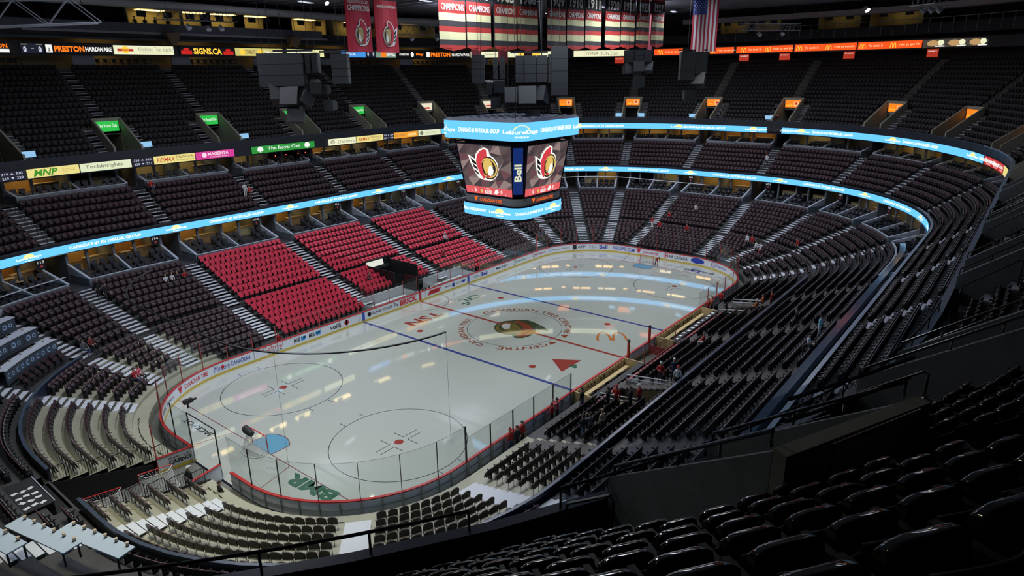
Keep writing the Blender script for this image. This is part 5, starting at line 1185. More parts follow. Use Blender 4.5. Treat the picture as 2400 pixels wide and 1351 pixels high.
# the four screens (faces -x, -y, +x, +y), leaning in at the bottom
SC_BG = [gl('scr%d' % i, *c, .95, True) for i, c in enumerate(((92, 78, 78), (120, 104, 102), (70, 58, 60), (150, 128, 124), (108, 70, 76), (84, 66, 68)))]
E_W = gl('e_white', 250, 248, 240, 1.1); E_R = gl('e_red', 214, 60, 70, 1.0); E_K = gl('e_black', 22, 18, 16, .8); E_G = gl('e_gold', 226, 190, 100, 1.0); E_RB = gl('e_redbar', 226, 92, 96, 1.0, True)
for k in range(4):
    s = empty('video_screen', (0, 0, 0), -math.pi / 2 * 0 + k * math.pi / 2, sb)
    # local frame: face looks to -y, x to the right
    T0, B0, zt, zb = -3.98, -3.30, 17.75, 13.35
    def fs(x, y, e=0.0): # x -1..1, y 0..1
        yy = B0 + (T0 - B0) * y - e; hw = 2.62 + .42 * y; return (x * hw + (.0), yy, zb + (zt - zb) * y)
    m_ = MB(); rr = random.Random(5); nx, ny = 6, 5
    g = [[(-1 + 2 * i / nx + (rr.uniform(-.12, .12) if 0 < i < nx else 0), .16 + .84 * j / ny + (rr.uniform(-.06, .06) if 0 < j < ny else 0)) for i in range(nx + 1)] for j in range(ny + 1)]
    for j in range(ny):
        for i in range(nx):
            q = [g[j][i], g[j][i + 1], g[j + 1][i + 1], g[j + 1][i]]
            for t3 in ((0, 1, 2), (0, 2, 3)): m_.add([fs(*q[a]) for a in t3], [(0, 1, 2)], rr.choice(SC_BG))
    m_.build('screen_face', s)
    m_ = MB(); poly(m_, [(-1, 0), (1, 0), (1, .16), (-1, .16)], fs, E_RB); m_.build('score_bar', s)
    m_ = MB(); fe = lambda x, y: fs(x, y, .03)
    add_text(m_, '60:00', .30, .075, fe, E_W, .02, 0, 0, .065); add_text(m_, '0', .07, .08, fe, E_W, .02, 0, -.55, .085); add_text(m_, '0', .07, .08, fe, E_W, .02, 0, .55, .085); add_text(m_, 'PERIOD 1', .16, .025, fe, E_W, .01, 0, 0, .13)
    add_text(m_, '4', .03, .03, fe, E_W, .01, 0, -.72, .06); add_text(m_, '2', .03, .03, fe, E_W, .01, 0, .72, .04)
    poly(m_, [(-.40, .03), (-.26, .03), (-.24, .12), (-.36, .135)], fe, E_R); disc(m_, -.29, .075, .055, .045, lambda x, y: fs(x, y, .035), E_G, 12)
    poly(m_, [(.24, .05), (.34, .03), (.44, .08), (.40, .135), (.30, .12)], fe, E_W)
    m_.build('score_lettering', s)
    m_ = MB(); emblem(m_, lambda x, y, kk: fs(x * .40 + .08, .56 + y * .235, .04 + kk * .012), {'white': E_W, 'red': E_R, 'black': E_K, 'gold': E_G, 'skin': E_W}); m_.build('screen_emblem', s)
    m_ = MB()
    for a, b_ in (((-1, 0), (-1, 1)), ((1, 0), (1, 1)), ((-1, 0), (1, 0)), ((-1, 1), (1, 1))): m_.tube([fs(*a), fs(*b_)], .07, SB_D, 4)
    m_.build('screen_frame', s)
    m_ = MB(); fg_, T = path_fn(ring_path(3.35, 1.2), 12.93, .03)
    f2 = lambda x, y: (x, -3.40, 12.93 + y); poly(m_, [(-1.65, .2), (-1.2, .2), (-1.43, -.2)], f2, gl('ct_orange', 255, 110, 30, .9)); add_text(m_, 'CANADIAN TIRE', 2.5, .28, f2, gl('ct_orange', 255, 110, 30, .9), .02, .2, .25); m_.build('band_lettering', s)
    # corner pillar
    p = empty('corner_pillar', (0, 0, 0), k * math.pi / 2 - math.pi / 4, sb)
    q = lambda x, y, e=0.0: (x, -3.72 - e, 15.5 + y)
    m_ = MB(); m_.hexa([(-.95, -3.7, 13.3), (.95, -3.7, 13.3), (.95, -2.6, 13.3), (-.95, -2.6, 13.3), (-.95, -4.2, 18.1), (.95, -4.2, 18.1), (.95, -2.6, 18.1), (-.95, -2.6, 18.1)], SB_D); m_.build('pillar_body', p)
    fp = lambda x, y: (x, -3.74 - .5 * (y + 2.2) / 4.8, 15.5 + y)
    m_ = MB(); poly(m_, [(-.42, -1.95), (.42, -1.95), (.42, 2.0), (-.42, 2.0)], fp, SB_BLUE); m_.build('blue_panel', p)
    m_ = MB(); add_text(m_, 'Bell', 1.45, .62, lambda x, y: (-y, fp(0, x - .1)[1] - .03, 15.4 + x), gl('bell', 225, 228, 190, 1.0), .03); m_.build('pillar_lettering', p)
m_ = MB()
for x, y in ((-2, -2), (2, -2), (2, 2), (-2, 2)): m_.tube([(x, y, 19.7), (x * .8, y * .8, 33.2)], .03, BLK, 4)
m_.build('hoist_cable', sb)
# ================================================================== SPEAKER CLUSTERS
SPK = mat('speaker_dark', (.008, .010, .012), .6, noise=.2, nscale=5); SPG = mat('speaker_green', (.10, .105, .055), .6); SPL = mat('speaker_pale', (.26, .27, .32), .5)
def cluster(label, loc, rz, cols, wedges, top=33.2, group=None):
    """cols: (x, y, w, h, nboxes, z); wedges: (x, y, z, size, rz, tilt)"""
    t = thing('speaker_cluster', label, 'loudspeakers', loc, rz)
    for x, y, w_, h, n, z in cols:
        for i in range(n):
            hh = h / n; o = MB().box((x - w_ / 2, y - .5, z - (i + 1) * hh + .015), (x + w_ / 2, y + .5, z - i * hh - .015), SPK).build('line_array_box', t)
        MB().tube([(x, y, z), (x, y, top - loc[2])], .02, BLK, 4).build('hanging_cable', t)
    for i, (x, y, z, s, r2, tilt) in enumerate(wedges):
        o = MB().hexa([(-.5 * s, -.5 * s, -.5 * s), (.5 * s, -.5 * s, -.5 * s), (.35 * s, .5 * s, -.4 * s), (-.35 * s, .5 * s, -.4 * s), (-.5 * s, -.5 * s, .5 * s), (.5 * s, -.5 * s, .5 * s), (.35 * s, .5 * s, .35 * s), (-.35 * s, .5 * s, .35 * s)], SPK).box((-.35 * s, .5 * s, -.35 * s), (.35 * s, .52 * s, .3 * s), SPL if i % 2 else SPG).build('wedge_speaker', t)
        o.location = (x, y, z); o.rotation_euler = (tilt, 0, r2)
        MB().tube([(x, y, z + .3 * s), (x * .8, y * .8, z + 1.6)], .018, BLK, 4).build('wire', t)
    MB().box((-1.6, -.15, .1), (1.6, .15, .25), BLK).build('rigging_bar', t)
    return t
yaw = R(-51.6)
cluster('dark hanging speaker group in front of the upper seats beside a tall speaker column', (-12.6, 12.9, 25.2), yaw, [(-2.6, .2, .7, 2.6, 3, 0), (-1.85, 0, .75, 2.6, 3, 0), (-.8, -.1, 1.3, 2.6, 3, 0), (.35, -.1, 1.0, 2.6, 3, 0), (1.1, .5, .4, 1.6, 2, 0), (1.6, .8, .5, 1.6, 2, 0)], [(-1.6, 0, -3.3, 1.4, .4, -.5), (-.4, -.2, -3.6, 1.5, -.1, -.4), (.5, .1, -3.6, 1.3, -.6, -.6), (1.5, .3, -2.6, 1.0, .3, .4), (2.2, .6, -2.9, .8, -.3, .2), (-.2, 0, -5.0, 1.3, 0, -.3), (2.6, .5, -4.2, .9, -.3, 0)])
cluster('tall grey speaker column hanging beside the dark speaker group', (-9.9, 10.4, 25.1), yaw, [(0, 0, 1.2, 2.4, 4, 0), (.62, -.2, .3, 2.4, 4, 0)], [])
cluster('large speaker group hanging over the middle of the scoreboard', (1.2, -1.0, 24.9), yaw, [(-4.4, .6, 1.1, 2.3, 4, 0), (-.7, 0, .9, 2.2, 3, -.1), (.1, -.1, 1.0, 2.2, 3, -.1), (1.1, 0, .9, 2.2, 3, -.1), (1.9, .2, .5, 2.4, 3, 0), (2.6, .1, 1.4, 4.0, 4, .6), (-2.9, .8, .4, 1.8, 2, -.2), (-2.3, .9, .5, 1.8, 2, -.2)], [(-3.4, .3, -2.6, 1.1, .5, .3), (-2.6, .3, -2.5, 1.0, .1, .2), (-2.9, .2, -3.9, .9, 0, .1), (-1.6, -.2, -3.4, 1.3, .2, -.2), (-.2, -.2, -3.5, 1.5, 0, -.3), (1.0, 0, -3.4, 1.3, -.5, -.4), (.3, 0, -5.2, 1.3, 0, .1)], 33.2)
cluster('small speaker group hanging below the 1920s banners', (24.1, .8, 25.4), yaw, [(-1.1, 0, .9, 1.3, 2, .3), (1.0, 0, .9, 1.3, 2, .3), (0, 0, 1.0, 1.2, 2, .3)], [(-1.2, 0, -1.7, 1.1, .3, -.2), (0, 0, -1.5, 1.2, 0, -.2), (1.2, 0, -1.6, 1.1, -.4, -.4), (.1, 0, -3.1, 1.3, 0, 0)])
cluster('speaker group hanging under the striped flag', (26.6, -4.6, 25.4), yaw, [(-.6, 0, 1.6, 3.0, 3, 0), (.9, .1, 1.3, 2.4, 3, 0)], [(.9, 0, -3.1, 1.4, -.5, -.5), (-.2, 0, -4.6, 1.3, .1, .1)])
# ================================================================== BANNERS AND FLAG
BN_K = mat('banner_black', (.018, .016, .018), .8); BN_R = mat('banner_red', (.33, .02, .015), .8, noise=.12, nscale=.8); BN_C = mat('banner_cream', (.50, .48, .26), .8); BN_W = mat('banner_white', (.72, .72, .68), .8); BN_RR = mat('banner_bright_red', (.48, .02, .045), .8, noise=.12, nscale=.6); BN_T = mat('banner_text', (.66, .67, .60), .8)
def strip(mb, x0, x1, z0, z1, m, y=0.0, n=6):
    vs = []
    for i in range(n + 1):
        x = x0 + (x1 - x0) * i / n; yy = y + .05 * math.sin(x * 3.0); vs += [(x, yy, z0), (x, yy, z1)]
    mb.add(vs, [(2 * i, 2 * i + 2, 2 * i + 3, 2 * i + 1) for i in range(n)], m)
def banner(x, year, w_=3.3, zb=25.3):
    t = thing('year_banner', 'long striped champions banner of the year %s' % words_of(year), 'banner', (x, 6.2, zb)); h = w_ / 2
    lv = [(.25, .5, BN_R), (.5, .95, BN_K), (.95, 1.6, BN_C), (1.6, 2.05, BN_R), (2.05, 2.55, BN_K), (2.55, 3.15, BN_C), (3.15, 4.2, BN_R), (4.2, 5.65, BN_K), (5.65, 6.3, BN_R)]
    for a, b_, m in lv:
        m_ = MB(); strip(m_, -h, h, a, b_, m); m_.build('stripe', t)
    m_ = MB(); vs = [(-h, .0, .25), (h, .0, .25), (0, .0, 0)]; m_.add(vs, [(0, 2, 1)], BN_R); m_.build('pointed_hem', t)
    m_ = MB(); strip(m_, -h, h, .25, 6.3, BN_K, .09); m_.build('backing', t)
    m_ = MB(); f = lambda px, pz: (px, -.08, pz); add_text(m_, 'CHAMPIONS', w_ * .88, .55, f, BN_T, .02, 0, 0, 3.66); add_text(m_, str(year), w_ * .78, 1.05, f, BN_W, .035, 0, 0, 4.9); add_text(m_, 'COUPE STANLEY CUP', w_ * .85, .26, f, BN_T, .01, 0, 0, 5.98); m_.build('lettering', t)
    MB().tube([(-h, 0, 6.33), (h, 0, 6.33)], .05, BLK, 6).build('top_bar', t)
    m_ = MB()
    for s in (-1, 1): m_.tube([(s * h * .8, 0, 6.35), (s * h * .8, 0, 33.3 - zb)], .015, BLK, 4)
    m_.build('hanging_wire', t)
for x, yv, zb in ((-.5, 1903, 25.35), (3.1, 1904, 25.4), (7.0, 1905, 25.45), (10.6, 1906, 25.5), (15.7, 1909, 25.65), (19.4, 1910, 25.75), (23.1, 1911, 25.85), (27.5, 1920, 26.0), (31.2, 1921, 26.1), (35.1, 1923, 26.25), (39.2, 1927, 26.4)): banner(x, yv, 3.3, zb)
for x, yv, l1, l2, lab in ((-11.0, '2007', "ASSOCIATION DE L'EST", 'CHAMPIONS', 'red hanging banner with centurion emblem and a two word conference title'), (-8.2, '2003', "TROPHÉE DU PRÉSIDENT", '', 'red hanging banner with centurion emblem and a French trophy title')):
    t = thing('trophy_banner', lab, 'banner', (x, 6.2, 25.1)); h = 1.17
    m_ = MB(); strip(m_, -h, h, .0, 3.9, BN_RR); strip(m_, -h, h, 5.05, 7.0, BN_RR); m_.build('red_cloth', t); m_ = MB(); strip(m_, -h, h, 3.9, 5.05, BN_K); m_.build('black_cloth', t)
    m_ = MB(); strip(m_, -h, h, .0, 7.0, BN_RR, .09); m_.build('backing', t)
    f = lambda px, pz: (px, -.08, pz); m_ = MB(); add_text(m_, yv, 1.9, .95, f, BN_W, .03, 0, 0, 4.5); add_text(m_, l1, 2.0, .24, f, BN_W, .02, 0, 0, 3.62 if l2 else 3.45)
    if l2: add_text(m_, l2, 2.1, .42, f, BN_W, .02, 0, 0, 3.18)
    add_text(m_, 'PRESIDENTS TROPHY' if not l2 else 'EASTERN CONFERENCE', 2.0, .24, f, BN_W, .01, 0, 0, 5.35); m_.build('lettering', t)
    m_ = MB(); emblem(m_, lambda px, py, k: (.1 - px * .68 * .8, -.09 - k * .004, 1.25 + py * .72), {'white': BN_W, 'red': BN_RR, 'black': BN_K, 'gold': mat('banner_gold', (.45, .33, .15), .8), 'skin': BN_W}); m_.build('emblem', t)
    MB().tube([(-h, 0, 7.0), (h, 0, 7.0)], .05, BLK, 6).build('top_bar', t)
BN_M = mat('banner_maroon', (.16, .015, .03), .8)
for i, (u_, x, y, s) in enumerate(((0, 6.0, 9.2, '20'), (0, 10.2, 9.2, '2'), (0, 14.6, 9.2, 'F'), (0, 42.5, 9, ''))):
    t = thing('narrow_banner', 'narrow maroon banner hanging behind the year banners%s' % ({'20': ' with two small digits', '2': ' with one big digit', 'F': ' with a letter'}[s] if s else ' at the row end'), 'banner', (x, y, 24.6)); m_ = MB(); strip(m_, -.8, .8, 0, 8, BN_M); m_.build('cloth', t)
    if s: m_ = MB(); add_text(m_, s, .9, 1.4, lambda px, pz: (px, -.08, pz), BN_W, .02, 0, 0, 4.5); m_.build('lettering', t)
# striped flag
t = thing('striped_flag', 'hanging flag with red and white stripes and starred blue canton', 'flag', (27.1, -5.5, 25.4), R(-62)); FW, FH = 2.7, 6.1
FR, FWH, FB = mat('flag_red', (.45, .03, .06), .8), mat('flag_white', (.70, .70, .70), .8), mat('flag_blue', (.03, .05, .22), .8)
def fwv(x, z): return (x, .12 * math.sin(x * 2.6 + z * .3), z)
for i in range(13):
    x0, x1 = -FW / 2 + FW * i / 13, -FW / 2 + FW * (i + 1) / 13
    m_ = MB(); vs = []
    for j in range(9): vs += [fwv(x0, FH * j / 8), fwv(x1, FH * j / 8)]
    m_.add(vs, [(2 * j, 2 * j + 1, 2 * j + 3, 2 * j + 2) for j in range(8)], FR if i % 2 == 0 else FWH); m_.build('stripe', t)
m_ = MB(); vs = []
for j in range(8): xx = -FW / 2 + FW * .54 * j / 7; vs += [tuple(np.array(fwv(xx, FH * .62)) - (0, .03, 0)), tuple(np.array(fwv(xx, FH)) - (0, .03, 0))]
m_.add(vs, [(2 * j, 2 * j + 2, 2 * j + 3, 2 * j + 1) for j in range(7)], FB); m_.build('canton', t)
m_ = MB()
for r_ in range(11):
    for c in range(5 if r_ % 2 == 0 else 4):
        cx = -FW / 2 + FW * .54 * ((c + .5) / 5 if r_ % 2 == 0 else (c + 1) / 5); cz = FH * (.635 + .035 * r_ - .005)
        pts_ = []
        for k in range(10): rr_ = .075 if k % 2 == 0 else .032; pts_.append((cx + rr_ * math.sin(R(36 * k)), cz + rr_ * math.cos(R(36 * k))))
        poly(m_, pts_, lambda px, pz: tuple(np.array(fwv(px, pz)) - (0, .05, 0)), FWH)
o = m_.build('stars', t); o['kind'] = 'stuff'
MB().tube([(-FW / 2, 0, FH), (FW / 2, 0, FH)], .05, BLK, 6).build('top_bar', t)
# protective net cables above both ends
for lab, us, z in (('black cable with thin drop wires curving above the near end of the rink', usamp(5.07, 7.62, .04), 10.15), ('thin pale cable curving above the far end glass', usamp(.93, 3.1, .04), 10.15)):
    t = thing('net_cable', lab, 'cable'); p = [(*pos(u, .6), z) for u in us]; near = z == 10.15 and us[0] > 4
    MB().tube(p, .055 if near else .04, BLK if near else SCAP, 5).build('cable', t)
    m_ = MB()
    for q in p[::16]: m_.tube([q, (q[0], q[1], 3.4)], .008, BLK, 3, False)
    o = m_.build('drop_wires', t); o['kind'] = 'stuff'
# ================================================================== NEAR END: TUNNEL, TABLES, DECK
TUNW = mat('tunnel_black', (.008, .008, .010), .6)
t = struct(empty('gate_tunnel'), 'dark gangway from the open rink gate under the near stand')
for y in (-1.85, 2.52):
    MB().hexa([(-32.8 if y > 0 else -31.4, y - .05, 0), (-32.8 if y > 0 else -31.4, y + .05, 0), (-38.2, y + .05, 0), (-38.2, y - .05, 0), (-32.8 if y > 0 else -31.4, y - .05, .72), (-32.8 if y > 0 else -31.4, y + .05, .72), (-38.2, y + .05, 2.3), (-38.2, y - .05, 2.3)], TUNW).build('side_wall', t)
MB().box((-45, -1.85, 2.3), (-38.2, 2.12, 2.5), TUNW).build('tunnel_lid', t); MB().box((-44.9, -1.85, 0), (-44.8, 2.12, 2.3), TUNW).build('tunnel_end', t)
def barrier(label, p0, p1, h=1.05, n=7, group=None, rad=.025):
    t = thing('crowd_barrier', label, 'barrier', tuple(p0), 0, group); d = np.array(p1, float) - np.array(p0, float)
    k = lambda s, z: tuple(d * s + np.array((0, 0, z)))
    MB().tube([k(0, 0), k(0, h - .12), k(.06, h), k(.94, h), k(1, h - .12), k(1, 0)], rad, BLK, 6).build('frame', t); MB().tube([k(0, .15), k(1, .15)], rad * .7, BLK, 4).build('lower_rail', t)
    for i in range(1, n): MB().tube([k(i / n, .15), k(i / n, h)], rad * .45, BLK, 3).build('bar', t)
for i in range(6):
    x0, x1 = -31.8 - i * 1.08, -32.75 - i * 1.08; za, zb = .72 + (i) * .26, .72 + (i) * .26
    barrier('black tube barrier on the tan riser edge on the lettered door side of the gangway', (x0, 2.62, za), (x1, 2.62, zb), 1.05, 7, 'riser barriers')
    if i < 5: barrier('black tube barrier on the riser edge beside the spare goals', (x0, -2.0, za), (x1, -2.0, zb), 1.05, 7, 'riser barriers')
BOXB = mat('carton_brown', (.35, .20, .09), .7)
for i, (x, y, z, s) in enumerate(((-37.6, -.9, .05, .55), (-37.5, -.9, .62, .45), (-38.0, .4, .05, .5))):
    o = thing('carton', 'brown carton %s in the gangway beside the desk platform' % ('standing on another carton' if i == 1 else ('under another carton' if i == 0 else 'against the black wall')), 'box', (x, y, z), .3 * i)
    MB().box((-s / 2, -s / 2, 0), (s / 2, s / 2, s), BOXB).build('carton_body', o); MB().box((-s / 2, -.03, s), (s / 2, .03, s + .004), mat('tape', (.5, .4, .25), .4)).build('tape', o)
t = thing('desk_platform', 'dark desk platform with papers above the gangway', 'desk', (-39.6, .3, 2.5)); 
MB().box((-.7, -1.6, 0), (.7, 1.6, .75), B_DARK).build('desk_body', t); MB().box((-.75, -1.7, .75), (.75, 1.7, .80), mat('desk_top', (.035, .035, .04), .3)).build('desk_top', t); MB().box((.72, -1.7, .80), (.76, 1.7, .84), SCAP).build('edge_strip', t)
for i in range(12):
    o = MB().box((-.14, -.1, 0), (.14, .1, .008), pw).build('paper_sheet'); o.location = (-39.95 + .35 * (i % 3), -1.0 + .3 * (i // 3) * 2 + .08 * (i % 2), 3.302); o.rotation_euler[2] = random.uniform(-1, 1); tag(o, 'white paper lying on the dark desk platform', 'paper', 'papers on the desk platform')
# white tables among the near end seats
WT = mat('table_white_blue_lit', (.46, .54, .64), .35)  # white tops tinted blue: light of the displays put into the colour
CUP = mat('cup_tan', (.55, .42, .30), .6)
def long_table(label, p0, p1, z, w_=.75, cups=6, seed=0):
    p0, p1 = np.array(p0, float), np.array(p1, float); d = p1 - p0; ln = float(np.linalg.norm(d)); a = math.atan2(d[1], d[0]); c = (p0 + p1) / 2
    t = thing('long_table', label, 'table', (c[0], c[1], z), a); MB().box((-ln / 2, -w_ / 2, .70), (ln / 2, w_ / 2, .76), WT).build('table_top', t)
    for sx in (-1, 1):
        for sy in (-1, 1): MB().box((sx * ln * .45 - .03, sy * w_ * .4 - .03, 0), (sx * ln * .45 + .03, sy * w_ * .4 + .03, .70), BLK).build('leg', t)
    for i in range(cups):
        x = -ln / 2 + ln * (i + .5) / cups; q = c + d / ln * x + np.array((-d[1], d[0])) / ln * (w_ * .38)
        o = thing('table_lamp', 'small tan lamp on the %s' % label.split(' among')[0], 'lamp', (q[0], q[1], z + .76), 0, 'small lamps on tables'); MB().tube([(0, 0, 0), (0, 0, .03)], .07, BLK, 8).build('base', o); MB().tube([(0, 0, .03), (0, 0, .17)], [.05, .075], CUP, 8).build('shade', o)
    return t
long_table('white table among the near end seats nearest the gangway desk', (-40.0, -6.8), (-39.0, -10.7), 4.25)
long_table('white table among the near end seats one row above the other', (-41.3, -5.4), (-40.4, -9.3), 4.7)
long_table('white table among the near end seats in the topmost table row', (-42.6, -4.6), (-41.9, -8.2), 5.1, cups=4)
# curved press tables on the far near-end corner
PT = mat('press_top', (.60, .62, .68), .35); PF = mat('press_front', (.05, .06, .075), .3); PSC = gl('press_screen', 120, 150, 190, .55)
for k, (d, z, ua, ub, lab) in enumerate(((9.5, 3.5, 7.43, 7.635, 'lowest'), (11.4, 4.2, 7.42, 7.655, 'middle'), (13.3, 4.9, 7.42, 7.66, 'topmost'))):
    t = thing('press_table', 'curved white press table with dark screen front, %s of three' % lab, 'table')
    m_ = MB(); sweep(m_, [(d, z + .95), (d + .75, z + .95), (d + .75, z + 1.02), (d, z + 1.02)], ua, ub, PT, True, 1 / 30); m_.build('table_top', t)
    m_ = MB(); sweep(m_, [(d + .04, z - .1), (d + .1, z - .1), (d + .1, z + .95), (d + .04, z + .95)], ua, ub, PF, True, 1 / 30); m_.build('front_panel', t)
    n = 5
    for i in range(n):
        uc = ua + (ub - ua) * (i + .5) / n; f = oval_fn(uc, d + .04, z + .5, .02); f2 = oval_fn(uc, d + .04, z + .5, .03)
        m_ = MB(); poly(m_, [(-.62, -.32), (.62, -.32), (.62, .32), (-.62, .32)], f, mat('screen_dim', (.07, .09, .12), .15)); m_.build('screen', t)
        m_ = MB(); ring(m_, -.22, 0, .12, .2, f2, PSC, 14); ring(m_, .3, 0, .10, .16, f2, PSC, 14); m_.build('screen_print', t)
        x, y = pos(uc, d + .55); q = thing('table_lamp', 'small tan lamp on the %s curved press table' % lab, 'lamp', (x, y, z + 1.02), 0, 'press table lamps %d' % k); MB().tube([(0, 0, 0), (0, 0, .03)], .06, BLK, 8).build('base', q); MB().tube([(0, 0, .03), (0, 0, .15)], .05, CUP, 8).build('shade', q)
    for i in range(9):
        uc = ua + (ub - ua) * (i + .5) / 9; x, y = pos(uc, d + .95); q = thing('press_chair', 'black chair behind the %s curved press table' % lab, 'chair', (x, y, z - .1), nrm(uc) - math.pi / 2, 'press chairs %d' % k)
        for n_, me in zip(('backrest', 'seat_pad', 'frame'), FOLD): inst(n_, me, parent=q)
for i in range(14):   # loose black chairs in front of the lowest press table
    uc = 7.45 + .013 * i; x, y = pos(uc, 8.1 + .5 * (i % 2)); q = thing('press_chair', 'round black chair below the lowest curved press table', 'chair', (x, y, 2.8 + .1 * (i % 2)), nrm(uc) - math.pi / 2, 'chairs below the press tables')
    for n_, me in zip(('backrest', 'seat_pad', 'frame'), PORT): inst(n_, me, parent=q)
# party deck with glass front
DK = mat('deck_floor', (.22, .15, .08), .4)
t = thing('party_deck', 'raised party deck with white edged glass front beside the stairs', 'platform')
m_ = MB(); sweep(m_, [(15.6, 5.9), (23, 5.9), (23, 5.6), (15.6, 5.6)], 7.58, 7.845, DK, True, 1 / 30); m_.build('deck_floor', t)
m_ = MB(); sweep(m_, [(15.54, 5.3), (15.66, 5.3), (15.66, 6.02), (15.54, 6.02)], 7.58, 7.845, PT, True, 1 / 30); m_.build('edge_beam', t)
m_ = MB(); sweep(m_, [(15.59, 6.02), (15.61, 6.02), (15.61, 6.95), (15.59, 6.95)], 7.58, 7.845, PLEXI, True, 1 / 30); m_.build('glass_front', t)
m_ = MB(); sweep(m_, [(15.54, 6.95), (15.66, 6.95), (15.66, 7.0), (15.54, 7.0)], 7.58, 7.845, PT, True, 1 / 30); m_.build('top_rail', t)
for i, (u, d) in enumerate(((7.62, 17), (7.68, 18), (7.74, 17.2), (7.79, 18.5))):
    x, y = pos(u, d); q = thing('round_bar_table', 'round table with red cloth band on the party deck', 'table', (x, y, 5.9), 0, 'party deck tables'); MB().tube([(0, 0, 1.0), (0, 0, 1.05)], .42, TABLE if i % 2 else B_DARK, 14).build('table_top', q); MB().tube([(0, 0, 0), (0, 0, 1.0)], .06, BLK, 6).build('leg', q); MB().tube([(0, 0, 0), (0, 0, .03)], .25, BLK, 10).build('base', q)
# ================================================================== NEAR SIDE TUNNELS BEHIND THE BENCHES
for lab, x0, x1, y0, y1 in (('tan floored players gangway with white rails among the near lower rows by the pink jacket bench', -10, -6.4, -15.6, -18.9), ('players gangway with white rails among the near lower rows by the paper strewn bench', 11.5, 15, -15.6, -18.6)):
    t = thing('players_gangway', lab[:90].rsplit(' ', 1)[0] if len(lab.split()) > 16 else lab, 'gangway'); PRL = mat('rail_white', (.5, .52, .55), .35)
    MB().box((x0, y1, .02), (x1, y0, .06), B_TAN).build('floor_mat', t)
    MB().box((x0 - .1, y1 - .1, 0), (x0, y0, 1.5), CONC).build('side_wall', t); MB().box((x1, y1 - .1, 0), (x1 + .1, y0, 1.5), CONC).build('side_wall', t); MB().box((x0, y1 - .1, .0), (x1, y1, 1.9), TUNW).build('end_wall', t)
    for x in (x0 - .05, x1 + .05):
        for z in (1.75, 2.05): MB().tube([(x, y0, z - .15), (x, y1, z + .3)], .045, PRL, 6).build('rail', t)
        for i in range(4): yy = y0 + (y1 - y0) * i / 3; MB().tube([(x, yy, 1.5), (x, yy, 1.9 + .45 * i / 3)], .03, BLK, 5).build('rail_post', t)
# ================================================================== AISLE HANDRAILS
def handrail(u, rows, tread, k0, k1, label, group, h=.9, off=0.0):
    t = thing('aisle_handrail', label, 'handrail', (0, 0, 0), 0, group); uu = u + hu(off, 27, u)
    p = []
    for k in (k0, k1):
        d, z = rows[k]; p.append((*pos(uu, d + tread / 2), z + zsh(u, d)))
    a, b_ = np.array(p[0]), np.array(p[1])
    MB().tube([tuple(a), tuple(a + (0, 0, h)), tuple(b_ + (0, 0, h)), tuple(b_)], .025, BLK, 5).build('rail', t)
    for s in (.33, .67): q = a + (b_ - a) * s; MB().tube([tuple(q), tuple(q + (0, 0, h))], .02, BLK, 4).build('post', t)
for u in AIS_2: 
    if u < 3.9 or u > 7.3: handrail(u, ROWS_2, T2, 0, 2, 'black handrail down a middle tier aisle', 'middle tier handrails'); handrail(u, ROWS_2, T2, 3, 5, 'black handrail down a middle tier aisle', 'middle tier handrails')
for u in AIS_3:
    if u < 4.9 or u > 7.3:
        for a, b_ in ((6, 8), (9, 11), (12, 14)): handrail(u, ROWS_3, T3, a, b_, 'black handrail beside an upper tier stair', 'upper tier handrails', .9, .55)
# ================================================================== FOREGROUND RAILS
RAILB = mat('rail_black_gloss', (.014, .014, .016), .22); GLS = glass_mat('rail_glass', (.80, .85, .88), .10)
def front_rail(u0, u1, label, glass=False):
    t = thing('front_rail', label, 'railing'); d = 24.3; zb = 16.28
    P_ = lambda u, z: (*pos(u, d), z + zsh(u, d))
    us = usamp(u0, u1, .02); MB().tube([P_(u, zb + .42) for u in us], .03, RAILB, 8).build('rail', t)
    n = max(2, int((u1 - u0) * 30))
    for i in range(n + 1): u = u0 + (u1 - u0) * i / n; MB().tube([P_(u, zb - .3), P_(u, zb + .42)], .022, RAILB, 6).build('post', t)
    if glass:
        m_ = MB(); sweep(m_, [(d, zb), (d + .012, zb), (d + .012, zb + .9), (d, zb + .9)], u0, u1, GLS, True, .02); m_.build('glass_pane', t)
front_rail(5.38, 5.75, 'thin black rail along the upper deck front by the foreground seats'); front_rail(5.27, 5.345, 'rail with glass at the upper deck front before the concrete stairwell wall', True); front_rail(5.175, 5.26, 'rail with glass at the upper deck front between the two concrete stairwells', True); front_rail(5.0, 5.12, 'rail with glass at the upper deck front past the second stairwell', True)
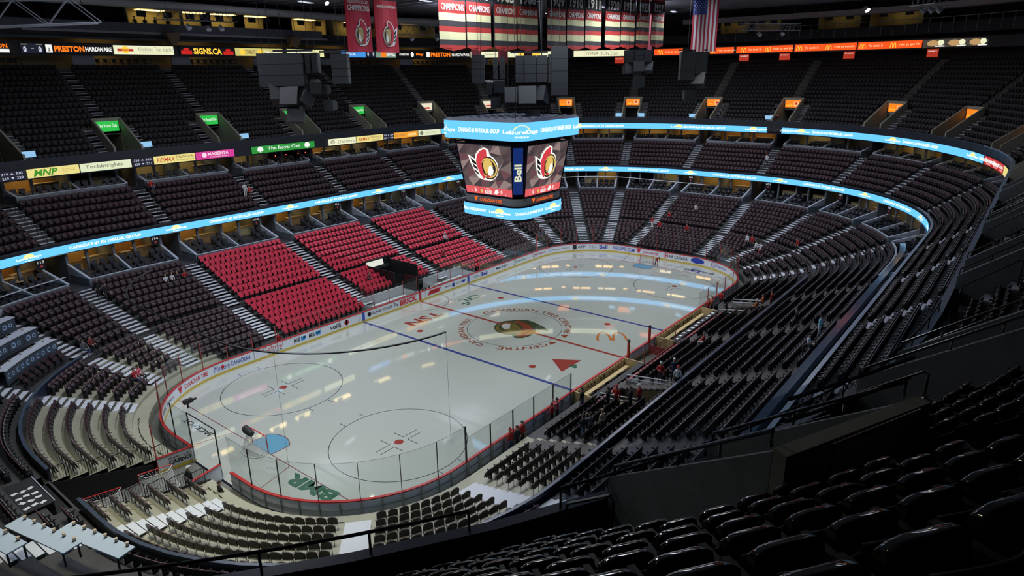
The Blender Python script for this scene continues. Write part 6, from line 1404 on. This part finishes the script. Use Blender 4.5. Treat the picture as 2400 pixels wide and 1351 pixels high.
for u in (5.30, 5.14, AISLE_N[3], AISLE_N[2]):
    t = thing('stairwell_rail', 'black handrail on the concrete wall of %s' % {5.30: 'the nearer foreground stairwell', 5.14: 'the second foreground stairwell'}.get(u, 'a stairwell along the near side'), 'handrail', (0, 0, 0), 0, 'stairwell rails')
    for s in (-1, 1):
        uu = u + s * hu(1.35, 27, u); z0_, z1_ = 16.75, 16.75 + .56 * 5 - .15
        pts_ = [(*pos(uu, d), z + zsh(u, d)) for d, z in ((24.5, z0_), (24.5, z0_ + .25), (28.6, z1_ + .22), (28.6, z1_))]; MB().tube(pts_, .03, RAILB, 8).build('rail', t)
        for k in (.25, .5, .75): d = 24.5 + 4.1 * k; z = z0_ + (z1_ - z0_) * k; MB().tube([(*pos(uu, d), z + zsh(u, d)), (*pos(uu, d), z + .25 + zsh(u, d))], .02, RAILB, 6).build('post', t)
    for s in (-1, 1):   # looped rails beside the side stairs
        uu = u + s * hu(2.6, 27, u)
        for a, b_ in ((0, 2),):
            p0 = np.array((*pos(uu, 24.75), 15.75 + zsh(u, 25))); p1 = np.array((*pos(uu, 26.6), 17.0 + zsh(u, 25))); MB().tube([tuple(p0), tuple(p0 + (0, 0, .85)), tuple(p0 * .94 + p1 * .06 + (0, 0, .95)), tuple(p0 * .06 + p1 * .94 + (0, 0, .95)), tuple(p1 + (0, 0, .85)), tuple(p1)], .028, RAILB, 8).build('loop_rail', t)
    uu = u; p0 = np.array((*pos(u - hu(.9, 29, u), 29.2), 18.6 + zsh(u, 29))); p1 = np.array((*pos(u + hu(.9, 29, u), 29.2), 18.6 + zsh(u, 29))); MB().tube([tuple(p0), tuple(p0 + (0, 0, .95)), tuple(p1 + (0, 0, .95)), tuple(p1)], .028, RAILB, 8).build('cross_rail', t)
# broadcast cameras on the middle tier
def tripod_cam(label, u, d, z):
    x, y = pos(u, d); t = thing('broadcast_camera', label, 'camera', (x, y, z), nrm(u) + math.pi / 2, 'broadcast cameras' if u < 1 else None)
    for a in (90, 210, 330): MB().tube([(0, 0, 1.2), (.55 * math.cos(R(a)), .55 * math.sin(R(a)), 0)], .025, ALU, 4).build('tripod_leg', t)
    MB().box((-.15, -.45, 1.25), (.15, .35, 1.6), B_DARK).tube([(0, .35, 1.43), (0, .75, 1.43)], .12, B_DARK, 8).build('camera_body', t); MB().box((-.04, -.5, 1.6), (.04, -.42, 1.68), glow('tally_red', (1, .05, .03), 6)).build('tally_lamp', t)
for i, x in enumerate((.6, 2.1, 3.9, 5.0)): tripod_cam('broadcast camera on tripod in the suite under the green sign', ux(x, 0), 25.0, 12.3)
tripod_cam('broadcast camera in the gap between two blue display bands', 3.022, 24.6, 15.4)
t = thing('camera_platform', 'dark camera platform in the gap of the upper blue band', 'platform'); m_ = MB(); sweep(m_, [(23.6, 14.9), (24.6, 14.9), (24.6, 15.4), (23.6, 15.4)], 3.004, 3.042, SDARK, True, .01); m_.build('platform_box', t)
# lower seat-block entrance in the red section
t = struct(empty('red_section_entrance'), 'dark sunken entrance in the middle red section'); x0, x1 = -.9, 2.4
MB().box((x0 - .1, W + 2.8, .0), (x0, W + 8.0, 3.0), TUNW).build('side_wall', t); MB().box((x1, W + 2.8, .0), (x1 + .1, W + 8.0, 3.1), TUNW).build('side_wall', t); MB().box((x0, W + 7.7, .0), (x1, W + 7.85, 3.4), TUNW).build('end_wall', t)
MB().hexa([(x0 + .1, W + 7.4, 2.65), (x1 - .9, W + 7.4, 2.65), (x1 - .9, W + 7.6, 2.65), (x0 + .1, W + 7.6, 2.65), (x0 + .1, W + 7.55, 3.25), (x1 - .9, W + 7.55, 3.25), (x1 - .9, W + 7.65, 3.25), (x0 + .1, W + 7.65, 3.25)], gl('entr_panel', 235, 238, 225, .9)).build('white_panel', t)
# low front signs along the red sections
for i, x in enumerate((-15, -13.2, -11.4, -9.6, -7.8, 6.5, 8.3, 10.1, 12, 13.9)):
    o = MB().box((-.14, -.02, 0), (.14, .02, .3), pw).build('seat_row_notice'); o.location = (x, W + 2.72, 1.3); tag(o, 'small white notice on the black rail below the red seats', 'notice', 'small notices')
mb = MB(); sweep(mb, [(2.74, .9), (2.80, .9), (2.80, 1.75), (2.74, 1.75)], ux(-16.2, 0), ux(-6.4, 0), BLK, True); struct(mb.build('rail_panel_1'), 'black low wall under red seats')
mb = MB(); sweep(mb, [(2.74, .9), (2.80, .9), (2.80, 1.75), (2.74, 1.75)], ux(6.2, 0), ux(16.2, 0), BLK, True); struct(mb.build('rail_panel_2'), 'black low wall under red seats')
# ================================================================== PEOPLE
SKIN_M = mat('skin', (.55, .34, .25), .6)
def pose_joints(p):
    """joint name -> position; figure 1.75 m tall facing +y, feet at z=0"""
    J = dict(pelvis=(0, 0, .95), waist=(0, 0, 1.08), chest=(0, .01, 1.30), neckb=(0, 0, 1.45), neck=(0, .01, 1.52), head1=(0, .03, 1.60), head2=(0, .03, 1.70), nose=(0, .12, 1.62))
    for s, n in ((-1, 'l'), (1, 'r')):
        J[n + 'sh'] = (s * .18, 0, 1.42); J[n + 'hip'] = (s * .09, 0, .90); J[n + 'knee'] = (s * .10, .01, .49); J[n + 'ank'] = (s * .11, -.02, .08); J[n + 'toe'] = (s * .13, .16, .04)
        J[n + 'el'] = (s * .24, -.03, 1.14); J[n + 'wr'] = (s * .25, .05, .89); J[n + 'pm'] = (s * .25, .07, .81); J[n + 'fd'] = (0, .03, -.09)
        J[n + 'ear'] = (s * .085, .02, 1.62)
        if p == 'phone': J[n + 'el'] = (s * .22, .18, 1.22); J[n + 'wr'] = (s * .10, .34, 1.46); J[n + 'pm'] = (s * .06, .38, 1.52); J[n + 'fd'] = (-s * .03, .03, .08)
        if p == 'hold' and s == 1: J[n + 'el'] = (s * .24, .02, 1.14); J[n + 'wr'] = (s * .10, .24, 1.18); J[n + 'pm'] = (s * .04, .29, 1.19); J[n + 'fd'] = (-.07, .04, .02)
        if p == 'walk': J[n + 'knee'] = (s * .09, s * .18, .50); J[n + 'ank'] = (s * .09, s * .26 - .08, .10); J[n + 'toe'] = (s * .10, s * .26 + .10, .04); J[n + 'el'] = (s * .24, -s * .12, 1.15); J[n + 'wr'] = (s * .24, -s * .12 + .12, .93); J[n + 'pm'] = (s * .24, -s * .12 + .16, .86)
        if p == 'sit': J[n + 'knee'] = (s * .12, .44, .50 + .43 - .40 + .0); J[n + 'ank'] = (s * .12, .42, .10); J[n + 'toe'] = (s * .13, .58, .05)
    if p == 'sit':   # seat at 0.45 m
        dz = -.42
        for k in list(J):
            if k[1:] not in ('knee', 'ank', 'toe'): x, y, z = J[k]; J[k] = (x, y, z + (dz if not k.endswith('fd') else 0))
        for s, n in ((-1, 'l'), (1, 'r')): J[n + 'el'] = (s * .25, .06, .74); J[n + 'wr'] = (s * .14, .28, .66); J[n + 'pm'] = (s * .12, .35, .63); J[n + 'fd'] = (0, .08, -.03)
    if p == 'bend':
        for k in list(J):
            x, y, z = J[k]
            if z > 1.0 or k in ('lel', 'rel', 'lwr', 'rwr', 'lpm', 'rpm'):
                if k.endswith('fd'): continue
                a = R(72); dy, dz = y, z - .95; J[k] = (x, dy * math.cos(a) + dz * math.sin(a), .95 + dz * math.cos(a) - dy * math.sin(a))
        for s, n in ((-1, 'l'), (1, 'r')): x, y, z = J[n + 'sh']; J[n + 'el'] = (x * 1.1, y + .02, z - .28); J[n + 'wr'] = (x * .9, y + .12, z - .50); J[n + 'pm'] = (x * .8, y + .15, z - .57)
        for s, n in ((-1, 'l'), (1, 'r')): J[n + 'knee'] = (s * .14, .06, .50); J[n + 'ank'] = (s * .16, -.05, .08); J[n + 'toe'] = (s * .18, .14, .04)
    return J
RAD = dict(pelvis=(.15, .11), waist=(.14, .10), chest=(.17, .115), neckb=(.09, .08), neck=(.055, .055), head1=(.085, .10), head2=(.08, .095), nose=(.02, .02), sh=(.07, .07), el=(.048, .048), wr=(.034, .034), pm=(.042, .03), hip=(.095, .095), knee=(.062, .062), ank=(.045, .05), toe=(.045, .035), ear=(.02, .02))
def person_mesh(p):
    J = pose_joints(p); V, E_, RR = [], [], []; idx = {}
    def addv(n, pos_, r_): idx[n] = len(V); V.append(pos_); RR.append(r_); return idx[n]
    for n in ('pelvis', 'waist', 'chest', 'neckb', 'neck', 'head1', 'head2', 'nose'): addv(n, J[n], RAD[n])
    ch = ['pelvis', 'waist', 'chest', 'neckb', 'neck', 'head1', 'head2']
    E_ += [(idx[a], idx[b_]) for a, b_ in zip(ch, ch[1:])] + [(idx['head1'], idx['nose'])]
    lab = []   # (segment a, b, class)
    segs = [('pelvis', 'waist', 2), ('waist', 'chest', 2), ('chest', 'neckb', 2), ('neck', 'head1', 0), ('head1', 'head2', 0), ('head1', 'nose', 0)]
    for s, n in ((-1, 'l'), (1, 'r')):
        for k in ('sh', 'el', 'wr', 'pm', 'hip', 'knee', 'ank', 'toe', 'ear'): addv(n + k, J[n + k], RAD[k])
        E_ += [(idx['chest'], idx[n + 'sh']), (idx[n + 'sh'], idx[n + 'el']), (idx[n + 'el'], idx[n + 'wr']), (idx[n + 'wr'], idx[n + 'pm']), (idx['pelvis'], idx[n + 'hip']), (idx[n + 'hip'], idx[n + 'knee']), (idx[n + 'knee'], idx[n + 'ank']), (idx[n + 'ank'], idx[n + 'toe']), (idx['head1'], idx[n + 'ear'])]
        segs += [(n + 'sh', n + 'el', 2), (n + 'el', n + 'wr', 2), (n + 'wr', n + 'pm', 0), (n + 'hip', n + 'knee', 3), (n + 'knee', n + 'ank', 3), (n + 'ank', n + 'toe', 4)]
        pm = np.array(J[n + 'pm']); fd = np.array(J[n + 'fd']); side = np.array((1.0, 0, 0)) if abs(fd[0]) < .05 else np.array((0, 1.0, 0))
        for i, (o, ln) in enumerate(((-.028, .75), (-.010, .95), (.010, 1.0), (.028, .85), (.045 * s, .55))):
            base = pm + side * o; mid_ = base + fd * ln * .5; tip = mid_ + fd * ln * .4 + np.array((0, .01, 0)); 
            if i == 4: base = pm + side * (-.03 * s) ; mid_ = base + side * (-.03 * s) + fd * .3; tip = mid_ + fd * .35
            a = addv(n + 'f%da' % i, tuple(mid_), (.011, .011)); b_ = addv(n + 'f%db' % i, tuple(tip), (.009, .009)); E_ += [(idx[n + 'pm'], a), (a, b_)]; segs += [(n + 'f%da' % i, n + 'f%db' % i, 0)]
    me = bpy.data.meshes.new('person_' + p); me.from_pydata(V, E_, []); o = bpy.data.objects.new('tmp', me); COL.objects.link(o)
    md = o.modifiers.new('skin', 'SKIN'); md.use_smooth_shade = True
    for i, sv in enumerate(me.skin_vertices[0].data): sv.radius = RR[i]; sv.use_root = i == 0
    sb_ = o.modifiers.new('sub', 'SUBSURF'); sb_.levels = 1; sb_.render_levels = 1
    dg = bpy.context.evaluated_depsgraph_get(); dg.update(); out = bpy.data.meshes.new_from_object(o.evaluated_get(dg), depsgraph=dg); out.name = 'person_' + p
    bpy.data.objects.remove(o); bpy.data.meshes.remove(me)
    out.materials.clear()
    for m in (SKIN_M, SKIN_M, SKIN_M, SKIN_M, SKIN_M): out.materials.append(m)
    A_ = np.array([V[idx[a]] for a, _, _ in segs]); B_ = np.array([V[idx[b_]] for _, b_, _ in segs]); Cc = np.array([c for _, _, c in segs])
    ml = []
    for q in out.polygons:
        c = np.array(q.center); ab = B_ - A_; tt = np.clip(((c - A_) * ab).sum(1) / ((ab * ab).sum(1) + 1e-9), 0, 1); dd = np.linalg.norm(c - (A_ + ab * tt[:, None]), axis=1)
        ml.append(int(Cc[int(np.argmin(dd))]))
    out.polygons.foreach_set('material_index', ml); return out, J
POSES = {}
for p in ('stand', 'phone', 'hold', 'walk', 'sit', 'bend'): POSES[p] = person_mesh(p)
def hair_mesh(kind):
    mb = MB(); m = SKIN_M; n, k = 10, 5; vs = []; fs = []
    lo = {'short': -.1, 'long': -1.0, 'cap': .05, 'beanie': -.05}[kind]
    for j in range(k + 1):
        a = R(90 - (90 - math.degrees(lo)) * j / k) if False else (math.pi / 2 - (math.pi / 2 - lo) * j / k)
        for i in range(n):
            b_ = 2 * math.pi * i / n; vs.append((.098 * math.cos(a) * math.cos(b_), .118 * math.cos(a) * math.sin(b_) - .012 - (.03 if j == k else 0), .125 * math.sin(a) if a > -.2 else .125 * math.sin(a) * 1.4))
    for j in range(k):
        for i in range(n): fs.append((j * n + i, j * n + (i + 1) % n, (j + 1) * n + (i + 1) % n, (j + 1) * n + i))
    mb.add(vs, fs, m)
    if kind == 'cap': mb.hexa([(-.07, .09, .0), (.07, .09, .0), (.06, .20, -.01), (-.06, .20, -.01), (-.07, .09, .02), (.07, .09, .02), (.06, .20, .01), (-.06, .20, .01)], m)
    if kind == 'beanie': mb.tube([(0, 0, .11), (0, 0, .17)], [.035, .03], m, 6)
    return mb.mesh('hair_' + kind)
HAIR = {k: hair_mesh(k) for k in ('short', 'long', 'cap', 'beanie')}
FACE = MB().box((-.042, .095, .005), (-.022, .108, .018), BLK).box((.022, .095, .005), (.042, .108, .018), BLK).box((-.025, .096, -.062), (.025, .106, -.054), mat('lip', (.35, .12, .10), .6)).mesh('face_marks')
CL = {}
def cloth(c):
    if c not in CL: CL[c] = mat('cloth_%d' % len(CL), c, .8, noise=.15, nscale=9)
    return CL[c]
RED, BLKc, NAVY, WHT, GRY, JEAN, PNK, DRK, BRN, ORG, LBL, BLD, TAN = (.45, .02, .02), (.012, .012, .014), (.02, .03, .07), (.65, .65, .66), (.10, .10, .11), (.07, .11, .19), (.60, .12, .16), (.02, .02, .025), (.06, .035, .02), (.55, .13, .03), (.25, .55, .60), (.30, .22, .12), (.4, .3, .2)
def person(label, loc, face, pose='stand', top=RED, bot=DRK, hair=BRN, hk='short', scale=1.0, number=None):
    me, J = POSES[pose]; o = tag(inst('person', me, loc, face - math.pi / 2), label, 'person'); o.scale = (scale,) * 3
    for i, c in enumerate((None, hair, top, bot, BLKc)):
        if c is not None: o.material_slots[i].link = 'OBJECT'; o.material_slots[i].material = cloth(c)
    h = inst('hair' if hk in ('short', 'long') else 'hat', HAIR[hk], J['head2'], 0, o); h.material_slots[0].link = 'OBJECT'; h.material_slots[0].material = cloth(hair)
    f = inst('face_features', FACE, tuple(np.array(J['head1']) + np.array((0, .005, .03))), 0, o)
    if pose == 'bend': h.rotation_euler = f.rotation_euler = (-R(72), 0, 0); f.location = tuple(np.array(J['head1']) + (0, 0, .0))
    if number:
        m_ = MB(); add_text(m_, number, .16, .22, lambda x, y: (-x, -.135, 1.22 + y), cloth(WHT), .03); m_.build('jersey_number', o)
    return o
UP = math.pi / 2
def on_row(u, rows, k, off=.25): d, z = rows[k]; return (*pos(u, d + off), z + zsh(u, d))
def sit_row(u, rows, k): d, z = rows[k]; return (*pos(u, d + .42), z)
inw = lambda u: nrm(u) + math.pi
person('person in red knit cap and red top leaning at the near boards glass', (-17.5, -13.45, -.02), UP, 'stand', RED, JEAN, RED, 'beanie')
person('person in long black coat by the near boards beside a red knit cap', (-17.0, -13.62, -.02), UP, 'stand', BLKc, DRK, BRN)
person('person in red jersey facing away from the ice at the near boards', (-16.3, -13.48, -.02), -UP, 'stand', RED, DRK, GRY, 'short')
person('child in red and black beside a pink hooded person at the boards', (-12.95, -13.5, -.02), UP, 'stand', RED, DRK, BRN, 'long', .93)
person('person in pink hoodie watching at the boards by the bench', (-12.3, -13.5, -.02), UP, 'phone', PNK, DRK, BLKc)
person('person in dark bulky jacket and jeans standing behind the pink hoodie', on_row(ux(-11.6, 4), ROWS_A, 1, .3), UP, 'stand', DRK, JEAN, BLKc)
person('person in black jacket and blue jeans on the wide aisle stairs', on_row(ux(-15.9, 4), ROWS_A, 4, .3), UP - .3, 'walk', DRK, JEAN, BRN, 'long')
person('person in long grey padded coat on the wide aisle stairs', on_row(ux(-15.4, 4), ROWS_A, 4, .55), UP - .3, 'phone', GRY, DRK, BRN, 'long')
person('person in tan coat half hidden by a grey padded coat', on_row(ux(-15.0, 4), ROWS_A, 5, .2), UP - .3, 'stand', TAN, DRK, BLD, 'long')
person('person in black number 7 jersey by the gangway rail', on_row(ux(-11.3, 4), ROWS_A, 3, .3), UP, 'stand', DRK, BLKc, BRN, 'short', 1, '7')
person('person in red jersey and red cap gesturing by the gangway rail', on_row(ux(-10.7, 4), ROWS_A, 3, .6), math.pi, 'hold', RED, BRN, RED, 'cap')
person('person in dark coat at the gangway rail end', on_row(ux(-11.3, 4), ROWS_A, 5, .1), UP, 'stand', DRK, BLKc, BRN)
person('person in red jersey and white cap behind a dark coat', on_row(ux(-10.6, 4), ROWS_A, 5, .4), UP, 'stand', RED, DRK, WHT, 'cap')
person('person in red jersey with lanyard and white hair on the aisle', on_row(ux(-6.0, 4), ROWS_A, 4, .6), math.pi + .4, 'hold', RED, DRK, WHT)
person('person in navy suit with white hair beside a red jersey', on_row(ux(-5.4, 4), ROWS_A, 5, .4), math.pi + .5, 'stand', NAVY, NAVY, WHT)
person('person in white jersey with red sleeves seen from behind on the aisle', on_row(ux(-7.0, 4), ROWS_A, 6, .5), .3, 'stand', WHT, DRK, RED, 'cap')
person('person seated in red and white jersey alone among near lower rows', sit_row(ux(2.2, 4), ROWS_A, 4), UP, 'sit', RED, WHT, GRY)
person('person in red top standing at the far bench end', (10.2, -15.75, -.02), -1.2, 'stand', RED, DRK, BRN)
person('person in black leaning over the rear bench shelf', (2.6, -15.85, -.02), UP + .6, 'hold', DRK, JEAN, GRY)
person('person in dark jacket at the glass by the far bench corner', (12.9, -15.65, -.02), UP, 'stand', DRK, DRK, BRN)
person('person in red jersey between two others at the far bench corner', (14.2, -13.5, -.02), UP, 'stand', RED, RED, BRN)
person('person in orange red jersey stooping near the far bench corner', (15.0, -13.55, -.02), UP, 'hold', ORG, DRK, BRN)
person('person in bright red shirt seen from behind by the corner glass', (17.3, -13.65, -.02), 0, 'stand', RED, DRK, BRN)
for i, (x, k, c, lab) in enumerate(((12.2, 5, ORG, 'spectator in black and orange seated by the far gangway'), (13.4, 6, RED, 'spectator in red jersey standing behind orange seated spectators'), (14.0, 5, ORG, 'spectator in orange top seated beside the far gangway rail'))):
    person(lab, on_row(ux(x, 4), ROWS_A, k, .3), UP, 'sit' if i != 1 else 'stand', c, DRK, BRN if i else WHT)
person('person in pale blue shirt at the long counter ledge', on_row(ux(.6, 4), ROWS_B, 7, .1), -UP, 'hold', LBL, WHT, BLKc, 'long')
person('person in white shirt resting by the counter ledge', on_row(ux(-2.4, 4), ROWS_B, 7, .2), -UP, 'sit', WHT, DRK, BLKc)
person('person in dark jacket leaning on the counter ledge beside a white shirt', on_row(ux(-3.6, 4), ROWS_B, 7, .2), -UP, 'bend', DRK, DRK, BLKc)
person('dark clad attendant on the near side stairs above the partition', on_row(AISLE_N[1], ROWS_B, 4, .2), 2.2, 'walk', BLKc, BLKc, BRN)
for u, k, rows, c, b_, ps, lab in ((2.50, 3, 'B', WHT, DRK, 'stand', 'person in white and black standing high in the far end seats'), (2.15, 1, 'B', RED, DRK, 'sit', 'person in red seated in the far end beside another'), (2.25, 1, 'B', GRY, DRK, 'sit', 'person in grey seated in the far end beside a red one'), (1.995, 6, 'A', RED, WHT, 'stand', 'person in red and white on the far end stair'), (2.16, 5, 'A', RED, DRK, 'stand', 'person in red jersey standing behind the far glass'), (2.62, 5, 'A', RED, DRK, 'stand', 'person in red jersey holding something behind the far glass'), (3.235, 5, 'A', WHT, DRK, 'stand', 'person in white jersey by the far corner stairs next to red'), (3.27, 5, 'A', RED, DRK, 'stand', 'person in red jersey by the far corner stairs next to white'), (3.35, 4, 'A', WHT, DRK, 'stand', 'person in white and red walking in the far corner'), (3.39, 4, 'A', WHT, RED, 'walk', 'person in white jersey walking beside another in the far corner'), (3.505, 0, 'B', RED, DRK, 'stand', 'person in red jersey on the far corner stairs')):
    rw = ROWS_B if rows == 'B' else ROWS_A; person(lab, sit_row(u, rw, k) if ps == 'sit' else on_row(u, rw, k, .25), inw(u), ps, c, b_, BRN)
person('person in white hoodie and red cap on a middle tier stair', on_row(AISLE_E[5], ROWS_2, 2, .2), inw(3.03), 'walk', WHT, DRK, RED, 'cap')
person('person in white hoodie on a middle tier stair above the blue band', on_row(ux(-6.8, 0), ROWS_2, 2, .2), inw(.3), 'hold', WHT, WHT, BRN); person('person in red top beside a white hoodie on the middle tier', on_row(ux(-6.2, 0), ROWS_2, 2, .3), inw(.3), 'sit', RED, BRN, BRN)
person('person in red lounging in the top middle tier row', sit_row(ux(-15.6, 0), ROWS_2, 5), inw(.2), 'sit', RED, JEAN, BRN)
person('dark clad attendant on the stairs below the party deck', on_row(7.885, ROWS_B, 6, .2), inw(7.9), 'stand', BLKc, BLKc, BRN); person('second dark clad attendant lower on the stairs below the party deck', on_row(7.89, ROWS_B, 5, .3), inw(7.9), 'walk', BLKc, BLKc, BRN)
for i, x in enumerate((-20.3, -19.7, -19.2, -18.5)): person(('child in white seated first in a group of four', 'child in pale top seated second in a group of four', 'child in dark top seated third in a group of four', 'child in red seated last in a group of four')[i], sit_row(ux(x, 0), ROWS_B, 5), inw(0), 'sit', (WHT, WHT, DRK, RED)[i], DRK, BLD, 'short', .85)
person('person in grey jacket and jeans seated at the partition corner', sit_row(7.672, ROWS_B, 0), inw(7.67), 'sit', GRY, JEAN, BRN); person('person in dark red seated beside a grey jacket at the partition', sit_row(7.70, ROWS_B, 0), inw(7.7), 'sit', (.2, .03, .03), DRK, BRN)
person('person in red jersey and jeans seated among portable chairs', sit_row(7.60, ROWS_A, 2), inw(7.6), 'sit', RED, JEAN, BRN); person('person in pale top seated beside a red jersey on portable chairs', sit_row(7.63, ROWS_A, 2), inw(7.6), 'sit', PNK, DRK, BRN)
person('attendant in red standing at the far boards below the stairs', (-16.9, W + .55, -.02), -UP, 'stand', RED, DRK, BRN)
person('attendant in black with white cap at the open rink gate', (-32.3, -1.1, -.02), 0.3, 'stand', BLKc, BLKc, WHT, 'cap')
person('person in black slumped on folding chairs by the gate', (*pos(6.12, 1.2), -.02), inw(6.1), 'sit', BLKc, DRK, BRN)
person('person in red jacket bending down at the far goal', (27.6, -1.15, 0), math.pi + .9, 'bend', RED, BLKc, BLKc)
for i, x in enumerate((-7.6, -6.4, -5.2, -3.6)): person(('dark clad person seated first at the press room window', 'dark clad person standing at the press room window', 'dark clad person leaning at the press room window', 'dark clad person seated last at the press room window')[i], (*pos(ux(x, 0), 39.0), 28.75), inw(0), 'stand', BLKc, BLKc, BRN)
person('person in red seated in the red sections by the dark entrance', sit_row(ux(-2.6, 0), ROWS_A, 4), inw(0), 'sit', (.2, .05, .06), DRK, BRN); person('person in white hood seated high in the red section', sit_row(ux(12.6, 0), ROWS_B, 0), inw(0), 'sit', WHT, GRY, WHT); person('person in red and black seated low in the red section', sit_row(ux(9.0, 0), ROWS_A, 4), inw(0), 'sit', (.3, .02, .02), BLKc, BLKc)
